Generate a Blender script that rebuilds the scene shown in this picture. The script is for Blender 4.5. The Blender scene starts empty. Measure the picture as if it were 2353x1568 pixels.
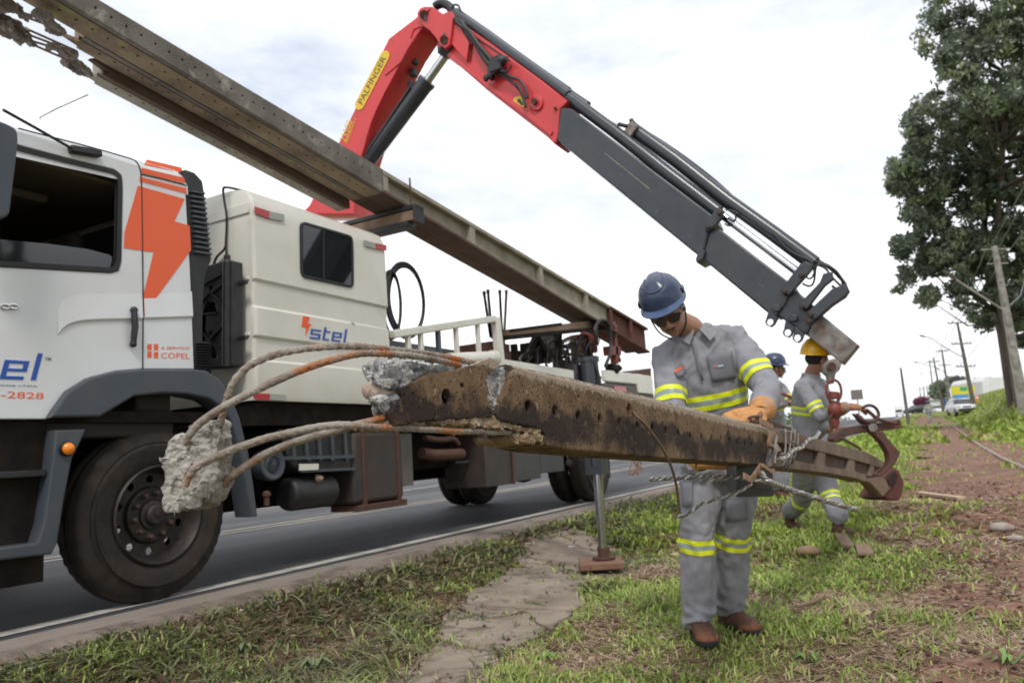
import bpy, bmesh, math, random
import numpy as np
from mathutils import Vector, Matrix, noise
random.seed(7); rng = np.random.default_rng(7)
S = bpy.context.scene
COL = S.collection
# ------------------------------------------------------------------ camera
F, CX, CY = 1750., 1176., 784.          # survey picture is 2352 x 1568
_ph = math.radians(3.6)
_v = np.array([974., -191., F]); _v /= np.linalg.norm(_v)
_t = (974*math.sin(_ph)+191*math.cos(_ph))/F
_k = np.array([-math.sin(_ph), math.cos(_ph), _t]); _k /= np.linalg.norm(_k)
M = np.array([-np.cross(_v, _k), _v, _k])          # rows: world axes seen from the camera (right, up, forward)
CAM = np.array([0, 0, .93])
cam = bpy.data.cameras.new('camera'); camo = bpy.data.objects.new('camera', cam); COL.objects.link(camo)
cam.sensor_width = 36; cam.lens = 36*F/2352; cam.clip_start = .05; cam.clip_end = 3000
R, U, W_ = M[:, 0], M[:, 1], M[:, 2]
camo.matrix_world = Matrix(((R[0], U[0], -W_[0], CAM[0]), (R[1], U[1], -W_[1], CAM[1]), (R[2], U[2], -W_[2], CAM[2]), (0, 0, 0, 1)))
cam.dof.use_dof = True; cam.dof.focus_distance = 1.5; cam.dof.aperture_fstop = 6.8
S.camera = camo
# ------------------------------------------------------------------ world, sun, exposure
world = bpy.data.worlds.new("World"); S.world = world; world.use_nodes = True
SUN_EL, SUN_ROT = math.radians(52), math.radians(150)
def build_world():
    nt = world.node_tree; N = nt.nodes; L = nt.links; N.clear()
    out = N.new('ShaderNodeOutputWorld'); bg = N.new('ShaderNodeBackground')
    sky = N.new('ShaderNodeTexSky'); sky.sky_type = 'NISHITA'; sky.sun_disc = False
    sky.sun_elevation = SUN_EL; sky.sun_rotation = SUN_ROT
    sc = N.new('ShaderNodeMix'); sc.data_type = 'RGBA'; sc.blend_type = 'MULTIPLY'; sc.inputs[0].default_value = 1
    sc.inputs[7].default_value = (.10, .10, .10, 1)
    L.new(sky.outputs[0], sc.inputs[6])
    tc = N.new('ShaderNodeTexCoord')
    mp = N.new('ShaderNodeMapping'); mp.inputs['Scale'].default_value = (1.3, 1.3, 4.2); mp.inputs['Location'].default_value = (3.1, 1.7, .4)
    L.new(tc.outputs['Generated'], mp.inputs[0])
    no = N.new('ShaderNodeTexNoise'); no.inputs['Scale'].default_value = 1.35; no.inputs['Detail'].default_value = 8; no.inputs['Roughness'].default_value = .60
    L.new(mp.outputs[0], no.inputs['Vector'])
    cr = N.new('ShaderNodeValToRGB'); e = cr.color_ramp.elements
    e[0].position = .30; e[0].color = (.40, .42, .46, 1); e[1].position = .62; e[1].color = (1, 1, 1, 1)
    L.new(no.outputs[0], cr.inputs[0])
    cl = N.new('ShaderNodeValToRGB'); e = cl.color_ramp.elements
    e[0].position = .28; e[0].color = (.56, .64, .76, 1); e[1].position = .59; e[1].color = (1.22, 1.23, 1.26, 1)
    m_ = e = cl.color_ramp.elements.new(.45); e.color = (.80, .83, .89, 1)
    L.new(no.outputs[0], cl.inputs[0])
    mx = N.new('ShaderNodeMix'); mx.data_type = 'RGBA'
    mr = N.new('ShaderNodeMapRange'); mr.inputs[1].default_value = .28; mr.inputs[2].default_value = .42; mr.inputs[3].default_value = .75; mr.inputs[4].default_value = .96
    L.new(no.outputs[0], mr.inputs[0]); L.new(mr.outputs[0], mx.inputs[0])
    L.new(sc.outputs[2], mx.inputs[6]); L.new(cl.outputs[0], mx.inputs[7])
    L.new(mx.outputs[2], bg.inputs[0]); bg.inputs[1].default_value = 1.0
    L.new(bg.outputs[0], out.inputs[0])
build_world()
sun = bpy.data.lights.new('sun', 'SUN'); sun.energy = 1.5; sun.angle = math.radians(11); sun.color = (1, .96, .9)
suno = bpy.data.objects.new('sun', sun); COL.objects.link(suno)
_sd = Vector((math.cos(SUN_EL)*math.sin(SUN_ROT), math.cos(SUN_EL)*math.cos(SUN_ROT), math.sin(SUN_EL)))
suno.rotation_euler = _sd.to_track_quat('Z', 'Y').to_euler()
S.view_settings.view_transform = 'Standard'; S.view_settings.look = 'None'
S.view_settings.exposure = 0.32; S.view_settings.gamma = 1; S.view_settings.use_curve_mapping = False

# ------------------------------------------------------------------ survey helpers: a picture point on a known plane of the place
def ray(x, y): return M @ np.array([x-CX, CY-y, F])
def dep(x, y, d): return CAM+ray(x, y)/F*d
def onX(x, y, X): r = ray(x, y); return CAM+r*((X-CAM[0])/r[0])
def onY(x, y, Y): r = ray(x, y); return CAM+r*((Y-CAM[1])/r[1])
def onZ(x, y, z): r = ray(x, y); return CAM+r*((z-CAM[2])/r[2])
def cv(r, u, t): return Vector(M @ np.array([r, u, -t], float))   # camera-relative direction (right, up, towards viewer)
def V(*a): return Vector(a if len(a) == 3 else a[0])

# ------------------------------------------------------------------ terrain
def sst(a, b, x): t = np.clip((x-a)/(b-a), 0, 1); return t*t*(3-2*t)
RZ = .19
def T(X, Y):
    X = np.asarray(X, float); Y = np.asarray(Y, float)
    rv = np.interp(Y, [6, 8.5, 12, 50, 62, 120, 200, 420], [0, .14, .2, .74, .82, 2.7, 3.6, 3.6])
    rr = RZ-.03+np.interp(Y, [14, 60, 120, 200, 420], [0, .55, 2.2, 3.2, 3.2])
    s = sst(-3.55, -2.75, X)
    z = rv*s+rr*(1-s)
    bank = sst(1.9, 5.5, X)*sst(24, 42, Y)*1.7+sst(3.5, 9, X)*sst(8, 24, Y)*.8
    u = .035*np.sin(X*2.1+Y*.9)*np.sin(Y*1.7-X*.6)+.02*np.sin(X*5.3+1)*np.sin(Y*4.1)
    z = z+bank+u*sst(-2.6, -1.6, X)*np.clip(1-(Y-8)/30, 0, 1)
    # torn hole beside the slab
    z = z-.14*np.exp(-(((X+2.35)/.45)**2+((Y-6.6)/.55)**2))
    return z
def Tz(x, y): return float(T(x, y))
def onT(x, y):
    r = ray(x, y); p = None
    t = .5/F
    while t < 400/F:
        q = CAM+r*t
        if q[2] < Tz(q[0], q[1]): 
            return q
        t *= 1.004
    return CAM+r*(150/F)

# ------------------------------------------------------------------ materials
MATS = {}
def mat(name, col, rough=.6, metal=0, col2=None, scale=6, amt=.5, bump=0, bscale=None, detail=5, coat=0, spec=None, obj=True, trans=0, lo=.38, hi=.68, stretch=None, col3=None, s3=2., lo3=.5, hi3=.65):
    if name in MATS: return MATS[name]
    m = bpy.data.materials.new(name); m.use_nodes = True; nt = m.node_tree; N = nt.nodes; L = nt.links
    b = N['Principled BSDF']; b.inputs['Roughness'].default_value = rough; b.inputs['Metallic'].default_value = metal
    if coat: b.inputs['Coat Weight'].default_value = coat; b.inputs['Coat Roughness'].default_value = .12
    if spec is not None: b.inputs['Specular IOR Level'].default_value = spec
    if trans: b.inputs['Transmission Weight'].default_value = trans
    c = (*col, 1)
    b.inputs['Base Color'].default_value = c
    geo = N.new('ShaderNodeNewGeometry'); mp = N.new('ShaderNodeMapping'); L.new(geo.outputs['Position'], mp.inputs[0])
    if stretch: mp.inputs['Scale'].default_value = stretch
    last = None
    if col2 is not None:
        n = N.new('ShaderNodeTexNoise'); n.inputs['Scale'].default_value = scale; n.inputs['Detail'].default_value = detail; n.inputs['Roughness'].default_value = .6
        L.new(mp.outputs[0], n.inputs['Vector'])
        r = N.new('ShaderNodeMapRange'); r.inputs[1].default_value = lo; r.inputs[2].default_value = hi; r.inputs[4].default_value = amt
        L.new(n.outputs[0], r.inputs[0])
        x = N.new('ShaderNodeMix'); x.data_type = 'RGBA'; x.inputs[6].default_value = c; x.inputs[7].default_value = (*col2, 1)
        L.new(r.outputs[0], x.inputs[0]); L.new(x.outputs[2], b.inputs['Base Color']); last = x
    if col3 is not None:
        n = N.new('ShaderNodeTexNoise'); n.inputs['Scale'].default_value = s3; n.inputs['Detail'].default_value = 7; n.inputs['Roughness'].default_value = .65
        L.new(mp.outputs[0], n.inputs['Vector'])
        r = N.new('ShaderNodeMapRange'); r.inputs[1].default_value = lo3; r.inputs[2].default_value = hi3
        L.new(n.outputs[0], r.inputs[0])
        y = N.new('ShaderNodeMix'); y.data_type = 'RGBA'; y.inputs[6].default_value = c; y.inputs[7].default_value = (*col3, 1)
        if last: L.new(last.outputs[2], y.inputs[6])
        L.new(r.outputs[0], y.inputs[0]); L.new(y.outputs[2], b.inputs['Base Color'])
    if bump:
        n = N.new('ShaderNodeTexNoise'); n.inputs['Scale'].default_value = bscale or scale*4; n.inputs['Detail'].default_value = 6
        L.new(mp.outputs[0], n.inputs['Vector'])
        bp = N.new('ShaderNodeBump'); bp.inputs['Strength'].default_value = bump; bp.inputs['Distance'].default_value = .01
        L.new(n.outputs[0], bp.inputs['Height']); L.new(bp.outputs[0], b.inputs['Normal'])
    MATS[name] = m; return m
def tintmat(name, rough=.6, trans=0, spec=.3):
    m = bpy.data.materials.new(name); m.use_nodes = True; nt = m.node_tree; b = nt.nodes['Principled BSDF']
    a = nt.nodes.new('ShaderNodeAttribute'); a.attribute_name = 'tint'
    nt.links.new(a.outputs['Color'], b.inputs['Base Color']); b.inputs['Roughness'].default_value = rough; b.inputs['Specular IOR Level'].default_value = spec
    if trans:
        t = nt.nodes.new('ShaderNodeBsdfTranslucent'); nt.links.new(a.outputs['Color'], t.inputs[0])
        x = nt.nodes.new('ShaderNodeMixShader'); x.inputs[0].default_value = trans
        nt.links.new(b.outputs[0], x.inputs[1]); nt.links.new(t.outputs[0], x.inputs[2]); nt.links.new(x.outputs[0], nt.nodes['Material Output'].inputs[0])
    return m
white_paint = mat('white_paint', (.68, .70, .71), .28, 0, (.52, .50, .46), 2.2, .30, coat=.35, bump=.03, bscale=5, col3=(.46, .43, .38), s3=.9, lo3=.58, hi3=.9)
cream_paint = mat('cream_paint', (.66, .645, .58), .35, 0, (.46, .41, .31), 2.5, .32, coat=.25, bump=.03, bscale=6, col3=(.42, .34, .24), s3=1.2, lo3=.60, hi3=.9)
orange_vinyl = mat('orange_vinyl', (.80, .10, .012), .35, coat=.2)
blue_vinyl = mat('blue_vinyl', (.012, .075, .36), .35)
grey_vinyl = mat('grey_vinyl', (.12, .13, .2), .4)
rubber = mat('rubber_black', (.012, .012, .013), .55)
black_plastic = mat('black_plastic', (.012, .013, .015), .5, 0, (.05, .047, .043), 12, .4, bump=.15, bscale=300)
grey_plastic = mat('grey_plastic', (.05, .062, .078), .42, 0, (.075, .08, .085), 5, .6, bump=.08, bscale=400)
tyre_mat = mat('tyre_rubber', (.022, .020, .019), .75, 0, (.07, .048, .034), 9, .55, bump=.25, bscale=160, spec=.2)
rim_mat = mat('rim_steel', (.020, .018, .018), .55, .3, (.065, .042, .033), 14, .6, bump=.2)
nut_mat = mat('nut_rust', (.055, .04, .036), .6, .4, (.11, .055, .035), 30, .7)
glass_dark = mat('glass_dark', (.012, .014, .016), .04, 0, spec=.8)
interior = mat('cab_interior', (.03, .025, .022), .85, 0, (.03, .026, .022), 6, .7)
interior_light = mat('cab_liner', (.16, .13, .11), .9)
chrome = mat('chrome', (.72, .73, .75), .13, 1)
steel_rod = mat('steel_rod', (.55, .57, .6), .16, 1)
amber = mat('amber_lens', (.9, .25, .01), .12, 0, coat=.6)
red_refl = mat('reflector_red', (.40, .012, .015), .3, coat=.4)
grey_refl = mat('reflector_grey', (.30, .30, .27), .3, coat=.4)
chassis = mat('chassis_black', (.009, .008, .008), .8, 0, (.035, .022, .016), 7, .6, bump=.2, spec=.15)
dirty_box = mat('dirty_box', (.036, .030, .028), .6, 0, (.075, .047, .034), 5, .6, bump=.15)
crane_red = mat('crane_red', (.60, .036, .038), .36, 0, (.30, .03, .028), 3, .45, coat=.2, lo=.45, hi=.8, bump=.06, bscale=30, col3=(.16, .05, .04), s3=9, lo3=.64, hi3=.74)
crane_black = mat('crane_charcoal', (.022, .030, .040), .36, 0, (.06, .062, .066), 4, .5, coat=.15, bump=.06, bscale=25, col3=(.10, .095, .09), s3=11, lo3=.62, hi3=.72)
crane_black2 = mat('crane_cylinder', (.022, .028, .036), .3, 0, (.05, .055, .06), 6, .4, coat=.2)
galv = mat('galvanised', (.26, .24, .22), .5, .25, (.09, .07, .055), 9, .9, bump=.1, col3=(.20, .10, .055), s3=14, lo3=.56, hi3=.66)
hose_mat = mat('hose_rubber', (.016, .016, .017), .5)
yellow_vinyl = mat('yellow_vinyl', (.72, .47, .03), .4)
black_vinyl = mat('black_vinyl', (.02, .02, .022), .4)
rust = mat('rust_steel', (.10, .05, .034), .8, .1, (.07, .03, .02), 16, .8, bump=.25, bscale=90)
red_iron = mat('red_iron', (.20, .038, .028), .55, .1, (.12, .05, .035), 14, .6, bump=.2, bscale=90)
tong_mat = mat('tong_iron', (.085, .058, .05), .6, .3, (.20, .05, .035), 8, .6, bump=.2, bscale=90)
wood = mat('weathered_wood', (.25, .17, .115), .85, 0, (.15, .095, .06), 9, .8, bump=.3, bscale=60, stretch=(1, .25, 1))
wood_red = mat('muddy_wood', (.22, .12, .08), .85, 0, (.14, .07, .04), 12, .8, bump=.3, bscale=70)
beam_con = mat('pole_concrete_grey', (.19, .172, .15), .9, 0, (.09, .078, .064), 3.2, .85, bump=.6, bscale=80, col3=(.36, .33, .28), s3=7, lo3=.55, hi3=.7)
beam_under = mat('pole_concrete_underside', (.34, .26, .18), .9, 0, (.13, .095, .07), 2.6, .9, bump=.6, bscale=80, col3=(.31, .28, .13), s3=4, lo3=.56, hi3=.7)
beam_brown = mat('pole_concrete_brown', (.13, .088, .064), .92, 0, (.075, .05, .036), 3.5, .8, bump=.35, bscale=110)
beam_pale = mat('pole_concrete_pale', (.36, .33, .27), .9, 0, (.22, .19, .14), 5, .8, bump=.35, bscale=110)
earth_red = mat('pole_red_earth', (.12, .042, .030), .95, 0, (.055, .024, .019), 7, .8, bump=.5, bscale=60)
twist_mat = mat('aluminium_strand', (.50, .50, .48), .35, .7, (.25, .23, .2), 40, .6)
wire_mat = mat('rust_wire', (.14, .09, .06), .6, .3)
fabric = mat('uniform_grey', (.29, .295, .33), .85, 0, (.19, .185, .195), 4, .7, bump=.25, bscale=420, col3=(.27, .22, .18), s3=3.2, lo3=.58, hi3=.74)
band_y = mat('band_yellow', (.74, .82, .02), .5)
band_s = mat('band_silver', (.30, .36, .33), .35)
leather = mat('glove_leather', (.56, .27, .09), .75, 0, (.36, .17, .06), 14, .8, bump=.4, bscale=120)
leather2 = mat('glove_leather_brown', (.36, .17, .08), .75, 0, (.22, .10, .05), 14, .8, bump=.4, bscale=120)
boot = mat('boot_leather', (.05, .03, .022), .7, 0, (.18, .07, .03), 14, .8, bump=.3, bscale=80)
boot_toe = mat('boot_toe', (.26, .085, .035), .6, 0, (.10, .04, .02), 20, .8, bump=.3, bscale=90)
skin = mat('skin', (.36, .185, .115), .5, 0, (.28, .13, .08), 30, .5)
hair = mat('hair_black', (.012, .010, .010), .7, bump=.5, bscale=200)
navy = mat('helmet_navy', (.020, .036, .085), .36, 0, (.055, .07, .11), 9, .55, coat=.25, bump=.05, bscale=200)
navy_trim = mat('helmet_navy_brim', (.04, .075, .17), .35, coat=.2)
yellow_helmet = mat('helmet_yellow', (.85, .47, .01), .3, coat=.3)
# ------------------------------------------------------------------ mesh helpers
def frame(fwd, up=(0, 0, 1)):
    f = Vector(fwd).normalized(); u = Vector(up); s = f.cross(u)
    if s.length < 1e-5: s = f.cross(Vector((1, 0, 0)))
    s.normalize(); u = s.cross(f).normalized()
    return s, f, u
class MB:
    def __init__(s): s.v = []; s.f = []; s.m = []
    def add(s, vs, fs, m=0):
        o = len(s.v); s.v += [tuple(map(float, v)) for v in vs]; s.f += [tuple(i+o for i in f) for f in fs]; s.m += [m]*len(fs); return s
    def box(s, c, d, ax=None, m=0):
        c = Vector(c); A = ax or (Vector((1, 0, 0)), Vector((0, 1, 0)), Vector((0, 0, 1)))
        vs = [c+A[0]*(i*d[0]/2)+A[1]*(j*d[1]/2)+A[2]*(k*d[2]/2) for i in (-1, 1) for j in (-1, 1) for k in (-1, 1)]
        return s.add(vs, [(0, 1, 3, 2), (4, 6, 7, 5), (0, 4, 5, 1), (2, 3, 7, 6), (0, 2, 6, 4), (1, 5, 7, 3)], m)
    def box2(s, a, b, m=0):
        a = Vector(a); b = Vector(b); return s.box((a+b)/2, [abs(t) for t in (b-a)], None, m)
    def bar(s, p, q, w, h, up=(0, 0, 1), m=0, w2=None, h2=None):
        p = Vector(p); q = Vector(q); sd, f, u = frame(q-p, up); w2 = w2 or w; h2 = h2 or h
        vs = [p+sd*(i*w/2)+u*(k*h/2) for i, k in ((-1, -1), (1, -1), (1, 1), (-1, 1))]+[q+sd*(i*w2/2)+u*(k*h2/2) for i, k in ((-1, -1), (1, -1), (1, 1), (-1, 1))]
        return s.add(vs, [(3, 2, 1, 0), (4, 5, 6, 7), (0, 1, 5, 4), (1, 2, 6, 5), (2, 3, 7, 6), (3, 0, 4, 7)], m)
    def tube(s, pts, r, n=10, m=0, cap=True, e=1., side=None):
        P = [Vector(p) for p in pts]; k = len(P); rs = list(r) if hasattr(r, '__len__') else [r]*k
        tg = [(P[min(i+1, k-1)]-P[max(i-1, 0)]).normalized() for i in range(k)]
        a = Vector(side) if side is not None else (Vector((0, 0, 1)) if abs(tg[0].z) < .9 else Vector((1, 0, 0)))
        vs = []; 
        for i in range(k):
            a = (a-tg[i]*a.dot(tg[i])); a.normalize(); b = tg[i].cross(a)
            for j in range(n):
                t = 2*math.pi*j/n; vs.append(P[i]+a*(rs[i]*math.cos(t))+b*(rs[i]*e*math.sin(t)))
        fs = [(i*n+j, i*n+(j+1) % n, (i+1)*n+(j+1) % n, (i+1)*n+j) for i in range(k-1) for j in range(n)]
        if cap: fs += [tuple(range(n-1, -1, -1)), tuple((k-1)*n+j for j in range(n))]
        return s.add(vs, fs, m)
    def lathe(s, prof, o, ax, n=32, m=0, cap=False):
        o = Vector(o); ax = Vector(ax).normalized(); sd, _, u = frame(ax)
        vs = []
        for a, r in prof:
            for j in range(n):
                t = 2*math.pi*j/n; vs.append(o+ax*a+(sd*math.cos(t)+u*math.sin(t))*r)
        k = len(prof); fs = [(i*n+j, i*n+(j+1) % n, (i+1)*n+(j+1) % n, (i+1)*n+j) for i in range(k-1) for j in range(n)]
        if cap: fs += [tuple(range(n-1, -1, -1)), tuple((k-1)*n+j for j in range(n))]
        return s.add(vs, fs, m)
    def ball(s, c, r, n=12, k=8, ax=None, m=0):
        c = Vector(c); r = r if hasattr(r, '__len__') else (r, r, r); A = ax or (Vector((1, 0, 0)), Vector((0, 1, 0)), Vector((0, 0, 1)))
        vs = []
        for i in range(1, k):
            p = math.pi*i/k
            for j in range(n):
                t = 2*math.pi*j/n; vs.append(c+A[0]*(r[0]*math.sin(p)*math.cos(t))+A[1]*(r[1]*math.sin(p)*math.sin(t))+A[2]*(r[2]*math.cos(p)))
        vs += [c+A[2]*r[2], c-A[2]*r[2]]; q = len(vs)
        fs = [(i*n+j, (i+1)*n+j, (i+1)*n+(j+1) % n, i*n+(j+1) % n) for i in range(k-2) for j in range(n)]
        fs += [(q-2, j, (j+1) % n) for j in range(n)]+[(q-1, (k-2)*n+(j+1) % n, (k-2)*n+j) for j in range(n)]
        return s.add(vs, fs, m)
    def prism(s, poly, vec, m=0):
        P = [Vector(p) for p in poly]; v = Vector(vec); n = len(P)
        return s.add(P+[p+v for p in P], [tuple(range(n-1, -1, -1)), tuple(range(n, 2*n))]+[(i, (i+1) % n, n+(i+1) % n, n+i) for i in range(n)], m)
    def plate(s, loops, mtx, th, m=0, bevel=0):
        v, f = plate_geo(loops, th, bevel); return s.add([mtx @ Vector(p) for p in v], f, m)
def plate_geo(loops, th, bevel=0):
    cu = bpy.data.curves.new('t', 'CURVE'); cu.dimensions = '2D'; cu.fill_mode = 'BOTH'; cu.extrude = max(th/2-bevel, 0); cu.bevel_depth = bevel; cu.bevel_resolution = 1
    if bevel: cu.offset = -bevel
    for lp in loops:
        sp = cu.splines.new('POLY'); sp.points.add(len(lp)-1); sp.use_cyclic_u = True
        for i, p in enumerate(lp): sp.points[i].co = (p[0], p[1], 0, 1)
    return curve_geo(cu)
def curve_geo(cu):
    o = bpy.data.objects.new('t', cu); COL.objects.link(o)
    dg = bpy.context.evaluated_depsgraph_get(); dg.update(); me = o.evaluated_get(dg).to_mesh()
    v = [tuple(x.co) for x in me.vertices]; f = [tuple(p.vertices) for p in me.polygons]
    o.evaluated_get(dg).to_mesh_clear(); bpy.data.objects.remove(o); bpy.data.curves.remove(cu)
    return v, f
def text_geo(txt, size, th=.0006, shear=0, spacing=1.):
    cu = bpy.data.curves.new('t', 'FONT'); cu.body = txt; cu.size = size; cu.extrude = th; cu.shear = shear; cu.space_character = spacing; cu.offset = 0.0
    cu.resolution_u = 3
    return curve_geo(cu)
WL = {}
def reg(o, loc): WL[o.name] = Vector(loc)
def obj(name, mb, mats, parent=None, label=None, cat=None, group=None, kind=None, smooth=38, bevel=0, loc=None, verts=None, faces=None, seg=2):
    me = bpy.data.meshes.new(name)
    if mb is not None: verts, faces = np.array(mb.v, float), mb.f
    verts = np.asarray(verts, float)
    if loc is None: loc = (verts.min(0)+verts.max(0))/2
    loc = np.array(loc, float)
    me.from_pydata((verts-loc).tolist(), [], faces)
    mats = mats if isinstance(mats, (list, tuple)) else [mats]
    for m in mats: me.materials.append(m)
    if mb is not None and len(mats) > 1: me.polygons.foreach_set('material_index', mb.m)
    if smooth: 
        me.polygons.foreach_set('use_smooth', [True]*len(me.polygons)); me.set_sharp_from_angle(angle=math.radians(smooth))
    me.update(); me.validate()
    o = bpy.data.objects.new(name, me); COL.objects.link(o)
    reg(o, loc)
    if parent is not None: o.parent = parent; o.location = Vector(loc)-WL[parent.name]
    else: o.location = loc
    tag(o, label, cat, group, kind)
    if bevel:
        b = o.modifiers.new('b', 'BEVEL'); b.width = bevel; b.segments = seg; b.limit_method = 'ANGLE'; b.angle_limit = math.radians(35); b.harden_normals = False
    return o
def tag(o, label=None, cat=None, group=None, kind=None):
    if label: o['label'] = label
    if cat: o['category'] = cat
    if group: o['group'] = group
    if kind: o['kind'] = kind
    return o
def empty(name, loc, label, cat, group=None):
    o = bpy.data.objects.new(name, None); COL.objects.link(o); o.location = loc; o.empty_display_size = .1; reg(o, loc); return tag(o, label, cat, group)
def copy_tree(o, d, parent=None, label=None):
    c = o.copy(); COL.objects.link(c); d = Vector(d)
    if parent is None: c.location = o.location+d
    c.parent = parent
    WL[c.name] = WL[o.name]+d
    if label: c['label'] = label
    for ch in o.children: copy_tree(ch, d, c)
    return c
def catmull(pts, k=6):
    P = [np.array(p, float) for p in pts]; P = [2*P[0]-P[1]]+P+[2*P[-1]-P[-2]]; out = []
    for i in range(1, len(P)-2):
        for j in range(k):
            t = j/k; a, b, c, d = P[i-1:i+3]
            out.append(.5*((2*b)+(c-a)*t+(2*a-5*b+4*c-d)*t*t+(3*b-a-3*c+d)*t**3))
    out.append(P[-2]); return out
SIDE = lambda X: Matrix(((0, 0, 1, X), (1, 0, 0, 0), (0, 1, 0, 0), (0, 0, 0, 1)))    # 2D (Y, z) on a plane facing +X
def sx(x, y, X): p = onX(x, y, X); return (p[1], p[2])
def circ(c, r, n=16, r2=None): r2 = r2 or r; return [(c[0]+r*math.cos(2*math.pi*i/n), c[1]+r2*math.sin(2*math.pi*i/n)) for i in range(n)]
def rrect(x0, y0, x1, y1, r, n=4):
    o = []
    for cx, cy, a in ((x1-r, y1-r, 0), (x0+r, y1-r, 90), (x0+r, y0+r, 180), (x1-r, y0+r, 270)):
        for i in range(n+1): t = math.radians(a+90*i/n); o.append((cx+r*math.cos(t), cy+r*math.sin(t)))
    return o
def rquad(q, r, n=4):       # rounded polygon from corner list
    o = []; k = len(q)
    for i in range(k):
        p = np.array(q[i], float); a = np.array(q[i-1], float)-p; b = np.array(q[(i+1) % k], float)-p
        la, lb = np.linalg.norm(a), np.linalg.norm(b); rr = min(r, la*.45, lb*.45); A = p+a/la*rr; B = p+b/lb*rr
        for j in range(n+1): t = j/n; o.append(tuple((1-t)**2*A+2*t*(1-t)*p+t*t*B))
    return o
def remesh(mb, voxel, smooth=2, disp=None, post=0):
    me = bpy.data.meshes.new('t'); me.from_pydata(mb.v, [], mb.f); o = bpy.data.objects.new('t', me); COL.objects.link(o)
    m = o.modifiers.new('r', 'REMESH'); m.mode = 'VOXEL'; m.voxel_size = voxel
    if smooth: s = o.modifiers.new('s', 'SMOOTH'); s.factor = .6; s.iterations = smooth
    dg = bpy.context.evaluated_depsgraph_get(); dg.update(); e = o.evaluated_get(dg).to_mesh()
    n = len(e.vertices); v = np.empty(n*3); e.vertices.foreach_get('co', v); v = v.reshape(-1, 3)
    nr = np.empty(n*3); e.vertices.foreach_get('normal', nr); nr = nr.reshape(-1, 3)
    f = [tuple(p.vertices) for p in e.polygons]
    o.evaluated_get(dg).to_mesh_clear(); bpy.data.objects.remove(o); bpy.data.meshes.remove(me)
    if disp is not None: v = v+nr*np.array([disp(Vector(p)) for p in v])[:, None]
    if post:
        E = np.array([(q[i], q[(i+1) % len(q)]) for q in f for i in range(len(q))]); cnt = np.bincount(E[:, 0], minlength=n)+np.bincount(E[:, 1], minlength=n)
        for _ in range(post):
            s = np.stack([np.bincount(E[:, 0], v[E[:, 1], k], n)+np.bincount(E[:, 1], v[E[:, 0], k], n) for k in range(3)], 1); v = v*.4+.6*s/np.maximum(cnt, 1)[:, None]
    return v, f, nr
def facet(q):
    c = noise.voronoi(q)[1][0]; n = noise.cell_vector(c*31.7); return (q-c).dot(n)
def rocky(p, s=1.): # broken concrete relief: tilted chips of two sizes and grit
    q = p*s
    w = q+Vector((noise.noise(q*60), noise.noise(q*60+Vector((7, 0, 0))), noise.noise(q*60+Vector((0, 7, 0)))))*.004
    return .0062*facet(w*42)+.0028*facet(w*100)+.0075*noise.noise(q*17)+.0016*noise.noise(q*70)+.0008*noise.noise(q*240)
# ------------------------------------------------------------------ setting: ground, road
def grid(xs, ys, zf):
    X, Y = np.meshgrid(xs, ys); Z = zf(X, Y); v = np.stack([X.ravel(), Y.ravel(), Z.ravel()], 1); nx = len(xs)
    i = np.arange(len(ys)-1)[:, None]*nx+np.arange(nx-1)[None]; i = i.ravel()
    return v, np.stack([i, i+1, i+nx+1, i+nx], 1).tolist()
def ground_mat():
    m = bpy.data.materials.new('verge_soil'); m.use_nodes = True; nt = m.node_tree; N = nt.nodes; L = nt.links; b = N['Principled BSDF']; b.inputs['Roughness'].default_value = .95; b.inputs['Specular IOR Level'].default_value = .2
    g = N.new('ShaderNodeNewGeometry'); sep = N.new('ShaderNodeSeparateXYZ'); L.new(g.outputs['Position'], sep.inputs[0])
    def noi(s, d=6, r=.65):
        n = N.new('ShaderNodeTexNoise'); n.inputs['Scale'].default_value = s; n.inputs['Detail'].default_value = d; n.inputs['Roughness'].default_value = r; L.new(g.outputs['Position'], n.inputs['Vector']); return n.outputs[0]
    def ramp(x, es):
        r = N.new('ShaderNodeValToRGB'); e = r.color_ramp.elements
        e[0].position, e[0].color = es[0][0], (*es[0][1], 1); e[1].position, e[1].color = es[-1][0], (*es[-1][1], 1)
        for p, c in es[1:-1]: q = e.new(p); q.color = (*c, 1)
        L.new(x, r.inputs[0]); return r.outputs[0]
    def mix(f, a, c):
        x = N.new('ShaderNodeMix'); x.data_type = 'RGBA'; L.new(f, x.inputs[0]); L.new(a, x.inputs[6]); L.new(c, x.inputs[7]); return x.outputs[2]
    def rng_(x, a, c, d=0, e=1):
        r = N.new('ShaderNodeMapRange'); r.inputs[1].default_value = a; r.inputs[2].default_value = c; r.inputs[3].default_value = d; r.inputs[4].default_value = e; L.new(x, r.inputs[0]); return r.outputs[0]
    soil = ramp(noi(9), [(.3, (.045, .027, .018)), (.5, (.16, .10, .066)), (.7, (.33, .23, .16))])
    green = ramp(noi(14), [(.3, (.075, .095, .022)), (.5, (.17, .21, .05)), (.7, (.28, .26, .11))])
    far = rng_(sep.outputs[1], 5.5, 13, 0, .85)
    n2 = N.new('ShaderNodeMath'); n2.operation = 'ADD'; L.new(rng_(noi(2.1), .42, .58, -.25, .55), n2.inputs[0]); L.new(far, n2.inputs[1]); n2.use_clamp = True
    L.new(mix(n2.outputs[0], soil, green), b.inputs['Base Color'])
    bp = N.new('ShaderNodeBump'); bp.inputs['Strength'].default_value = .9; bp.inputs['Distance'].default_value = .03; L.new(noi(30, 8, .7), bp.inputs['Height']); L.new(bp.outputs[0], b.inputs['Normal'])
    return m
def cat_(*a): return np.unique(np.round(np.concatenate(a), 3))
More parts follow.
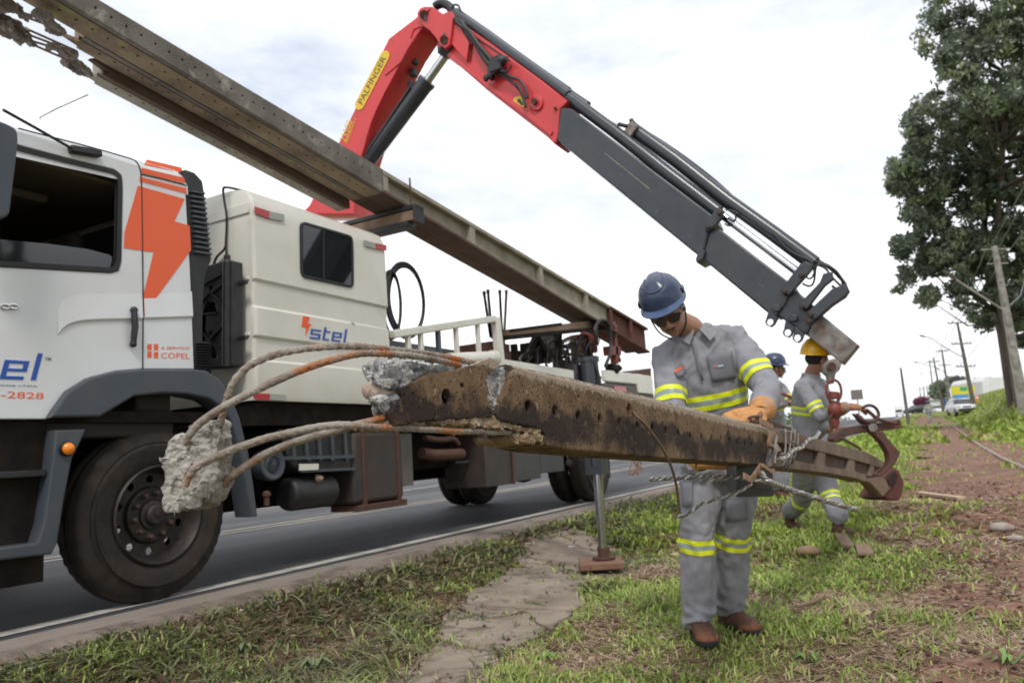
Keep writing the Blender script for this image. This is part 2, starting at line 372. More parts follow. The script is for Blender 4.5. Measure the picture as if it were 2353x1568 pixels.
def gnoise(x, y): p = Vector((x, y, 0)); return .022*noise.noise(p*7)+.012*noise.noise(p*19)
def gz(X, Y):
    n = np.zeros(X.size)
    xf, yf = X.ravel(), Y.ravel(); near = (np.abs(xf) < 6) & (yf < 12) & (xf > -3.4)
    for i in np.nonzero(near)[0]:
        n[i] = gnoise(xf[i], yf[i])
    inn = (on_track(xf-.10, yf) & on_track(xf+.10, yf) & on_track(xf, yf+.1)).astype(float)*(yf < 60)
    return T(X, Y)+(n-.045*inn).reshape(X.shape)
gx = cat_(np.linspace(-300, -20, 15), np.linspace(-20, -4, 12), np.arange(-4, 3, .06), np.linspace(3, 10, 30), np.linspace(10, 40, 16), np.linspace(40, 300, 14))
gy = cat_(np.linspace(-30, 0, 10), np.arange(0, 10, .08), np.linspace(10, 60, 80), np.linspace(60, 420, 40), np.linspace(420, 900, 6))
asphalt = mat('asphalt', (.035, .035, .040), .78, 0, (.105, .105, .11), 1.0, .95, bump=.25, bscale=260, stretch=(1, .18, 1), col3=(.035, .035, .037), s3=1.3, lo3=.55, hi3=.8)
def road_z(o): return lambda X, Y: RZ+o+np.interp(Y, [14, 60, 120, 200, 420], [0, .55, 2.2, 3.2, 3.2])
ry = cat_(np.linspace(-30, 14, 12), np.linspace(14, 120, 30), np.linspace(120, 420, 10))
v, f = grid(np.linspace(-17, -3.98, 8), ry, road_z(0)); obj('road', None, asphalt, verts=v, faces=f, kind='structure', loc=(0, 0, 0))
shoulder = mat('shoulder_concrete', (.27, .225, .19), .9, 0, (.12, .10, .082), 2.5, .8, bump=.3, bscale=140, stretch=(1, .3, 1), col3=(.10, .08, .065), s3=6, lo3=.54, hi3=.66)
dusty = mat('dusty_shoulder', (.25, .20, .165), .95, 0, (.10, .075, .058), 4, .95, bump=.8, bscale=60, col3=(.07, .052, .042), s3=9, lo3=.56, hi3=.7)
v, f = grid(np.array([-3.98, -3.86, -3.80, -3.72]), ry, lambda X, Y: road_z(.006)(X, Y)-.02*(np.abs(X+3.83) < .04)); obj('gutter', None, shoulder, verts=v, faces=f, kind='structure', loc=(0, 0, 0))
ye = np.arange(0, 16, .1)
xs = np.linspace(0, 1, 5)
X2 = np.array([[-3.72+t*(.22+.09*noise.noise(Vector((0, y*1.7, 0)))+.03*noise.noise(Vector((9, y*8, 0)))) for t in xs] for y in ye]); Y2 = np.repeat(ye[:, None], 5, 1)
Z2 = np.maximum(RZ+.010-.06*np.linspace(0, 1, 5)[None]**2, T(X2, Y2)+.002)
vv = np.stack([X2.ravel(), Y2.ravel(), Z2.ravel()], 1); i = (np.arange(len(ye)-1)[:, None]*5+np.arange(4)[None]).ravel()
obj('dirt_shoulder', None, dusty, verts=vv, faces=np.stack([i, i+1, i+6, i+5], 1).tolist(), kind='structure', loc=(0, 0, 0))
line_mat = mat('road_paint', (.50, .47, .42), .7, 0, (.20, .18, .16), 7, .75, bump=.2, lo=.45, hi=.7)
line_y = mat('road_paint_yellow', (.42, .36, .26), .7, 0, (.16, .14, .12), 7, .7)
v, f = grid(np.array([-4.225, -4.10]), ry, road_z(.005)); obj('edge_line', None, line_mat, verts=v, faces=f, kind='structure', loc=(0, 0, 0))
for x in (-7.35, -7.65):
    v, f = grid(np.array([x-.05, x+.05]), ry, road_z(.005)); obj('centre_line', None, line_y, verts=v, faces=f, kind='structure', loc=(0, 0, 0))
v, f = grid(np.array([-10.95, -10.83]), ry, road_z(.005)); obj('far_edge_line', None, line_mat, verts=v, faces=f, kind='structure', loc=(0, 0, 0))
def inpoly(px, py, poly):
    poly = np.asarray(poly); ins = np.zeros(len(px), bool); j = len(poly)-1
    for i in range(len(poly)):
        xi, yi = poly[i]; xj, yj = poly[j]
        c = ((yi > py) != (yj > py)) & (px < (xj-xi)*(py-yi)/(yj-yi+1e-12)+xi); ins ^= c; j = i
    return ins
# dirt track: outline surveyed on the terrain
def poly_sheet(name, px, m, lift, noise_amp=.12, step=.25, label=None, kind='structure', seed=0):
    P = [onT(x, y)[:2] for x, y in px]; pts = []
    for a, b in zip(P, P[1:]+P[:1]):
        L_ = np.linalg.norm(b-a); st = max(step, .01*np.linalg.norm(a)); k = max(1, int(L_/st))
        for j in range(k):
            q = a+(b-a)*j/k; am = noise_amp*(1+.06*np.linalg.norm(q)); pts.append((q[0]+am*noise.noise(Vector((q[0]*1.3, q[1]*1.3, seed))), q[1]+am*noise.noise(Vector((q[0]*1.3, q[1]*1.3, 7+seed)))))
    pa = np.array(pts); x0, x1, y0, y1 = pa[:, 0].min(), pa[:, 0].max(), pa[:, 1].min(), pa[:, 1].max(); st = .06 if x1-x0 > 1.5 else .03
    ys = [y0]
    while ys[-1] < y1: ys.append(ys[-1]+(st if ys[-1] < 12 else st*2+.02*(ys[-1]-12)))
    xs = np.arange(x0, x1+st, st) if y1 < 14 else np.arange(x0, x1+.08, .08); X, Y = np.meshgrid(xs, ys); Xc = (X[:-1, :-1]+X[1:, 1:])/2; Yc = (Y[:-1, :-1]+Y[1:, 1:])/2
    keep = inpoly(Xc.ravel(), Yc.ravel(), pts); nx = len(xs); i = (np.arange(len(ys)-1)[:, None]*nx+np.arange(nx-1)[None]).ravel()[keep]
    F4 = np.stack([i, i+1, i+nx+1, i+nx], 1); used, inv = np.unique(F4, return_inverse=True); vx = X.ravel()[used]; vy = Y.ravel()[used]
    nn = np.array([gnoise(a_, b_)+.006*noise.noise(Vector((a_*40, b_*40, 0))) if (abs(a_) < 6 and b_ < 12) else 0 for a_, b_ in zip(vx, vy)])
    vz = T(vx, vy)+lift+nn; o = obj(name, None, m, verts=np.stack([vx, vy, vz], 1), faces=inv.reshape(-1, 4).tolist(), loc=(0, 0, 0), smooth=80, kind=kind, label=label); return o, pts
track_mat = mat('red_dirt', (.21, .105, .068), .97, 0, (.095, .046, .032), 2.6, .95, bump=.9, bscale=26, col3=(.32, .21, .15), s3=11, lo3=.50, hi3=.68)
TRACK = [(2098, 957), (2106, 1000), (2112, 1060), (2110, 1120), (2105, 1180), (2125, 1260), (2165, 1340), (2215, 1450), (2255, 1590), (2650, 1640), (2700, 1080), (2352, 1030), (2290, 1000), (2205, 972), (2150, 957)]
trk, track_pts = poly_sheet('dirt_track', TRACK, track_mat, .010, .34, .10)
# broken sidewalk slabs
slab_mat = mat('slab_concrete', (.30, .245, .195), .9, 0, (.17, .13, .10), 2.4, .9, bump=.5, bscale=90, col3=(.125, .095, .068), s3=5.5, lo3=.52, hi3=.66)
moss_mat = mat('moss', (.14, .155, .025), .97, 0, (.06, .052, .026), 9, .95, bump=1, bscale=90, col3=(.10, .07, .045), s3=5, lo3=.48, hi3=.6)
walk = empty('sidewalk', (-2.1, 4, 0), None, None); tag(walk, kind='structure')
SL = [[(790, 1660), (870, 1560), (940, 1505), (1000, 1456), (1060, 1472), (1140, 1484), (1130, 1530), (1080, 1660)],
      [(1003, 1452), (1018, 1410), (1040, 1388), (1120, 1412), (1205, 1392), (1250, 1436), (1142, 1480), (1062, 1468)], [(1043, 1385), (1090, 1350), (1172, 1312), (1262, 1292), (1350, 1328), (1330, 1385), (1254, 1432), (1209, 1389), (1121, 1408)],
      [(1176, 1310), (1215, 1262), (1320, 1232), (1430, 1250), (1450, 1310), (1354, 1326), (1264, 1290)]]
slab_outl = []
for i_, s_ in enumerate(SL):
    P = [onZ(x, y, .035) for x, y in s_]; pts = []
    for a, b in zip(P, P[1:]+P[:1]):
        k = max(2, int(np.linalg.norm(b-a)/.04))
        for j in range(k):
            q = a+(b-a)*j/k; n_ = Vector((q[0]*9, q[1]*9, i_*3.)); pts.append((q[0]+.06*noise.noise(n_*.5)+.022*noise.noise(n_*2.4)+.008*noise.noise(n_*6), q[1]+.022*noise.noise(n_+Vector((5, 5, 5)))))
    slab_outl.append(pts)
    mb = MB(); mb.plate([pts], Matrix.Translation((0, 0, -.004)), .036, bevel=.004)
    mb.v = [(x, y, z+Tz(x, y)+.004*((i_*7) % 3)+.010*noise.noise(Vector((x*2, y*2, i_*5.)))) for x, y, z in mb.v]
    obj('slab', mb, slab_mat, walk, smooth=30)
poly_sheet('mossy_ground', [(1090, 1350), (1115, 1318), (1165, 1290), (1195, 1305), (1160, 1335)], moss_mat, .018, .12, .04, kind='structure')
poly_sheet('mossy_ground', [(1440, 1225), (1470, 1190), (1520, 1150), (1560, 1130), (1562, 1195), (1545, 1212), (1490, 1215)], moss_mat, .020, .12, .04, kind='structure', seed=3)
poly_sheet('mossy_ground', [(1380, 1280), (1440, 1262), (1520, 1262), (1500, 1290), (1420, 1300)], moss_mat, .020, .12, .04, kind='structure', seed=5)

# ------------------------------------------------------------------ grass, straw, clods
def nz(x, y, s, seed=0):
    o = np.empty(len(x))
    for i in range(len(x)): o[i] = noise.noise(Vector((x[i]*s+seed, y[i]*s, seed*.7)))
    return o
def scatter(n, ymin, ymax, xlim=(-3.7, 4.5), p=1.6):
    y = ymin+(ymax-ymin)*rng.random(n)**p
    a = rng.random(n); 
    # keep to what the camera can plausibly see (plus a margin)
    xl = np.maximum(xlim[0], -1.75*y-1.0+0*y); xr = np.minimum(xlim[1], .25*y+1.2)
    return xl+(xr-xl)*a, y
def blades(name, n, ymin, ymax, h, w, cols, dens, kind_label, droop=.6, p=1.6, flat=0, tuft=5, spread=.03, xlim=(-3.7, 4.5)):
    x, y = scatter(n//tuft, ymin, ymax, xlim, p)
    k = dens(x, y); keep = rng.random(len(x)) < k; x, y = x[keep], y[keep]; cn = nz(x, y, .8, 3)
    x = np.repeat(x, tuft); y = np.repeat(y, tuft); cn = np.repeat(cn, tuft); m = len(x)
    dist = np.sqrt(x*x+y*y); sc = np.clip(dist/3.2, .8, 3.2)
    x = x+rng.normal(0, spread, m)*sc; y = y+rng.normal(0, spread, m)*sc
    z = T(x, y)+.004; a = rng.random(m)*2*np.pi
    hh = h*(.4+.9*rng.random(m)**1.4)*(1+.5*cn)*np.sqrt(sc); ww = w*(.6+.8*rng.random(m))*sc**1.1
    dr = droop*(.3+rng.random(m)); lean = .25+flat*(.5+rng.random(m))
    d = np.stack([np.cos(a), np.sin(a)], 1); pz = np.stack([-np.sin(a), np.cos(a)], 1)
    b = np.stack([x, y, z], 1); rows = []
    for t, wt in ((0, .7), (.4, 1.), (.75, .75), (1, .03)):
        off = hh*(lean*t+dr*t*t); up = hh*(t-.45*dr*t*t)*(1-.8*flat)
        c = b.copy(); c[:, :2] += d*off[:, None]; c[:, 2] += np.maximum(up, .002*t)
        for s in (-1, 1):
            q = c.copy(); q[:, :2] += pz*(s*ww*wt/2)[:, None]; rows.append(q)
    v = np.stack(rows, 1).reshape(-1, 3); o = np.arange(m)[:, None]*8
    f = np.concatenate([o+np.array([[0, 1, 3, 2]]), o+np.array([[2, 3, 5, 4]]), o+np.array([[4, 5, 7, 6]])], 0)
    me = bpy.data.meshes.new(name); me.vertices.add(len(v)); me.vertices.foreach_set('co', v.ravel()); me.loops.add(f.size); me.loops.foreach_set('vertex_index', f.ravel().astype(np.int32))
    me.polygons.add(len(f)); me.polygons.foreach_set('loop_start', np.arange(0, f.size, 4, dtype=np.int32)); me.polygons.foreach_set('loop_total', np.full(len(f), 4, np.int32)); me.update()
    cols = np.array(cols); r = rng.random(m)*(len(cols)-1); i0 = np.minimum(r.astype(int), len(cols)-2); fr = (r-i0)[:, None]
    c = cols[i0]*(1-fr)+cols[i0+1]*fr; c = c*(.75+.5*rng.random(m))[:, None]
    ca = me.color_attributes.new('tint', 'FLOAT_COLOR', 'POINT'); cc = np.ones((m, 8, 4)); cc[:, :, :3] = c[:, None, :]; ca.data.foreach_set('color', cc.ravel())
    me.materials.append(GM); ob = bpy.data.objects.new(name, me); COL.objects.link(ob); tag(ob, kind_label, name.replace('_', ' '), None, 'stuff'); reg(ob, (0, 0, 0)); return ob
GM = tintmat('grass_leaf', .55, .3)
slabs_all = slab_outl
def on_slab(x, y):
    r = np.zeros(len(x), bool)
    for s in slabs_all: r |= inpoly(x, y, s)
    return r
def slab_edge(x, y):
    i = on_slab(x, y); k = np.zeros(len(x))
    for dx, dy in ((.09, 0), (-.09, 0), (0, .12), (0, -.12)): k += ~on_slab(x+dx, y+dy)
    return np.where(i, k/4, 0)
def on_track(x, y): return inpoly(x, y, track_pts)
v, f = grid(gx, gy, gz); obj('ground', None, ground_mat(), verts=v, faces=f, kind='structure', loc=(0, 0, 0), smooth=80)
def d_green(x, y):
    n1 = nz(x, y, 1.3, 1); n2 = nz(x, y, 3.6, 5)
    d = .50+1.25*n1+1.15*n2
    d = np.where(x < -2.15-.15*(y-3)*(y > 3), .09+.6*n2, d)
    d = np.where((x < -3.47), .0, d)
    tr = on_track(x, y); e = (on_track(x-.22, y).astype(int)+on_track(x-.45, y))/2.; e2 = on_track(x+.3, y) & ~tr
    d = np.where(tr, np.where(e < .9, .10*(1-e)+.22*n2, np.where(n1+n2 > .42, .12, .01)), d); d = np.where(e2, d*.4, d); d = np.where((x > .2+.12*(y-2)) & (y < 5), d*(.55+.9*np.maximum(n1, 0)), d)
    near_tr = np.clip((x-(.35*y-1.6))/1.2, 0, 1) if False else 0
    bare = np.exp(-(((x-.1)/.55)**2+((y-3.6)/1.2)**2)); d = d*(1-.45*bare)
    d = np.where(on_slab(x, y), .012, d)
    hole = np.exp(-(((x+2.35)/.4)**2+((y-6.5)/.6)**2)); d = d*(1-hole)
    earth = np.exp(-(((x+1.0)/.8)**2+((y-7.8)/.45)**2)); d = d*(1-.8*earth)
    return np.clip(d, 0, 1)
def d_straw(x, y):
    n1 = nz(x, y, 1.7, 11); d = .80+.9*n1; d = np.where(on_slab(x, y), .04+.5*slab_edge(x, y), d); d = np.where(x < -3.5, .03, d); d = np.where(on_track(x, y), .50, d); return np.clip(d, 0, 1)
def d_dull(x, y):
    n1 = nz(x, y, 2.7, 21); d = .75+.8*n1; d = np.where((x > -2.05-.10*(y-3)+.5*n1), .0, d); ed = slab_edge(x, y); d = np.where(on_slab(x, y), .02+.9*np.maximum(0, nz(x, y, 4, 2)-.12)+.55*ed, d); d = np.where(x < -3.5-.14*n1, 0, d); return np.clip(d, 0, 1)
blades('grass', 230000, 1.4, 9, .040, .0056, [(.15, .24, .045), (.27, .39, .07), (.42, .51, .13), (.20, .27, .07), (.54, .50, .24)], d_green, 'bright green grass tufts on the verge round the workers')
blades('grass', 120000, 7, 42, .046, .0062, [(.20, .29, .04), (.33, .44, .07), (.44, .47, .14)], d_green, 'light green grass on the verge beyond the fallen pole', p=1.9, xlim=(-3.4, 9))
blades('grass', 60000, 1.4, 8, .055, .0075, [(.20, .31, .06), (.30, .42, .08), (.44, .50, .16)], d_green, 'flattened trampled grass leaves on the verge', flat=.75, droop=.3, spread=.05)
blades('dry_grass', 210000, 1.4, 9, .050, .0045, [(.50, .37, .25), (.30, .19, .12), (.66, .54, .38), (.20, .12, .075)], d_straw, 'dry straw lying among the green grass', flat=.9, droop=.2)
blades('weeds', 64000, 1.6, 12, .052, .0075, [(.07, .085, .045), (.13, .145, .07), (.20, .21, .12), (.07, .055, .04)], d_dull, 'dull green mud covered weeds along the road shoulder', droop=1.3)
blades('weeds', 26000, 1.6, 10, .045, .006, [(.085, .055, .04), (.05, .032, .025), (.16, .12, .08)], d_dull, 'dead brown stalks among the shoulder weeds', flat=.7, droop=.6)
blades('weeds', 9000, 1.6, 9, .10, .0095, [(.13, .15, .06), (.22, .25, .10), (.30, .30, .17), (.12, .095, .06)], d_dull, 'long arching dusty grass leaves beside the road shoulder', droop=1.5, tuft=7, spread=.02)
blades('grass', 36000, 24, 95, .12, .03, [(.20, .29, .05), (.30, .40, .07), (.38, .42, .12)], d_green, 'far yellow-green grass on the bank and crest', p=1.3, xlim=(-3.4, 22))
# clods and pebbles
def clods(name, n, dens, col, label, smin, smax, lim):
    x, y = scatter(n, 1.5, 11, lim, 1.4); k = rng.random(len(x)) < dens(x, y); x, y = x[k], y[k]
    base = np.array([(1, 0, 0), (-1, 0, 0), (0, 1, 0), (0, -1, 0), (0, 0, .7), (0, 0, -.7)], float); F_ = np.array([(0, 2, 4), (2, 1, 4), (1, 3, 4), (3, 0, 4), (2, 0, 5), (1, 2, 5), (3, 1, 5), (0, 3, 5)])
    m = len(x); s = (smin+(smax-smin)*rng.random(m)**3)[:, None, None]; v = base[None]*(.5+rng.random((m, 6, 1)))*s
    a = rng.random(m)*6.28; ca, sa = np.cos(a), np.sin(a); vx = v[:, :, 0]*ca[:, None]-v[:, :, 1]*sa[:, None]; vy = v[:, :, 0]*sa[:, None]+v[:, :, 1]*ca[:, None]
    v[:, :, 0] = vx+x[:, None]; v[:, :, 1] = vy+y[:, None]; v[:, :, 2] += (T(x, y)+.02)[:, None]
    f = (np.arange(m)[:, None, None]*6+F_[None]).reshape(-1, 3)
    o = obj(name, None, col, verts=v.reshape(-1, 3), faces=f.tolist(), loc=(0, 0, 0), smooth=0, kind='stuff', label=label, cat=name.split('_')[0])
clod_mat = mat('clod_soil', (.12, .06, .04), .95, 0, (.06, .032, .024), 12, .8)
grit_mat = mat('grit_grey', (.38, .34, .31), .9, 0, (.2, .14, .11), 8, .8)
clods('soil_clods', 14000, lambda x, y: np.where(on_slab(x, y), .03+.7*slab_edge(x, y), np.where(on_track(x, y), .8, np.where(x < -2.5, .6, .30))), clod_mat, 'small red brown soil clods strewn over track and verge', .005, .019, (-3.6, 4.5))
clods('gravel', 4500, lambda x, y: np.where(on_track(x, y), .6, np.where(x < -3.4, .9, .10)), grit_mat, 'pale grit and concrete crumbs on the red dirt track', .004, .018, (-3.7, 4.5))
# fallen leaves: thin curled blades, uncountable
blades('leaf_litter', 5200, 1.5, 8, .045, .020, [(.52, .35, .24), (.38, .21, .13), (.66, .52, .40)], lambda x, y: np.where(on_slab(x, y), .1, .6), 'brown fallen leaves scattered on verge', flat=1., droop=.1, tuft=1)
# ------------------------------------------------------------------ truck
SX = -4.06; FX = -6.5
def pz(pts, X=SX, ox=0, oy=0, s=1.): return [sx(ox+s*x, oy+s*y, X) for x, y in pts]
def panel(name, loops, X, th, m, parent, label=None, bevel=0, smooth=38, oa=(0, 0, 1.)):
    """loops: picture outlines surveyed on the plane facing the verge at X (front face at X)"""
    L_ = [pz(l, X, *oa) if isinstance(l[0], tuple) else l for l in loops]
    mb = MB(); mb.plate(L_, SIDE(X-th/2), th, bevel=bevel); return obj(name, mb, m, parent, label, smooth=smooth)
truck = empty('crane_truck', (-5.2, 6, RZ), 'white and cream crane truck on the road with orange lightning on its cab', 'truck')
z1 = (0, 235, .3857); z2 = (0, 773, .4286)
# --- cab shell: side skin with window opening, roof, rear, far side, floor
win = [(-60, 300), (18, 326), (60, 338), (150, 362), (262, 389), (279, 402), (281, 430), (278, 600), (272, 622), (255, 627), (0, 613), (-60, 610)]
skin_o = [(-230, 225), (0, 294), (42, 300), (150, 330), (240, 355), (322, 381), (408, 405), (426, 425), (430, 500), (437, 620), (443, 770), (446, 847), (326, 847), (266, 852), (206, 867), (158, 897), (124, 944), (107, 962), (0, 962), (-230, 962)]
cabbody = panel('cab_shell', [skin_o, win], SX, .05, white_paint, truck, bevel=.006)
Yc0, Yc1 = 1.15, sx(432, 430, SX)[0]
mb = MB()
zt = lambda y: 2.66+.10*(y-1.9)
P = []
for y, dz in ((Yc0-.0, -.32), (Yc0+.25, -.02), (2.05, 0), (2.7, .035), (Yc1-.06, .05), (Yc1, .0)):
    zb = 2.62+.075*(y-2.05)+(-.25 if y < 1.2 else 0); top = 2.86+dz
    prof = [(SX, zb), (SX-.006, zb+.06), (SX-.05, (zb+top)/2+.06), (SX-.14, top-.035), (SX-.32, top), (FX+.32, top), (FX+.14, top-.035), (FX+.05, (zb+top)/2+.06), (FX+.006, zb+.06), (FX, zb)]
    P.append([(x, y, z) for x, z in prof])
n_ = len(P[0]); vs = [p for r in P for p in r]
fs = [(i*n_+j, i*n_+j+1, (i+1)*n_+j+1, (i+1)*n_+j) for i in range(len(P)-1) for j in range(n_-1)]
fs += [tuple(range(n_-1, -1, -1)), tuple((len(P)-1)*n_+j for j in range(n_))]
mb.add(vs, fs); obj('roof', mb, white_paint, truck, smooth=50)
mb = MB(); mb.box2((SX-.06, Yc1-.04, 1.5), (FX, Yc1, 2.7)); mb.box2((FX, Yc0, 1.2), (FX+.04, Yc1-.04, 2.6)); mb.box2((SX-.05, Yc0-.02, 1.1), (FX, Yc0+.03, 1.75)); obj('cab_wall', mb, white_paint, truck)
mb = MB(); mb.box2((SX-.1, Yc0-.01, 1.76), (FX+.1, Yc0+.01, 2.55)); obj('windscreen', mb, glass_dark, truck)
mb = MB(); mb.box2((SX-.07, Yc0+.1, 1.15), (FX+.05, Yc1-.05, 1.25)); mb.box2((SX-.3, Yc1-.12, 1.3), (FX+.05, Yc1-.06, 2.6))
mb.box2((FX+.06, Yc0+.1, 1.2), (FX+.10, Yc1-.06, 2.05)); mb.box2((SX-.25, Yc0+.15, 1.25), (FX+.1, Yc0+.5, 1.95)); mb.box2((SX-.08, Yc1-.3, 1.3), (SX-.3, Yc1-.06, 2.62))
obj('interior_trim', mb, interior, truck, bevel=.02)
mb = MB(); mb.box2((SX-.08, Yc0+.1, 2.66), (FX+.1, Yc1-.06, 2.70)); mb.box2((SX-.35, Yc0+.15, 2.52), (FX+.3, Yc0+.75, 2.66)); mb.box2((SX-.5, 2.25, 2.60), (SX-.75, 2.6, 2.658)); obj('headliner', mb, interior_light, truck, bevel=.02)
for k in (0, 1):
    x = SX-.55-k*1.25; se = MB(); se.box((x, 2.45, 1.62), (.5, .5, .16)); se.box((x, 2.72, 1.95), (.5, .14, .6)); se.box((x, 2.74, 2.34), (.28, .1, .2)); obj('seat', se, interior, truck, bevel=.05, seg=3)
# window rubber, glass left half wound down
def ring(name, loop, w, X, th, m, parent):
    c = np.mean([np.array(p) for p in loop], 0); out = []
    k = len(loop)
    for i in range(k):
        p = np.array(loop[i]); a = np.array(loop[i-1]); b = np.array(loop[(i+1) % k]); t = (b-a)/(np.linalg.norm(b-a)+1e-9); nn = np.array((-t[1], t[0]))
        if np.dot(nn, p-c) > 0: nn = -nn
        out.append(tuple(p+nn*w))
    mb = MB(); mb.plate([loop, out], SIDE(X-th/2), th, bevel=.003); return obj(name, mb, m, parent)
wl = rquad(pz(win), .02, 3)
ring('window_seal', wl, .028, SX+.006, .03, rubber, truck)
mb = MB(); mb.plate([[sx(x, y, SX-.02) for x, y in [(-60, 548), (0, 550), (110, 560), (200, 572), (250, 585), (268, 600), (270, 618), (255, 624), (0, 611), (-60, 607)]]], SIDE(SX-.02), .005); obj('window_glass', mb, glass_dark, truck)
# door seam, horizontal seam
mb = MB()
for pl in ([(110, 155), (300, 205), (520, 262), (760, 330), (808, 352), (832, 392), (842, 470), (846, 700), (850, 1000), (852, 1250), (850, 1568), (852, 1590)], [(836, 428), (960, 456), (1110, 495)]):
    P = [onX(z1[0]+x*z1[2], z1[1]+y*z1[2], SX+.001) for x, y in pl]; mb.tube(catmull(P, 4), .0045, 5)
obj('door_seam', mb, rubber, truck)
# pressed swage along door: overhanging crease
for pl in ([(132, 771), (142, 757), (165, 744), (210, 737), (326, 734)], [(330, 733), (441, 729)]):
    P = catmull([onX(x, y, SX+.0) for x, y in pl], 4); m_ = MB()
    n = len(P); vs = []
    for i, p in enumerate(P):
        w = .016*min(1, (i+1)/4.) if len(pl) > 2 else .016
        for a, b in ((-.001, .17), (w*.75, .010), (-.004, -.012)): vs.append((p[0]+a, p[1], p[2]+b))
    m_.add(vs, [(i*3+j, (i+1)*3+j, (i+1)*3+(j+1) % 3, i*3+(j+1) % 3) for i in range(n-1) for j in range(3)]); obj('door_crease', m_, white_paint, truck, smooth=20)
# orange lightning and stripes (vinyl on the skin; the two top stripes lie on the roof edge)
for i_, pl in enumerate(([(822, 497), (1100, 575), (1040, 708), (1130, 735), (1138, 880), (853, 1272), (848, 1180), (915, 893), (738, 868), (742, 775)], [(833, 443), (1110, 512), (1112, 545), (833, 470)], [(845, 390), (1096, 449), (1104, 484), (840, 420)])):
    panel('lightning_decal' if i_ == 0 else 'stripe_decal', [pl], SX+.0025, .002, orange_vinyl, truck, oa=z1)
mb = MB()
q = [(872, 342), (1078, 390), (1092, 424), (856, 372)]
def roofp(x, y):
    X = SX-.03
    for _ in range(6):
        p = onX(z1[2]*x, z1[1]+y*z1[2], X); zb_ = 2.62+.075*(p[1]-2.05); tp_ = 2.90; zc = (zb_+tp_)/2+.06
        X = SX-.006-.044*max(0, min(1, (p[2]-zb_-.06)/max(.03, zc-zb_-.06)))-.06*max(0, min(1, (p[2]-zc)/.03))
    return Vector(onX(z1[2]*x, z1[1]+y*z1[2], X))+Vector((.003, 0, .001))
G_ = [[roofp(*((np.array(q[0])*(1-u)+np.array(q[1])*u)*(1-w_)+(np.array(q[3])*(1-u)+np.array(q[2])*u)*w_)) for u in np.linspace(0, 1, 5)] for w_ in np.linspace(0, 1, 5)]
mb.add([p for r in G_ for p in r], [(i*5+j, i*5+j+1, (i+1)*5+j+1, (i+1)*5+j) for i in range(4) for j in range(4)]); obj('stripe_decal', mb, orange_vinyl, truck)
# lettering
def letters(txt, size, p0, p1, X, m, parent, shear=0, th=.0006, hs=1., fitw=None, name='lettering'):
    v, f = text_geo(txt, 1, th, shear); v = np.array(v); w = v[:, 0].max()-v[:, 0].min(); h = v[:, 1].max()-v[:, 1].min()
    a = np.array(onX(*p0, X)); b = np.array(onX(*p1, X)); L_ = np.linalg.norm(b-a); d = (b-a)/L_; sc = L_/w; hh = size
    v[:, 0] -= v[:, 0].min(); v[:, 1] -= v[:, 1].min()
    out = a+np.outer(v[:, 0]*sc, d)+np.outer(v[:, 1]/h*hh, (0, 0, 1)); out[:, 0] += v[:, 2]
    return obj(name, None, m, parent, verts=out, faces=f, smooth=0)
def stel(parent, X, a, b, h, m=blue_vinyl, upto=4):
    """squared italic letters s t e l on a strip from a to b (left/right ends of the base line)"""
    a = np.array(onX(*a, X)); b = np.array(onX(*b, X)); d = (b-a); W = np.linalg.norm(d); d /= W; t = .17
    # glyph strokes in units of x-height (1 wide, 1 high)
    G = {'s': [(0, 0, .95, t), (.77, t, .95, .42), (0, .42, .95, .58), (0, .58, .18, 1-t), (0, 1-t, .95, 1)], 't': [(0, t, .2, 1.35), (0, 0, .62, t), (.2, 1-t, .62, 1)],
         'e': [(0, 0, .9, t), (0, t, .2, 1-t), (0, 1-t, .95, 1), (.76, .42, .95, 1-t), (.2, .42, .76, .57)], 'l': [(0, 0, .2, 1.45)]}
    adv = {'s': 1.18, 't': .86, 'e': 1.2, 'l': .2}; tot = sum(adv.values())+.18; sc = W/tot; x0 = 0
    for ch in 'stel':
        mb = MB()
        for (u0, v0, u1, v1) in G[ch]:
            P = []
            for u, v_ in ((u0, v0), (u1, v0), (u1, v1), (u0, v1)): P.append(a+d*((x0+u+.18*v_)*sc)+np.array((0, 0, v_*h))+np.array((-.0005, 0, 0)))
            mb.prism([Vector(p) for p in P], (.0025, 0, 0))
        obj('logo_letter', mb, m, parent); x0 += adv[ch]
stel(truck, SX+.001, (-135, 866), (92, 873), .098)
letters('™', .018, (103, 828), (117, 828), SX+.001, grey_vinyl, truck)
letters('SERVIÇOS ELÉTRICOS LTDA', .012, (-155, 884), (86, 889), SX+.001, grey_vinyl, truck)
letters('(44) 3224-2828', .044, (-190, 912), (100, 921), SX+.001, orange_vinyl, truck)
letters('A SERVIÇO', .019, (369, 803), (436, 803), SX+.001, orange_vinyl, truck)
letters('COPEL', .034, (370, 822), (436, 824), SX+.001, orange_vinyl, truck)
mb = MB()
for cx, cy in ((343, 797), (358, 797), (343, 814), (358, 815)):
    for dy in (-4.2, 3): mb.prism([Vector(onX(cx+u, cy+dy+v_, SX)) for u, v_ in ((-6, -3), (6, -3), (4, 0), (6, 4), (-6, 4), (-3, 0))], (.002, 0, 0))
obj('power_company_emblem', mb, orange_vinyl, truck)
for x in (12, 31):
    mb = MB(); c = onX(x, 704, SX+.006); mb.tube([Vector(c)+Vector((0, .021*math.cos(t), .011*math.sin(t))) for t in np.linspace(0, 2*math.pi, 22)], .005, 6); obj('chrome_letter', mb, chrome, truck)
mb = MB(); mb.tube([Vector(onX(-25, 703, SX+.006))+Vector((0, .021*math.cos(t), .011*math.sin(t))) for t in np.linspace(0, 2*math.pi, 22)], .005, 6); obj('chrome_letter', mb, chrome, truck)
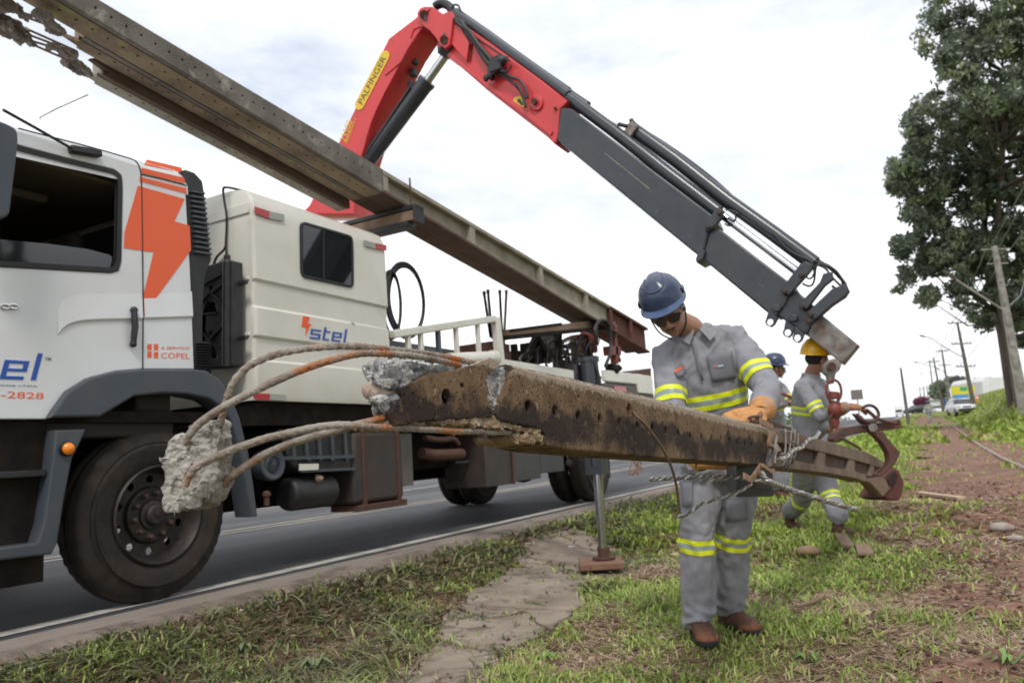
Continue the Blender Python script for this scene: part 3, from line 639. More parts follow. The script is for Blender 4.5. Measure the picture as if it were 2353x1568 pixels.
# handle
mb = MB(); a, b = onX(308, 712, SX+.02), onX(306, 790, SX+.02); mb.tube([a, a*.5+b*.5+np.array((.014, 0, 0)), b], [.021, .022, .019], 10, e=.8); mb.ball(a, .022); mb.ball(b, .02); obj('door_handle', mb, black_plastic, truck)
# visor rod, its block and the aerial
mb = MB(); mb.tube([onX(8, 253, SX+.22), onX(80, 293, SX+.12), onX(168, 343, SX+.03)], .008, 8); obj('mirror_stay', mb, black_plastic, truck)
mb = MB(); mb.bar(onX(160, 342, SX+.02), onX(230, 354, SX+.02), .05, .042); obj('stay_bracket', mb, black_plastic, truck, bevel=.008)
mb = MB(); mb.tube([onX(92, 275, SX-.3), onX(92, 270, SX-.3), onX(130, 250, SX-.3), onX(202, 218, SX-.3)], .004, 6); obj('aerial', mb, grey_refl, truck)
# mirror
mb = MB(); mb.plate([rquad([sx(x, y, -3.84) for x, y in [(-60, 262), (10, 281), (40, 297), (42, 330), (22, 492), (10, 502), (-60, 505)]], .03)], SIDE(-3.87), .07, bevel=.012); obj('side_mirror', mb, grey_plastic, truck)
# fender flare, lower step panel
flare = [(115, 959), (124, 944), (158, 897), (206, 867), (266, 852), (326, 847), (446, 847), (475, 850), (503, 868), (530, 905), (552, 960), (572, 1040), (583, 1110), (593, 1185), (577, 1187), (567, 1120), (552, 1040), (532, 970), (512, 936), (480, 915), (429, 905), (373, 903), (309, 910), (266, 936), (231, 957)]
panel('fender_flare', [flare], SX+.045, .16, grey_plastic, truck, bevel=.014)
step = [(127, 987), (197, 985), (186, 1015), (167, 1052), (148, 1150), (133, 1246), (120, 1272), (0, 1287), (-200, 1300), (-200, 1235), (0, 1256), (85, 1245), (100, 1200), (120, 1060)]
panel('step_surround', [step], SX+.035, .12, grey_plastic, truck, bevel=.012)
mb = MB(); mb.box2((SX-.05, 1.15, .42), (SX-.35, 2.36, 1.24)); obj('step_recess', mb, chassis, truck)
a = onX(0, 1090, SX-.02); mb = MB(); mb.box2((SX+.01, 1.2, a[2]-.02), (SX-.1, 2.33, a[2]+.015)); a = onX(0, 1262, SX); mb.box2((SX+.02, 1.2, a[2]-.05), (SX-.14, 2.36, a[2])); obj('step_tread', mb, black_plastic, truck, bevel=.006)
c = Vector(onX(156, 1030, SX+.05)); mb = MB(); mb.lathe([(-.02, .04), (.0, .04), (.005, .037)], c, (1, 0, 0), 20, cap=True); ind = obj('indicator_lamp', mb, rubber, truck)
mb = MB(); mb.lathe([(.0, .033), (.014, .031), (.024, .022), (.028, .004)], c, (1, 0, 0), 20, cap=True); obj('amber_lens', mb, amber, ind)
# wheel-house lining and springs
mb = MB(); mb.box2((SX-.4, 2.45, .8), (SX-1.3, 3.6, 1.28)); mb.box2((SX-.03, 2.32, 1.235), (SX-.5, 3.4, 1.3)); obj('wheel_house', mb, chassis, truck)
mb = MB(); P = catmull([onX(360, 912, SX-.25), onX(372, 940, SX-.2), onX(392, 965, SX-.2), (SX-.25, 3.2, 1.1), (SX-.3, 3.26, 1.0)], 10)
mb.tube(P, [.028+.006*math.sin(i*2.2) for i in range(len(P))], 10); obj('ribbed_hose', mb, grey_plastic, truck)
# --- air intake stack behind the cab
sn = [(428, 389), (448, 396), (466, 416), (470, 440), (484, 575), (487, 596), (474, 628), (468, 680), (466, 760), (470, 850), (446, 850), (443, 770), (437, 620), (431, 500)]
snk = panel('air_intake', [sn], SX-.01, .26, black_plastic, truck, bevel=.012)
mb = MB()
for k in range(13):
    y = 440+k*11.6; a = onX(436+k*.9, y-1, SX+.004); b = onX(468+k*1.35, y+5, SX+.004); mb.bar(a, b, .03, .012)
obj('louvre', mb, grey_plastic, snk)
mb = MB(); a = onX(452, 800, SX-.05); mb.tube([(a[0], a[1]+.02, 1.75-k*.006) for k in range(36)], [.062+.009*(k % 3) for k in range(36)], 12); obj('bellows', mb, rubber, snk)
# --- crew box
crew = empty('crew_box_anchor', (-5.2, 4.5, 1.4), None, None); bpy.data.objects.remove(crew)
Y0, Y1 = sx(581, 700, SX)[0], sx(890, 640, SX)[0]
zl = [sx(583, y, SX)[1] for y in (915, 826, 766, 702, 638, 640)]
zz = lambda y: sx(583, y, SX)[1]
prof = [(0, zz(918)), (.008, zz(905)), (.008, zz(828)), (-.010, zz(822)), (-.010, zz(775)), (.010, zz(768)), (.010, zz(706)), (-.010, zz(699)), (-.008, zz(645)), (.008, zz(638)), (.004, zz(560)), (0, 2.74), (-.01, 2.82), (-.045, 2.885), (-.11, 2.925), (-.25, 2.945)]
prof = [(SX+a, b) for a, b in prof]; full = prof+[(2*(-5.28)-x, z) for x, z in reversed(prof)]
rows = []; cx_ = -5.28
for y, k in ((Y0, .03), (Y0+.008, .012), (Y0+.03, 0), (Y1-.03, 0), (Y1-.008, .012), (Y1, .03)):
    rows.append([(x+(k if x < cx_ else -k), y, z-(k if z > 2.8 else 0)) for x, z in full])
n_ = len(full); mb = MB(); mb.add([p for r in rows for p in r], [(i*n_+j, i*n_+(j+1) % n_, (i+1)*n_+(j+1) % n_, (i+1)*n_+j) for i in range(len(rows)-1) for j in range(n_)]+[tuple(range(n_-1, -1, -1)), tuple((len(rows)-1)*n_+j for j in range(n_))])
crew = obj('crew_box', mb, cream_paint, truck, label='cream ribbed crew box with one dark window', smooth=25)
mb = MB(); mb.box2((SX-.02, Y0-.012, 2.72), (2*cx_-SX+.02, Y0+.02, 2.80)); 
for a in (638, 766): mb.box2((SX-.03, Y0-.014, zz(a)-.012), (2*cx_-SX+.03, Y0+.01, zz(a)+.012))
obj('front_rib', mb, cream_paint, crew, bevel=.006)
wq = rquad(pz([(695, 285), (1025, 382), (1030, 712), (695, 640)], SX+.01, 650*.672, 600*.672, .3643), .06, 4)
ring('window_frame', wq, .022, SX+.018, .03, rubber, crew)
mb = MB(); mb.plate([wq], SIDE(SX+.008), .008); obj('window_pane', mb, glass_dark, crew)
mb = MB(); a = onX(742, 530, SX+.013); b = onX(742, 645, SX+.013); mb.bar(a, b, .012, .02, up=(1, 0, 0)); obj('window_mullion', mb, rubber, crew)
for r_, g_ in (([(585, 474), (619, 485), (619, 502), (585, 490)], [(619, 485), (653, 493), (653, 508), (619, 502)]), ([(862, 558), (888, 563), (888, 576), (862, 571)], [(836, 551), (862, 558), (862, 571), (836, 564)]), ([(583, 902), (620, 904), (620, 918), (583, 916)], [(620, 904), (657, 906), (657, 920), (620, 918)])):
    panel('reflective_strip', [r_], SX+.014, .003, red_refl, crew); panel('reflective_strip', [g_], SX+.014, .003, grey_refl, crew)
stel(crew, SX+.0125, (711, 777), (797, 787), .076)
panel('lightning_emblem', [[(697, 725), (712, 728), (707, 742), (715, 744), (702, 770), (704, 752), (693, 750)]], SX+.014, .006, orange_vinyl, crew)
letters('™', .018, (806, 745), (814, 746), SX+.012, grey_vinyl, crew)
letters('SERVIÇOS ELÉTRICOS LTDA', .010, (712, 789), (795, 798), SX+.012, mat('pale_vinyl', (.5, .53, .62), .5), crew)
# water tank, cable on the box's front face
Yt = Y0-.10
def yz(x, y, Y=Yt): p = onY(x, y, Y); return (p[0], p[2])
FY = lambda Y: Matrix(((1, 0, 0, 0), (0, 0, 1, Y), (0, 1, 0, 0), (0, 0, 0, 1)))
z3 = lambda P: [yz(650*.672+x*.3643, 600*.672+y*.3643) for x, y in P]
mb = MB(); mb.plate([rquad(z3([(108, 590), (150, 572), (235, 545), (300, 540), (300, 1205), (235, 1215), (108, 1222)]), .02), circ(z3([(165, 715)])[0], .016, 10), z3([(125, 870), (150, 805), (185, 805), (200, 860)]), z3([(120, 1160), (150, 1085), (185, 1085), (205, 1150)]), circ(z3([(165, 1000)])[0], .011, 10)], FY(Yt), .10, bevel=.012)
tank = obj('water_tank', mb, black_plastic, crew)
mb = MB()
for a, b in (((110, 810), (165, 740)), ((165, 740), (240, 800)), ((165, 755), (240, 700)), ((110, 985), (165, 1045)), ((165, 1045), (240, 1090)), ((110, 1120), (165, 1050)), ((165, 1040), (240, 960)), ((120, 880), (210, 870)), ((115, 700), (240, 630))):
    mb = MB(); p, q = z3([a])[0], z3([b])[0]; mb.bar((p[0], Yt-.055, p[1]), (q[0], Yt-.055, q[1]), .012, .016, up=(0, 1, 0)); obj('tank_rib', mb, black_plastic, tank)
p, q = z3([(270, 560)])[0], z3([(268, 1205)])[0]; mb = MB(); mb.tube([(p[0], Yt-.05, p[1]), (q[0], Yt-.05, q[1])], .032, 12); mb.ball((p[0], Yt-.05, p[1]), .032)
mb.lathe([(0, .022), (.03, .022)], (p[0], Yt-.05, p[1]+.025), (0, 0, 1), 14, cap=True); p = z3([(210, 560)])[0]; mb.lathe([(0, .02), (.025, .02)], (p[0], Yt, p[1]-.01), (0, 0, 1), 14, cap=True); obj('tank_neck', mb, black_plastic, tank)
mb = MB()
for yy in (672, 1022): p = z3([(318, yy)])[0]; mb.box((p[0]-.01, Yt+.02, p[1]), (.09, .03, .025))
obj('tank_bracket', mb, black_plastic, tank)
mb = MB(); mb.tube(catmull([(SX-.16, Y0+.1, 2.94)]+[tuple(onY(650*.672+x*.3643, 600*.672+y*.3643, Y0-.03)) for x, y in ((235, 75), (208, 90), (218, 180), (230, 260), (226, 400), (218, 460), (170, 510), (148, 560))], 5), .009, 7)
mb.tube([tuple(onY(650*.672+x*.3643, 600*.672+y*.3643, Y0-.03)) for x, y in ((226, 400), (228, 540))], .007, 6); obj('cable', mb, rubber, crew)
# --- chassis and underbody
mb = MB()
for x in (-4.75, -5.75): mb.box2((x-.06, 1.4, .95), (x+.06, 12.4, 1.2))
for y in (2.6, 4.2, 6, 7.6, 9.4, 11): mb.box2((-4.8, y-.05, .98), (-5.7, y+.05, 1.15))
mb.box2((SX-.06, Y0+.02, 1.22), (-6.4, Y1+.6, 1.38)); obj('chassis_frame', mb, chassis, truck)
mb = MB(); mb.box2((-4.9, 3.3, .60), (-5.7, 5.0, 1.0)); mb.tube([(-5.2, 3.0, .72), (-5.2, 9, .75)], .07, 12); mb.tube([(-4.2, 3.02, .69), (-6.3, 3.02, .69)], .08, 12); mb.ball((-5.25, 9.75, .72), .24)
for y in (9.75,): mb.tube([(-4.4, y, .70), (-6.1, y, .70)], .09, 12)
mb.box2((-4.5, 6.0, .6), (-6.2, 9.8, .66)) if False else None
obj('drive_line', mb, chassis, truck)
mb = MB(); mb.box2((-4.55, 5.2, .80), (-6.2, 8.6, 1.35)); obj('gearbox_guard', mb, chassis, truck, bevel=.03)
# wheel
def tyre_prof(R, W, r):
    return [(-W/2+.03, r-.01), (-W/2+.005, r+.03), (-W/2-.005, (r+R)/2), (-W/2+.01, R-.07), (-W/2+.03, R-.03), (-W/2+.05, R-.008), (-W/2+.075, R-.002), (-W*.19, R), (-W*.185, R-.014), (-W*.16, R-.014), (-W*.155, R), (-.02, R), (-.017, R-.014), (.017, R-.014), (.02, R), (W*.155, R), (W*.16, R-.014), (W*.185, R-.014), (W*.19, R),
            (W/2-.075, R-.002), (W/2-.05, R-.008), (W/2-.045, R-.012), (W/2-.03, R-.035), (W/2-.018, R-.075), (W/2-.021, R-.085), (W/2-.012, R-.10), (W/2+.002, (r+R)/2+.01), (W/2+.001, (r+R)/2-.03), (W/2-.006, r+.045), (W/2-.010, r+.03), (W/2-.02, r+.012), (W/2-.03, r-.01)]
def wheel(c, R=.505, W=.27, rear=False, parent=truck, detail=True):
    c = Vector(c); r = .287; w = empty('t', c, None, None) if False else None
    mb = MB(); prof = tyre_prof(R, W, r); mb.lathe(prof, c, (1, 0, 0), 96)
    vs = np.array(mb.v); n = 96
    for i in range(len(prof)):
        if 2 <= i <= 6 or 19 <= i <= 22:
            for j in range(n):
                if j % 2 == 0: d = vs[i*n+j]-np.array(c); k = 1-.015 if i not in (22, 2) else 1-.007; d[1:] *= k; vs[i*n+j] = np.array(c)+d
    mb.v = [tuple(x) for x in vs]; tyre = obj('tyre', mb, tyre_mat, parent, smooth=30)
    if not detail: return tyre
    xo = W/2-.03
    loops = [circ((0, 0), .20, 40)]
    if rear:
        rp = [(xo+.015, r+.006), (xo+.028, r-.004), (xo+.01, r-.016), (xo-.05, r-.03), (xo-.13, r-.04), (xo-.16, .235)]; disc = xo-.155
    else:
        rp = [(xo+.015, r+.006), (xo+.028, r-.004), (xo+.01, r-.016), (xo-.03, r-.03), (xo-.11, r-.042)]; disc = xo-.085
    mb = MB(); mb.lathe(rp, c, (1, 0, 0), 48)
    dd = disc; outer = circ((0, 0), r-.035, 48); holes = []
    for k in range(10 if not rear else 8):
        a = 2*math.pi*(k+.5)/(10 if not rear else 8); holes.append(circ((.212*math.cos(a), .212*math.sin(a)), .024, 10))
    mb.plate([outer]+holes+[circ((0, 0), .08, 20)], Matrix.Translation(c) @ SIDE(dd), .012)
    if rear: mb.lathe([(dd, .17), (dd+.01, .165), (dd+.01, .09)], c, (1, 0, 0), 32)
    else: mb.lathe([(dd, .172), (dd+.028, .160), (dd+.034, .15), (dd+.034, .09)], c, (1, 0, 0), 32)
    rim = obj('rim', mb, rim_mat, tyre, smooth=30)
    mb = MB(); hb = dd+(.0 if not rear else 0)
    mb.lathe([(hb, .088), (hb+.045, .085), (hb+.052, .066), (hb+.075, .062), (hb+.085, .05), (hb+.087, .001)] if not rear else [(hb, .09), (hb+.10, .085), (hb+.12, .075), (hb+.125, .001)], c, (1, 0, 0), 28)
    if not rear:
        for s_ in ((-.022, .018, -.006, -.018), (-.006, -.018, .0, -.002), (0, -.002, .006, -.018), (.006, -.018, .022, .018)):
            mb.bar(c+Vector((hb+.087, s_[0], s_[1])), c+Vector((hb+.087, s_[2], s_[3])), .006, .006, up=(1, 0, 0))
    obj('hub', mb, rim_mat, tyre, smooth=30)
    for k in range(10):
        mb = MB(); a = 2*math.pi*(k+.25)/10; p = c+Vector((dd+.03 if not rear else dd+.005, .128*math.cos(a), .128*math.sin(a))); mb.lathe([(0, .019), (.012, .019), (.014, .015), (.032, .015), (.040, .010), (.041, .001)], p, (1, 0, 0), 8); obj('wheel_nut', mb, nut_mat, tyre, smooth=20)
    return tyre
wheel((SX-.135-.015, 3.02, .69))
wheel((-6.3, 3.02, .69), detail=False)
for y in (9.75,):
    wheel((SX-.15, y, .70), rear=True); wheel((SX-.46, y, .70), detail=False); wheel((-6.0, y, .70), detail=False); wheel((-6.31, y, .70), detail=False)
# small underbody equipment between the axles
bx = SX-.06
c = Vector(onX(628, 1066, bx)); mb = MB(); mb.lathe([(-.12, .10), (-.02, .115), (0, .112), (.006, .10), (-.004, .062), (.006, .058), (-.012, .055), (-.012, .001)], c, (1, 0, 0), 32)
for k in range(12): a = k*math.pi/6; mb.bar(c+Vector((0, .012*math.cos(a), .012*math.sin(a))), c+Vector((0, .056*math.cos(a), .056*math.sin(a))), .006, .006, up=(1, 0, 0))
mb.lathe([(0, .013), (.008, .011), (.009, .001)], c, (1, 0, 0), 12); obj('air_filter_cover', mb, grey_plastic, truck)
bat = panel('battery_box', [[(640, 985), (806, 985), (810, 1052), (806, 1077), (690, 1085), (664, 1060)]], bx-.02, .3, black_plastic, truck, bevel=.006)
mb = MB()
for x in (672, 702, 732, 762, 792): mb.bar(onX(x, 990, bx-.01), onX(x+4, 1058, bx-.01), .014, .03)
mb.bar(onX(650, 1052, bx-.005), onX(812, 1048, bx-.005), .02, .025); mb.bar(onX(690, 1082, bx-.005), onX(812, 1076, bx-.005), .02, .02)
for x in (708, 762): mb.lathe([(0, .012), (.02, .012), (.024, .006)], Vector(onX(x, 1056, bx)), (1, 0, 0), 8)
obj('battery_rib', mb, grey_plastic, bat)
panel('data_plate', [[(688, 1065), (732, 1064), (732, 1078), (688, 1080)]], bx+.012, .006, cream_paint, bat)
a, b = onX(655, 1135, bx-.12), onX(758, 1125, bx-.12); mb = MB(); mb.tube([a, a+(b-a)*.06, a+(b-a)*.92, b], [.10, .125, .125, .10], 24, side=(0, 0, 1)); tk = obj('air_tank', mb, black_plastic, truck, smooth=60, bevel=.02)
a = Vector(onX(728, 1108, bx-.04)); mb = MB(); mb.lathe([(0, .026), (.03, .026), (.034, .034), (.055, .032), (.058, .001)], a, (.6, -.1, .8), 14); obj('filler_cap', mb, wood, tk)
mb = MB(); a = onX(612, 1130, bx); mb.lathe([(0, .02), (.06, .02), (.065, .03), (.085, .03), (.1, .012)], Vector(a)-Vector((0, 0, .09)), (0, 0, 1), 12, cap=True); obj('drain_valve', mb, rust, truck)
mb = MB(); a = onX(856, 1005, bx); b = onX(935, 1150, bx); c0 = onX(805, 1150, bx)
mb.box2((bx, c0[1]+.06, b[2]+.03), (bx-.55, b[1]-.03, a[2]+.05)); fb_ = obj('fuel_tank', mb, dirty_box, truck, bevel=.035, seg=3)
mb = MB()
for y in (c0[1]+.16, b[1]-.12): mb.box2((bx+.008, y, b[2]+.01), (bx-.56, y+.04, a[2]+.06))
mb.box2((bx+.01, c0[1]+.1, b[2]-.03), (bx-.3, b[1]-.01, b[2]+.02)); obj('tank_strap', mb, rust, fb_, bevel=.004)
mb = MB(); mb.box2((bx-.16, b[1]+.0, b[2]+.12), (bx-.5, b[1]+.32, a[2]+.04)); obj('step_plate_box', mb, mat('grey_box', (.16, .16, .15), .6, 0, (.10, .07, .05), 6, .7), truck)
mb = MB(); P = [onX(x, y, bx-.15) for x, y in ((975, 1005), (1010, 1010), (1040, 1008), (1052, 1020))]; mb.tube(catmull(P, 5), .03, 10); P = [onX(x, y, bx-.12) for x, y in ((968, 1040), (1000, 1045), (1060, 1042))]; mb.tube(P, [.05, .055, .055], 12); obj('exhaust_pipe', mb, rust, truck, smooth=60)
mb = MB(); mb.tube(catmull([onX(x, y, bx-.2) for x, y in ((1070, 985), (1093, 1000), (1095, 1030), (1078, 1058), (1045, 1062))], 6), .016, 8); obj('suspension_hose', mb, grey_plastic, truck)
q = onX(1116, 1105, bx)[1]; q1 = onX(1180, 1105, bx)[1]; e_ = onX(1296, 1100, bx)[1]; zb = onX(1180, 1110, bx)[2]; zt_ = 1.32
mb = MB(); mb.box2((bx-.0, q, zb), (bx-.5, q1, zt_)); tb = obj('tool_box', mb, dirty_box, truck, bevel=.006)
mb = MB(); mb.box2((bx+.01, q1+.012, zb+.02), (bx-.5, (q1+e_)/2, zt_)); mb.box2((bx+.01, (q1+e_)/2+.01, zb+.07), (bx-.5, e_, zt_)); obj('locker_door', mb, mat('locker_grey', (.055, .055, .06), .55, 0, (.04, .03, .026), 7, .6), truck, bevel=.006)
mb = MB(); mb.box2((bx+.005, q1-.03, zb-.005), (bx+.02, q1+.008, zt_)); obj('locker_hinge', mb, rust, tb)
mb = MB(); mb.lathe([(0, .02), (.05, .016)], onX(1268, 1035, bx+.01), (1, 0, 0), 10, cap=True); obj('locker_knob', mb, galv, tb)
# crane base plate wheel area lamps and mudflap
for y in (1025, 1056, 1092): mb = MB(); mb.lathe([(0, .05), (.02, .05), (.026, .02)], onX(1333-28, y-30, bx-.1), (.9, -.4, 0), 16, cap=True); obj('marker_lamp', mb, black_plastic, truck)
mb = MB(); a = onX(1391, 1045, SX-.05); mb.box2((SX-.02, a[1]+.02, .48), (SX-.6, a[1]+.05, 1.15)); obj('mudflap', mb, rubber, truck)
# --- load bed
def LX(x, y, X=SX-.05): return Vector(onX(x, y, X))
mb = MB(); zb0 = 1.45; mb.box2((SX-.04, Y1+.25, 1.48), (-6.4, 13.2, 1.62)); mb.box2((SX-.02, 6.4, 1.40), (SX-.10, 13.2, 1.72)); bed = obj('load_bed', mb, cream_paint, truck, bevel=.01)
mb = MB(); mb.box2((SX-.2, 5.5, 1.2), (-6.3, 13.1, 1.44)); obj('bed_bearer', mb, dirty_box, truck)
bedX = SX-.06; zr = LX(1140, 733)[2]
ye_ = onX(1140, 740, bedX)[1]; ys_ = onX(905, 765, bedX)[1]
mb = MB(); mb.bar(LX(900, 768), LX(1135, 732), .07, .075); rl = obj('side_rail', mb, cream_paint, truck, bevel=.012)
mb = MB(); mb.bar(LX(1138, 728), LX(1150, 850), .09, .10); obj('corner_post', mb, cream_paint, truck, bevel=.018)
for x, y in ((936, 760), (965, 755), (1005, 748), (1046, 743), (1096, 737)):
    mb = MB(); a = LX(x, y); mb.bar(a, (a.x, a.y, 1.6), .045, .045); obj('rail_post', mb, cream_paint if x not in (1005,) else grey_plastic, truck, bevel=.006)
mb = MB(); mb.box2((bedX-.35, ys_, 1.62), (bedX-.42, ye_-.1, LX(1060, 786)[2])); obj('bulkhead_board', mb, crane_black, truck)
mb = MB(); a, b = LX(1030, 828, bedX+.03), LX(1133, 822, bedX+.03); mb.tube([a, b], .075, 18); mb.tube([b-(b-a)*.04, b+(b-a)*.02], .085, 18); obj('tube_holder', mb, cream_paint, truck)
for i, (a, b) in enumerate((((1112, 675), (1127, 775)), ((1121, 671), (1131, 778)), ((1148, 672), (1155, 800)), ((1163, 672), (1157, 800)))):
    mb = MB(); mb.tube([LX(*a, bedX-.05), LX(*b, bedX-.05)], .016, 8); mb.tube([LX(*a, bedX-.05)-Vector((0, 0, .01)), LX(*a, bedX-.05)+Vector((0, 0, .03))], .02, 8); obj('stake_rod', mb, rust if i == 3 else chassis, truck)
# rear part: headboard beam, truss, posts, cream rear sill
zr2 = LX(1300, 770)[2]
mb = MB(); mb.bar(LX(1158, 769, -4.2), LX(1410, 738, -4.2), .12, .10); obj('timber_bolster', mb, wood, truck, bevel=.006)
mb = MB(); mb.bar(LX(1158, 776, -4.16), LX(1400, 752, -4.16), .14, .05); mb.bar(LX(1158, 761, -4.2), LX(1280, 745, -4.2), .14, .035)
for a, b in (((1205, 828), (1232, 772)), ((1232, 772), (1262, 826)), ((1284, 764), (1284, 826)), ((1180, 790), (1184, 828))): mb.bar(LX(*a, -4.4), LX(*b, -4.4), .07, .07)
obj('bolster_frame', mb, chassis, truck, bevel=.004)
mb = MB(); mb.box2((-4.25, LX(1156, 800)[1], 1.62), (-4.75, LX(1196, 800)[1], LX(1170, 782)[2])); obj('rusty_bin', mb, rust, truck, bevel=.01)
mb = MB(); mb.bar(LX(1407, 745, -4.15), LX(1412, 835, -4.15), .10, .10); mb.bar(LX(1400, 770, -4.2), LX(1424, 830, -4.2), .05, .05); mb.bar(LX(1392, 806, -4.15), LX(1420, 806, -4.15), .1, .14); obj('rear_post', mb, red_iron, truck, bevel=.008)
mb = MB(); mb.lathe([(0, .06), (.02, .09), (.12, .09), (.14, .05), (.2, .05)], LX(1399, 848, -4.1), (.3, 1, 0), 16, cap=True); mb.lathe([(0, .05), (.05, .06), (.12, .03)], LX(1415, 845, -4.1), (.3, 1, 0), 12, cap=True); obj('rear_winch', mb, chassis, truck)
mb = MB()
for k, (x, y) in enumerate(((1405, 741), (1408, 758))):
    p = LX(x, y, -4.12); mb.lathe([(0, .02), (.01, .05), (.03, .05), (.04, .025), (.06, .025), (.07, .045), (.085, .045), (.1, .01)], p, (.3, .5, -.8), 12, cap=True)
obj('line_insulators', mb, galv, truck)
mb = MB(); a, b = LX(1385, 862, SX+.01), LX(1470, 872, SX+.01); mb.bar(a, b, .06, .16); obj('rear_sill', mb, cream_paint, truck, bevel=.01)
mb = MB(); mb.bar(LX(1385, 897, SX), LX(1497, 905, SX), .06, .22); obj('tail_board', mb, mat('tail_grey', (.08, .085, .09), .6, 0, (.12, .07, .05), 5, .6), truck, bevel=.01)
mb = MB(); mb.bar(LX(1462, 880, SX+.03), LX(1497, 885, SX+.03), .05, .30); obj('light_cluster', mb, cream_paint, truck, bevel=.012)
mb = MB(); mb.bar(LX(1410, 893, SX+.035), LX(1438, 895, SX+.035), .01, .09); obj('reflective_strip', mb, red_refl, truck)
mb = MB(); mb.prism([LX(1445, 858, SX), LX(1495, 845, SX), LX(1497, 885, SX), LX(1470, 885, SX)], (-.5, 0, 0)); obj('rear_chute', mb, rust, truck)
mb = MB(); mb.bar(LX(1150, 836, -4.1), LX(1325, 862, -4.1), .06, .11); obj('bed_edge', mb, cream_paint, truck, bevel=.008)
for i_, (x, y, w_, h_, m_) in enumerate(((1222, 812, .22, .28, chassis), (1262, 800, .12, .40, black_plastic), (1335, 800, .30, .42, chassis), (1300, 842, .4, .16, dirty_box), (1352, 775, .10, .5, red_iron), (1180, 825, .25, .2, rust))):
    mb = MB(); mb.box(LX(x, y, -4.55-.1*(i_ % 3)), (.25, w_, h_)); obj('bed_equipment', mb, m_, truck, bevel=.015)
mb = MB()
for k in range(7): mb.tube(catmull([LX(1210+k*22, 842, -4.35), LX(1216+k*22, 800-6*(k % 3), -4.4), LX(1240+k*20, 788+8*(k % 2), -4.45), LX(1262+k*16, 835, -4.4)], 5), .017, 7)
obj('bed_hoses', mb, hose_mat, truck, smooth=60)
# outrigger
JX = Vector((-2.28, 5.42, 0)); gz0 = .07
jt = lambda y: Vector((JX.x, JX.y, y))
out_beam_z = 1.33
mb = MB(); mb.bar((-4.45, 5.62, out_beam_z+.02), (-2.36, 5.45, out_beam_z), .16, .20); ob = obj('outrigger_beam', mb, crane_black, truck, bevel=.012)
def on_beam(t, z): p = Vector((-4.45, 5.62, out_beam_z+.02)).lerp(Vector((-2.36, 5.45, out_beam_z)), t); return Vector((p.x, p.y-.083, p.z+z))
for t0 in (.80, .92):
    mb = MB(); mb.prism([on_beam(t0, .09), on_beam(t0+.06, .09), on_beam(t0+.09, -.05), on_beam(t0+.02, -.05)], (0, .004, 0)); obj('chevron', mb, yellow_vinyl, ob)
mb = MB(); mb.tube([jt(.78), jt(1.58)], .072, 24); mb.tube([jt(1.575), jt(1.61)], .082, 24); mb.box((JX.x-.085, JX.y, out_beam_z), (.03, .16, .46)); mb.box2((JX.x-.068, JX.y-.068, .72), (JX.x+.068, JX.y+.068, .98)); jk = obj('jack_cylinder', mb, crane_black2, truck, smooth=40)
for k in range(5): mb = MB(); mb.lathe([(0, .012), (.016, .012)], (JX.x-.07, JX.y-.085, 1.15+k*.085), (0, -1, 0), 6, cap=True); obj('bolt', mb, rust, jk)
mb = MB(); mb.tube([jt(.13), jt(.79)], .036, 24); obj('jack_rod', mb, steel_rod, truck, smooth=60)
mb = MB(); mb.tube([jt(.105), jt(.18)], .045, 16); mb.tube([jt(.10), jt(.115)], .085, 20); obj('jack_foot', mb, rust, truck)
mb = MB()
mb.tube(catmull([(JX.x+.05, JX.y-.04, 1.60), (JX.x+.085, JX.y-.03, 1.45), (JX.x+.09, JX.y-.03, 1.25), (JX.x+.08, JX.y-.04, 1.12), (JX.x+.02, JX.y-.06, 1.05)], 6), .013, 8); obj('jack_hose', mb, hose_mat, jk)
# hoses above jack, from bed
mb = MB()
for k in range(4):
    o = Vector((-.03*k, .03*k, 0)); mb.tube(catmull([LX(1372+k*3, 790, -4.0)+o, LX(1366+k*4, 755-k*3, -4.0)+o, LX(1380+k*4, 735-k, -4.0)+o, LX(1398+k*2, 745, -4.0)+o, LX(1404+k*2, 800, -4.0)+o, LX(1390+k*3, 840, -4.0)+o], 6), .022, 8)
obj('hydraulic_hoses', mb, hose_mat, truck)
# pad under the jack foot
mb = MB(); mb.box((JX.x-.02, JX.y-.02, .068), (.32, .34, .05), (Vector((.9, .43, 0)).normalized(), Vector((-.43, .9, 0)).normalized(), Vector((0, 0, 1))))
pad = obj('jack_pad', mb, wood_red, None, 'red brown wooden block under the outrigger jack foot', 'wood block', bevel=.008)
# rope hanging from the bed corner
rp = empty('hanging_rope', tuple(LX(1467, 1050, SX+.05)), 'brown rope loops hanging from rear corner of truck bed', 'rope')
mb = MB()
for k in range(4):
    r = random.Random(k); pts = [LX(1463+r.uniform(-6, 10), 1000+0*k, SX+.04)]+[LX(1463+r.uniform(-14, 14)+8*math.sin(j), 1040+j*12, SX+.04) for j in range(5)]+[LX(1466+r.uniform(-4, 12), 1030, SX+.04)]
    mb.tube(catmull(pts, 5), .008, 6)
mb.tube([LX(1466, 940, SX+.04), LX(1466, 1040, SX+.04)], .01, 6)
obj('strand', mb, mat('rope', (.22, .10, .05), .9), rp)
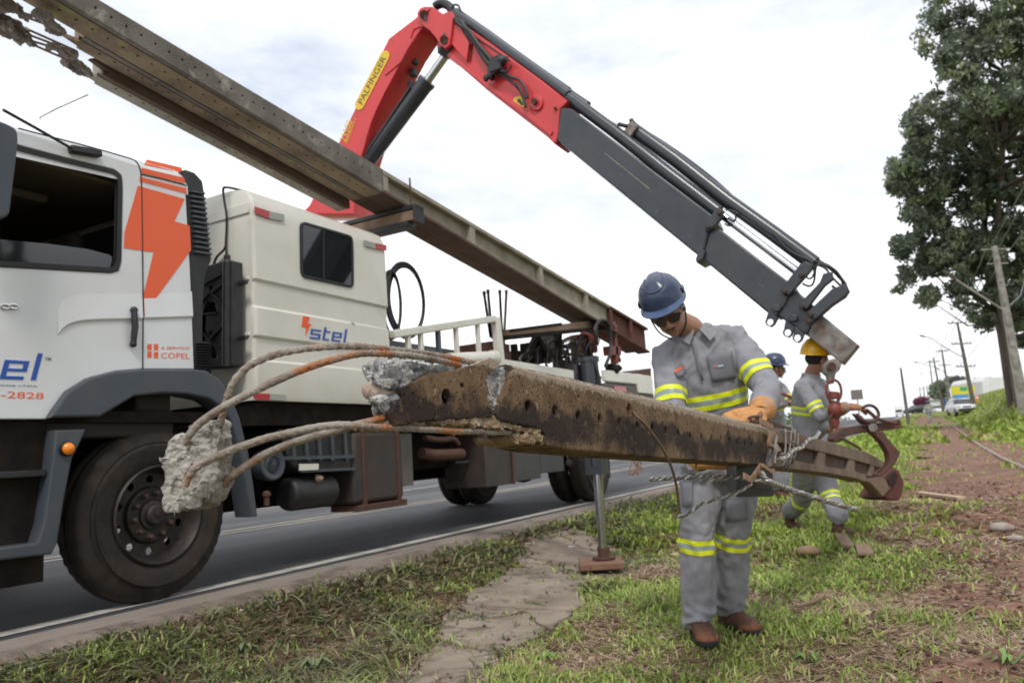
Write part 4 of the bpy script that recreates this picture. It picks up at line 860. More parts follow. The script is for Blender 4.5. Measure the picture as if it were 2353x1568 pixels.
# cable coil behind crew box
cc_ = empty('cable_coil', tuple(onX(935, 690, -4.25)), 'black cable coil standing behind the cream crew box', 'cable coil')
for i, (cx, cy, rx, ry, n_c) in enumerate(((930, 690, 44, 86, 4), (898, 700, 22, 78, 4))):
    mb = MB()
    for k in range(n_c):
        s_ = 1-.035*k; pts = []
        for t in np.linspace(0, 2*math.pi, 40): pts.append(onX(cx+rx*s_*math.cos(t)+k, cy+ry*s_*math.sin(t)+rx*.25*math.cos(t), -4.28-.02*k))
        mb.tube(pts, .014, 7, cap=False)
    obj('cable_loop', mb, hose_mat, cc_, smooth=60)
# wire coils lying on the bed
wc = empty('wire_coil', tuple(onX(1250, 820, -4.5)), 'tangle of grey wire coils lying on truck bed under pole', 'wire coil')
for i, (cx, cy, rx, ry) in enumerate(((1260, 830, 66, 30), (1265, 836, 52, 26), (1245, 842, 40, 24), (1300, 828, 48, 34), (1205, 838, 34, 16), (1310, 815, 30, 40))):
    mb = MB()
    for k in range(3):
        pts = [onX(cx+(rx-2*k)*math.cos(t)+3*math.sin(3*t+k), cy+(ry-2*k)*math.sin(t)+2*math.cos(2*t+k), -4.45-.05*k-.03*i) for t in np.linspace(0, 2*math.pi, 34)]; mb.tube(pts, .012, 5, cap=False)
    obj('wire_loop', mb, wire_mat if i % 2 else galv, wc, smooth=60)
mb = MB()
for k in range(46):
    r = random.Random(k+5); p = np.array((1300+r.uniform(-60, 75), 805+r.uniform(-28, 22))); pts = [onX(p[0]+r.uniform(-9, 9), p[1]+r.uniform(-9, 9), -4.5) for _ in range(5)]; mb.tube(catmull(pts, 3), .007, 4)
obj('wire_scraps', mb, wire_mat, wc, smooth=60)
# ------------------------------------------------------------------ poles carried on the truck (two along the whole bed, one short and lower)
class Plane:
    """vertical (or tilted) plane: origin o, unit axes a (along), b (up), n (towards the verge)"""
    def __init__(s, o, a, b): s.o = Vector(o); s.a = Vector(a).normalized(); s.n = None; b = Vector(b); b = b-s.a*b.dot(s.a); s.b = b.normalized(); s.n = s.a.cross(s.b)
    def mtx(s, off=0):
        o = s.o+s.n*off; return Matrix(((s.a.x, s.b.x, s.n.x, o.x), (s.a.y, s.b.y, s.n.y, o.y), (s.a.z, s.b.z, s.n.z, o.z), (0, 0, 0, 1)))
    def pix(s, x, y, off=0):
        r = Vector(ray(x, y)); c = Vector(CAM); o = s.o+s.n*off; t = (o-c).dot(s.n)/r.dot(s.n); p = c+r*t-o; return (p.dot(s.a), p.dot(s.b))
    def p3(s, x, y, off=0): u, v = s.pix(x, y, off); return s.o+s.a*u+s.b*v+s.n*off
    def P(s, pts, off=0, ox=0, oy=0, k=1.): return [s.pix(ox+k*x, oy+k*y, off) for x, y in pts]
TT = lambda Y: 3.982-.092*Y
BB = lambda Y: 3.922-.122*Y
def carried(name, label, x0, x1, Ya, Yb, m_side, m_und, drop=0, ragged=True, holes_u=True, thick=None):
    """concrete pole lying along the truck: solid drilled tip, then a panelled web with ribs"""
    root = empty(name, ((x0+x1)/2, Ya+1, BB(Ya+1)-drop), label, 'concrete pole', 'broken concrete poles loaded on the truck')
    Ys = 5.24; w = x0-x1; top = (lambda Y: TT(Y)-drop) if not thick else (lambda Y: BB(Y)-drop+thick)
    bot = lambda Y: BB(Y)-drop
    e = min(Yb, Ys)
    ss = [Ya+(.05*math.sin(k*2.3)+.04*math.cos(k*5.1) if ragged else 0) for k in range(6)]
    side = [(Ya+.12 if ragged else Ya, top(Ya)), (e, top(e)), (e, bot(e)), (Ya, bot(Ya))]
    if ragged: side = [(Ya, bot(Ya))]+[(ss[k], bot(Ya)+(top(Ya)-bot(Ya))*k/5) for k in range(1, 6)]+[(e, top(e)), (e, bot(e))]
    hs = []
    y = Ya+.1
    while y < e-.06: z = bot(y)+(top(y)-bot(y))*.52; hs.append(circ((y, z), .0085, 8)); y += .1
    mb = MB(); mb.plate([side]+hs, SIDE(x0-.02), .04, bevel=.004); obj('drilled_face', mb, m_side, root, smooth=20)
    mb = MB(); inner = [(Ya+.03, bot(Ya)+.025), (Ya+.03, top(Ya)-.02), (e, top(e)-.015), (e, bot(e)+.025)]
    mb.plate([inner], SIDE((x0-.04+x1)/2), (w-.045)); obj('core', mb, m_und, root, smooth=20)
    dirv = Vector((0, 1, -.122)).normalized(); pl = Plane((0, 0, bot(0)), dirv, (1, 0, 0))
    k_ = 1/dirv.y
    hs = []; y = Ya+.15
    while y < e-.08 and holes_u: hs.append(circ((y*k_, (x0+x1)/2), .009, 8)); y += .1
    mb = MB(); edge = [((ss[k])*k_, x1+.006+(w-.055)*k/5) for k in range(6)] if ragged else [(Ya*k_, x1+.006), (Ya*k_, x0-.045)]
    mb.plate([edge+[(e*k_, x0-.045), (e*k_, x1+.006)]]+hs, pl.mtx(-.014), .028, bevel=.003); obj('underside_face', mb, m_und, root, smooth=20)
    if Yb > Ys:
        E = Yb; stain = 10.6
        mb = MB(); f = .045
        def seg(ya, yb, zlo, zhi, xa, xb, m):
            q = MB(); q.add([(xa, ya, zlo(ya)), (xa, yb, zlo(yb)), (xa, yb, zhi(yb)), (xa, ya, zhi(ya)), (xb, ya, zlo(ya)), (xb, yb, zlo(yb)), (xb, yb, zhi(yb)), (xb, ya, zhi(ya))], [(0, 1, 2, 3), (7, 6, 5, 4), (0, 4, 5, 1), (3, 2, 6, 7), (0, 3, 7, 4), (1, 5, 6, 2)]); return q
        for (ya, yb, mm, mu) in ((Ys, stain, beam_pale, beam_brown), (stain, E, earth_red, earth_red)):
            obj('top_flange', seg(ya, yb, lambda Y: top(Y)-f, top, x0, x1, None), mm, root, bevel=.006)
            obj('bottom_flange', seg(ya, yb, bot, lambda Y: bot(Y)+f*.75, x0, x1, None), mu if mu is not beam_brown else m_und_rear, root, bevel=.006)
            obj('web', seg(ya, yb, lambda Y: bot(Y)+f*.7, lambda Y: top(Y)-f*.9, x0-.065, x1+.05, None), mm, root)
        for yr in (Ys+.03, 6.75, 8.35, 9.75, 10.65, 11.5):
            obj('rib', seg(yr-.05, yr+.05, lambda Y: bot(Y)+f*.7, lambda Y: top(Y)-f*.9, x0-.006, x0-.08, None), beam_pale if yr < 10.6 else earth_red, root, bevel=.005)
    return root
m_und_rear = beam_brown
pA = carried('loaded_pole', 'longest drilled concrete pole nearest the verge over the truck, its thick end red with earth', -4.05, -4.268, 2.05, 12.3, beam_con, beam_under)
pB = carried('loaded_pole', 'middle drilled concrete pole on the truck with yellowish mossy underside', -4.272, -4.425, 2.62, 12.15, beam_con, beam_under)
m_und_rear = beam_brown
pC = carried('loaded_pole', 'lowest broken concrete pole on the truck, pale drilled underside farthest from the verge', -4.445, -4.60, 2.85, 5.24, beam_brown, beam_pale, drop=.062, thick=.19)  # side face in a darker brown, its shade put into the colour
# broken chunks still strung on the strands, reaching over the camera side
strands = pB
def blob_chunk(name, cs, m, parent, vox=.012, s=1.):
    mb = MB(); 
    for c, r in cs: mb.ball(c, r, 10, 7)
    v, f, _ = remesh(mb, vox, 1, lambda p: 2.2*rocky(p, .55)); return obj(name, None, m, parent, verts=v, faces=f, smooth=25)
chunk_mat = mat('broken_concrete_old', (.20, .165, .14), .92, 0, (.075, .06, .052), 6, .8, bump=.6, bscale=90, col3=(.36, .33, .30), s3=13, lo3=.55, hi3=.66)
def UX(x, y, Z=3.58, X=None): return Vector(onX(x, y, -4.45 if X is None else X))
ck = empty('hanging_chunk', tuple(UX(40, 60)), 'broken grey and brown concrete chunk strung on strands at front end of loaded poles', 'concrete chunk')
blob_chunk('lump', [(UX(8, 52), (.05, .07, .045)), (UX(30, 62), (.05, .05, .045)), (UX(52, 78), (.05, .045, .035)), (UX(72, 100), (.04, .035, .018)), (UX(-20, 50), (.05, .10, .06)), (UX(15, 72), (.05, .07, .025)), (UX(48, 92), (.04, .04, .018))], chunk_mat, ck)
blob_chunk('lump', [(UX(10, 10, X=-4.35), (.05, .06, .035)), (UX(35, 18, X=-4.35), (.04, .04, .022)), (UX(62, 38, X=-4.35), (.035, .035, .015)), (UX(-15, 5, X=-4.35), (.07, .08, .06))], chunk_mat, ck)
mb = MB()
for a, b in (((50, 62), (172, 116)), ((60, 78), (145, 110)), ((80, 105), (160, 140)), ((78, 96), (150, 118)), ((60, 40), (130, 66)), ((20, 20), (120, 50))): mb.tube([UX(*a), UX(*b, X=-4.42)], .008, 6)
obj('strand', mb, wire_mat, ck)
blob_chunk('broken_end', [(UX(128, 108, X=-4.36), (.05, .05, .025)), (UX(155, 122, X=-4.36), (.06, .07, .03)), (UX(165, 146, X=-4.5), (.05, .07, .04)), (UX(185, 160, X=-4.55), (.05, .08, .035))], chunk_mat, pC)
blob_chunk('broken_end', [(UX(95, 40, X=-4.2), (.06, .07, .03)), (UX(125, 66, X=-4.2), (.06, .07, .025))], chunk_mat, pA)
mb = MB(); a = Vector(onX(408, 272, -4.62)); mb.tube([a, a-Vector((0, .0, .06))], .01, 6); obj('tie_wire', mb, wire_mat, pC)
# timber rack under the poles, behind the crew box
rk = empty('pole_rack', (-4.4, 5.6, 2.9), 'black steel rack with pale timber carrying the loaded poles behind the crew box', 'rack')
RY = 5.6; zb = BB(RY)-.03
q = lambda x, y: Vector(onY(x, y, RY))
zk = BB(RY)
mb = MB(); mb.box2((-3.93, RY-.06, zk-.045), (-5.6, RY+.06, zk-.005)); mb.box2((-3.93, RY-.08, zk-.17), (-3.945, RY+.08, zk-.005)); mb.box2((-4.02, RY-.07, zk-.20), (-4.62, RY+.07, zk-.15)); mb.box2((-4.55, RY-.05, zk-.5), (-4.66, RY+.05, zk-.20)); mb.box2((-4.6, RY-.04, 1.5), (-4.7, RY+.04, zk-.4)); mb.box2((-5.5, RY-.04, 1.5), (-5.6, RY+.04, zk-.04)); obj('rack_frame', mb, black_plastic, rk, bevel=.004)
mb = MB(); mb.box2((-3.95, RY-.05, zk-.145), (-5.4, RY+.05, zk-.05)); obj('timber', mb, wood, rk, bevel=.005)
mb = MB(); mb.tube([(-4.02, RY, zk-.0), (-4.02, RY, TT(RY)+.05)], .009, 6); obj('stop_pin', mb, rust, rk)

# ------------------------------------------------------------------ loader crane
B0 = Vector((-5.3, 6.6, 0)); tip = Vector(dep(1915, 850, 6.1)); ca = tip-B0; ca.z = 0; ca.normalize()
CP = Plane(B0, ca, (0, 0, 1))
if CP.n.dot(Vector(CAM)-B0) < 0: print('flip plane')
crane = empty('loader_crane', (-5.75, 6.6, 1.6), 'red and charcoal folding loader crane arching over the truck', 'crane')
k4 = dict(ox=672, oy=0, k=.3); k8 = dict(ox=1243.2, oy=168, k=.407)
def cpl(name, loops, off, th, m, bevel=.01, kk=k4, label=None, parent=None):
    mb = MB(); mb.plate([CP.P(l, off, kk['ox'], kk['oy'], kk['k']) for l in loops], CP.mtx(off-th/2), th, bevel=bevel); return obj(name, mb, m, parent or crane, label, smooth=35)
def c3(x, y, off=0, kk=k4): return CP.p3(kk['ox']+kk['k']*x, kk['oy']+kk['k']*y, off)
arm = cpl('main_arm', [[(735, 295), (955, 128), (1010, 150), (1000, 205), (960, 258), (880, 380), (832, 470), (770, 590), (700, 720), (640, 845), (600, 940), (572, 1030), (555, 1100), (525, 1195), (500, 1290), (470, 1640), (60, 1640), (130, 1568), (355, 1090)]], 0, .36, crane_red, .012)
mb = MB(); mb.box2((-6.0, 6.35, 1.6), (-5.45, 6.9, 3.3)); mb.tube([(-5.72, 6.62, 1.2), (-5.72, 6.62, 2.0)], .3, 24); obj('column', mb, crane_red, crane, bevel=.03)
# pressed fold on the arm, small blocks
mb = MB(); mb.tube(catmull([c3(1000, 200, .003), c3(930, 225, .003), c3(905, 290, .003)], 5), .012, 6); mb.tube(catmull([c3(832, 470, .003), c3(790, 510, .003), c3(710, 575, .003)], 5), .012, 6); obj('weld_seam', mb, crane_red, arm)
cpl('knuckle_plate', [[(975, 65), (1005, 52), (1068, 52), (1110, 80), (1150, 108), (1190, 88), (1212, 86), (1228, 112), (1216, 250), (1200, 345), (1165, 372), (1132, 350), (1095, 290), (1050, 235), (1000, 200), (958, 150), (953, 100)]], .06, .05, crane_red, .008)
cpl('knuckle_plate', [[(975, 65), (1005, 52), (1068, 52), (1110, 80), (1150, 108), (1190, 88), (1212, 86), (1228, 112), (1216, 250), (1200, 345), (1165, 372), (1132, 350), (1095, 290), (1050, 235), (1000, 200), (958, 150), (953, 100)]], -.36, .05, crane_red, .008)
cpl('pin_plate', [[(985, 85), (1005, 78), (1025, 92), (1024, 165), (1005, 150), (980, 125)]], .075, .012, crane_black)
cpl('pin_plate', [[(1156, 245), (1170, 270), (1182, 320), (1165, 340), (1132, 322), (1142, 285)]], .075, .012, crane_black)
mb = MB(); mb.tube([c3(1005, 115, .09), c3(1005, 115, -.4)], .05, 16); mb.tube([c3(1075, 120, .02), c3(1075, 120, -.3)], .075, 16); mb.tube([c3(1158, 305, .09), c3(1158, 305, -.4)], .045, 16); obj('pivot_pin', mb, rust, crane)
jib = cpl('outer_arm', [[(1215, 140), (1330, 205), (1500, 320), (1900, 610), (2105, 772), (2085, 800), (2050, 830), (2043, 870), (2034, 1000), (2020, 1085), (2000, 1098), (1945, 1045), (1500, 700), (1210, 450), (1130, 405), (1105, 330), (1180, 300)]], -.02, .34, crane_red, .014)
cpl('arm_stiffener', [[(1230, 420), (1215, 445), (1500, 680), (1800, 905), (1975, 1040), (1990, 1005), (1815, 862), (1500, 640)]], .0, .03, crane_red, .006)
cpl('arm_stiffener', [[(1240, 180), (1300, 215), (1310, 260), (1350, 330), (1330, 470), (1205, 330)]], .03, .06, crane_red, .012)
cpl('pin_boss', [circ((1860, 785), 52, 20, 62)], .006, .03, crane_red)
mb = MB(); mb.tube([c3(1845, 775, .05), c3(1865, 785, -.02)], .03, 12); mb.tube([c3(2010, 830, .01), c3(2010, 830, -.03)], .016, 10); obj('boss_pin', mb, rust, crane)
# arm decals: brand strip, model figures, warning triangle
def on_arm(p, off=.003): return c3(*p, off)
u0, u1 = c3(515, 800, .004), c3(706, 432, .004)
mb = MB(); strip = []
L_ = (u1-u0); d_ = L_.normalized(); nrm = d_.cross(CP.n).normalized(); hw = .072
P2 = []
for k in range(9): t = math.pi*(k/8)+0; P2.append(u1+d_*(hw*math.sin(t))*.9+nrm*(hw*math.cos(t)))
for k in range(9): t = math.pi*(k/8); P2.append(u0-d_*(hw*math.sin(t))*.9-nrm*(hw*math.cos(t)))
mb.prism(P2, CP.n*.003); st_ = obj('brand_strip', mb, yellow_vinyl, arm, smooth=0)
def plate_text(txt, a, b, h, m, parent, n, lift=.004):
    v, f = text_geo(txt, 1, .002); v = np.array(v); v[:, 0] -= v[:, 0].min(); v[:, 1] -= v[:, 1].min(); w = v[:, 0].max(); hh = v[:, 1].max()
    d = (b-a); L = d.length; d = d/L; up = n.cross(d).normalized()
    out = [a+d*(p[0]/w*L)+up*((p[1]/hh-.5)*h)+n*(lift+p[2]*0+(.0008 if p[2] > 0 else 0)) for p in v]
    return obj('lettering', None, m, parent, verts=[tuple(o) for o in out], faces=f, smooth=0)
plate_text('PALFINGER', u0+d_*.01, u1-d_*.01, .085, black_vinyl, arm, CP.n)
a_, b_ = c3(385, 1085, .002), c3(440, 925, .002); plate_text('23500', a_, b_, .11, yellow_vinyl, arm, CP.n)
a_, b_ = c3(415, 1095, .002), c3(485, 905, .002); plate_text('PERFORMANCE', a_, b_, .04, yellow_vinyl, arm, CP.n)
cpl('warning_label', [[(1700, 745), (1745, 735), (1785, 810), (1755, 832), (1685, 780)]], -.016, .004, yellow_vinyl, 0)
cpl('warning_mark', [[(1718, 765), (1740, 755), (1765, 800), (1750, 808), (1735, 785), (1722, 785)]], -.012, .004, black_vinyl, 0)
# elbow cylinder
a, b, c_, d2 = c3(585, 1215, -.14), c3(1030, 625, -.14), c3(1020, 640, -.14), c3(1190, 400, -.14)
a = a+(a-b)*.25
mb = MB(); mb.tube([a, b], .098, 28); mb.tube([b-(b-a)*.03, b+(b-a)*.01], .105, 28); mb.tube([c3(560, 1180, -.04), c3(900, 668, -.04)], .014, 8); obj('elbow_cylinder', mb, crane_black2, crane, smooth=50)
mb = MB(); mb.tube([c_, d2], .05, 24); obj('elbow_rod', mb, steel_rod, crane, smooth=60)
mb = MB(); mb.tube([c3(1180, 385, -.0), c3(1255, 400, -.34)], .085, 20); mb.box(tuple(c3(1190, 378, -.14)), (.16, .2, .14)); obj('rod_head', mb, black_plastic, crane, bevel=.01)
for p in ((935, 470), (925, 560), (912, 655)):
    mb = MB(); mb.box(tuple(c3(*p, -.2)), (.07, .08, .09)); obj('hose_clamp', mb, black_plastic, crane, bevel=.01)
# telescopic sections
def tele(name, pts, off, th, m, kk=k8, bevel=.016): return cpl(name, [pts], off, th, m, bevel, kk)
t1 = tele('telescopic_section', [(110, 190), (170, 200), (965, 800), (985, 845), (945, 905), (925, 990), (880, 1025), (860, 1010), (80, 372)], -.03, .30, crane_black)
t2 = tele('telescopic_section', [(950, 880), (1010, 880), (1420, 1195), (1445, 1235), (1400, 1260), (1385, 1300), (1330, 1375), (1290, 1362), (905, 1045)], -.045, .26, crane_black)
t3 = tele('telescopic_section', [(1390, 1200), (1450, 1235), (1560, 1330), (1580, 1370), (1530, 1420), (1500, 1478), (1470, 1462), (1310, 1350)], -.06, .22, crane_black)
t4 = tele('galvanised_section', [(1500, 1300), (1590, 1368), (1790, 1533), (1700, 1642), (1500, 1480)], -.075, .18, galv)
# scratches are thin bright streaks of wear
cpl('scratch', [[(357, 450), (440, 515), (438, 519), (356, 453)], [(438, 512), (612, 652), (608, 656), (440, 517)]], -.0285, .002, beam_pale, 0, k8, parent=t1)
# cylinders above the boom
def ctube(name, pts, r, m, off, kk=k8, n=16, parent=None):
    mb = MB(); mb.tube([c3(x, y, off, kk) for x, y in pts], r, n); return obj(name, mb, m, parent or crane, smooth=55)
mb = MB(); P = [c3(x, y, -.1) for x, y in ((1235, 108), (1300, 150), (1500, 290), (1900, 580), (2110, 730))]
mb.tube(P, .055, 14); P = [c3(x, y, -.2) for x, y in ((1250, 95), (1320, 145), (1500, 270), (1900, 560), (2110, 705))]; mb.tube(P, .05, 12); obj('extension_cylinder', mb, crane_black2, crane, smooth=50)
ctube('extension_cylinder', [(140, 128), (400, 320), (720, 570), (1000, 785)], .062, crane_black2, -.12)
ctube('cylinder_rod', [(1030, 808), (1440, 1118)], .034, steel_rod, -.12)
ctube('extension_cylinder', [(500, 305), (760, 492), (1050, 720), (1310, 905), (1540, 1075)], .068, crane_black2, -.2)
ctube('cylinder_sleeve', [(150, 110), (262, 185)], .045, crane_black2, -.2)
cpl('cylinder_cap', [[(465, 325), (510, 270), (545, 300), (500, 358)]], -.10, .14, galv, .008, k8)
mb = MB(); mb.tube([c3(435, 288, -.1, k8), c3(480, 300, -.1, k8)], .02, 8); mb.tube([c3(505, 262, -.15, k8), c3(520, 285, -.15, k8)], .022, 8); obj('valve', mb, black_plastic, crane)
cpl('boom_bracket', [[(925, 865), (975, 775), (1000, 755), (1030, 775), (1020, 815), (950, 890), (925, 895)]], -.0, .05, crane_black, .008, k8)
cpl('boom_bracket', [[(885, 1000), (900, 980), (925, 1005), (912, 1050), (875, 1068), (870, 1050)]], .0, .30, crane_black, .008, k8)
cpl('boom_bracket', [[(1350, 1222), (1460, 1075), (1490, 1060), (1530, 1080), (1525, 1110), (1400, 1250), (1370, 1252)]], .01, .06, crane_black, .008, k8)
cpl('boom_bracket', [[(1455, 1300), (1570, 1180), (1590, 1130), (1640, 1120), (1650, 1160), (1600, 1200), (1500, 1330), (1470, 1330)]], .01, .06, crane_black, .008, k8)
cpl('boom_bracket', [[(1495, 1352), (1640, 1215), (1720, 1185), (1738, 1225), (1715, 1260), (1640, 1310), (1560, 1380), (1540, 1388)]], .02, .10, crane_black, .01, k8)
for p in ((1005, 790), (940, 868), (1470, 1140), (1372, 1232), (1472, 1318), (1522, 1362), (1508, 1402)): mb = MB(); mb.lathe([(0, .022), (.012, .022), (.02, .014)], c3(*p, .02, k8), CP.n, 10, cap=True); obj('bolt', mb, nut_mat, crane)
for cx, cy, hx, hy in ((1310, 1355, 1285, 1398), (1405, 1410, 1385, 1458), (1460, 1445, 1440, 1488)):
    L = [(cx-32, cy-22), (cx+22, cy+20), (hx+26, hy+16), (hx+8, hy+30), (hx-14, hy+24), (hx-26, hy+4), (hx-20, hy-20)]
    mb = MB(); mb.plate([CP.P(L, 0, 1243.2, 168, .407), circ(CP.pix(1243.2+.407*(hx-2), 168+.407*(hy+2)), .030, 12)], CP.mtx(-.06), .05, bevel=.005); obj('lifting_lug', mb, crane_black, crane)
for cx, cy in ((1325, 1325), (1420, 1380)):
    cpl('round_boss', [circ((cx, cy), 26, 18, 20)], -.02, .03, crane_black, .006, k8)
# hoses
def chose(pts, r=.012, kk=k8, off=-.08, m=hose_mat, name='hose'): mb = MB(); mb.tube(catmull([c3(x, y, off, kk) for x, y in pts], 6), r, 7); return obj(name, mb, m, crane, smooth=60)
chose([(1040, 770), (1080, 780), (1098, 815), (1085, 835), (1050, 815)], .008)
chose([(1035, 850), (1060, 862), (1072, 850), (1050, 835)], .008)
chose([(560, 310), (760, 440), (940, 575), (1050, 670), (1110, 730), (1260, 845), (1330, 905), (1420, 960), (1500, 1010), (1570, 1060), (1640, 1110), (1690, 1160), (1720, 1200)], .014, off=-.26)
chose([(160, 105), (260, 180), (350, 250), (430, 300)], .014, off=-.24)
chose([(1310, 905), (1380, 985), (1450, 1030), (1500, 1050), (1530, 1080), (1545, 1130)], .011)
chose([(1550, 1075), (1540, 1170), (1520, 1200), (1490, 1195), (1475, 1185)], .009)
chose([(1560, 1070), (1535, 1140), (1515, 1160), (1495, 1150)], .008)
chose([(1540, 1060), (1620, 1085), (1680, 1140), (1700, 1190), (1670, 1215), (1640, 1200)], .011)
chose([(1530, 1070), (1600, 1100), (1640, 1150), (1700, 1210)], .010, off=-.2)
chose([(1570, 1075), (1650, 1105), (1700, 1165), (1722, 1195)], .010, off=-.02)
# hoses over the knuckle, on the outer arm
chose([(1090, 55), (1120, 35), (1160, 30), (1205, 60), (1225, 100), (1240, 130)], .05, k4, -.16)
chose([(1215, 70), (1235, 40), (1270, 45), (1290, 90), (1340, 140), (1420, 200)], .012, k4, -.1)
chose([(1240, 150), (1300, 180), (1340, 260), (1400, 330), (1450, 420), (1500, 490), (1540, 520)], .028, k4, .03)
chose([(1250, 165), (1290, 200), (1350, 240), (1420, 340), (1470, 400), (1540, 480)], .022, k4, .05)
mb = MB(); mb.box(tuple(c3(1565, 500, .06)), (.13, .1, .16)); mb.ball(tuple(c3(1600, 470, .06)), .06); mb.box(tuple(c3(1520, 560, .05)), (.05, .08, .14)); mb.tube([c3(1590, 520, .08), c3(1490, 600, .08)], .02, 8); mb.ball(tuple(c3(1480, 600, .08)), (.03, .03, .04)); obj('hydraulic_valve', mb, black_plastic, crane, bevel=.01)
mb = MB(); mb.tube([c3(1620+52*math.cos(t), 500+50*math.sin(t), .08) for t in np.linspace(0, 5.6, 20)], .012, 6); obj('hose_loop', mb, hose_mat, crane)
chose([(1580, 560), (1640, 600), (1690, 640), (1740, 690), (1780, 760)], .016, k4, .04)
chose([(1600, 540), (1670, 590), (1740, 620), (1790, 700), (1800, 750)], .016, k4, .06)
chose([(1710, 640), (1750, 700), (1770, 760), (1785, 820)], .016, k4, .05)
chose([(1360, 470+0), (1390, 300), (1480, 340), (1600, 420), (1650, 440)], .006, k4, -.012)
# hook: swivel plate, ring, red swivel block, lower chain
hk = empty('crane_hook', tuple(dep(1915, 880, 6.05)), 'rusty hook with red swivel link hanging from the crane boom tip', 'hook')
HY = Plane(dep(1915, 880, 6.05), cv(1, 0, 0), (0, 0, 1)); 
def hp(pts, off, th, m, name='plate', hole=None, bevel=.006):
    L = [HY.P(pts, off)]
    if hole: L += hole
    mb = MB(); mb.plate(L, HY.mtx(off-th/2), th, bevel=bevel); return obj(name, mb, m, hk)
hp([(1893, 838), (1905, 826), (1922, 822), (1934, 835), (1930, 848), (1920, 858), (1916, 880), (1906, 882), (1902, 862), (1894, 856)], .0, .06, galv, 'swivel_link')
mb = MB(); mb.tube([HY.p3(1911, 841, .05), HY.p3(1911, 841, -.08)], .032, 14); obj('link_pin', mb, rust, hk)
mb = MB(); P = [(1903, 878), (1913, 872), (1926, 878), (1932, 895), (1930, 912), (1920, 924), (1908, 922), (1900, 908), (1898, 890), (1903, 878)]
mb.tube(catmull([HY.p3(x, y, 0) for x, y in P], 5), .011, 8); obj('chain_link', mb, red_iron, hk)
mb = MB(); mb.tube([HY.p3(1916, 900, 0), HY.p3(1915, 915, 0)], .04, 14); mb.lathe([(0, .025), (.03, .05), (.07, .055), (.10, .04), (.12, .025)], HY.p3(1915, 925, 0), (0, 0, -1), 16, cap=True); obj('swivel_cap', mb, red_iron, hk, smooth=50)
hp([(1915, 922), (1928, 918), (1935, 930), (1934, 950), (1930, 962), (1918, 962), (1913, 945)], .03, .09, tong_mat, 'swivel_block', bevel=.012)
hp([(1917, 950), (1930, 955), (1930, 972), (1924, 984), (1914, 982), (1910, 968)], .02, .06, red_iron, 'hook_body', bevel=.01)
mb = MB(); mb.tube(catmull([HY.p3(x, y, .02) for x, y in ((1912, 950), (1906, 965), (1910, 985), (1906, 1000), (1902, 1012))], 4), .012, 7); obj('chain', mb, rust, hk)
# pole tongs
tg = empty('pole_tongs', tuple(dep(1990, 985, 5.75)), 'brown and red iron pole tongs gripping the far end of the fallen pole', 'tongs')
TP = Plane(dep(1990, 985, 5.75), cv(1, 0, -.25), (0, 0, 1)); o2 = dict(ox=1713.6, oy=840, k=.2142)
def tp(name, pts, off, th, m, hole=None, bevel=.008):
    L = [TP.P(pts, off, **o2)]
    if hole: L.append(circ(TP.pix(o2['ox']+o2['k']*hole[0], o2['oy']+o2['k']*hole[1], off), hole[2], 12))
    mb = MB(); mb.plate(L, TP.mtx(off-th/2), th, bevel=bevel); return obj(name, mb, m, tg)
tp('lever_arm', [(1040, 660), (1330, 625), (1655, 568), (1682, 662), (1400, 705), (1190, 725), (1070, 752), (1050, 800), (1010, 815), (1000, 720)], .0, .05, tong_mat, hole=(1625, 622, .017))
tp('curved_jaw', [(1000, 690), (1040, 665), (1045, 720), (1015, 760), (1000, 820), (950, 818), (935, 780), (955, 715)], .02, .07, tong_mat)
tp('lower_jaw', [(1345, 700), (1475, 700), (1540, 800), (1660, 925), (1650, 960), (1600, 1060), (1500, 1150), (1440, 1190), (1290, 1165), (1262, 1145), (1300, 1130), (1440, 1160), (1520, 1075), (1545, 1010), (1530, 930), (1470, 830)], .05, .06, tong_mat)
tp('upper_plate', [(1170, 510), (1240, 530), (1300, 590), (1360, 600), (1330, 640), (1260, 620)], -.03, .05, tong_mat)
mb = MB(); mb.tube([TP.p3(1713.6+.2142*1362, 840+.2142*660, .06), TP.p3(1713.6+.2142*1362, 840+.2142*660, -.06)], .032, 16); obj('tong_pivot', mb, galv, tg)
def tpt(pts, r, off=.03, nm='handle_loop'): mb = MB(); mb.tube(catmull([TP.p3(1713.6+.2142*x, 840+.2142*y, off) for x, y in pts], 6), r, 9); return obj(nm, mb, tong_mat, tg, smooth=60)
tpt([(1250, 450), (1300, 425), (1360, 430), (1405, 470), (1420, 530), (1380, 580), (1300, 595), (1220, 560), (1190, 520)], .012)
tpt([(1290, 470), (1340, 510), (1400, 560), (1480, 590), (1560, 610), (1615, 615)], .014)
tpt([(1180, 520), (1230, 570), (1310, 600), (1380, 590), (1400, 560)], .014)
tpt([(1010, 770), (1060, 790), (1130, 830), (1200, 870), (1225, 900), (1235, 960), (1220, 1130), (1205, 1175)], .010, .06, 'tie_rod')
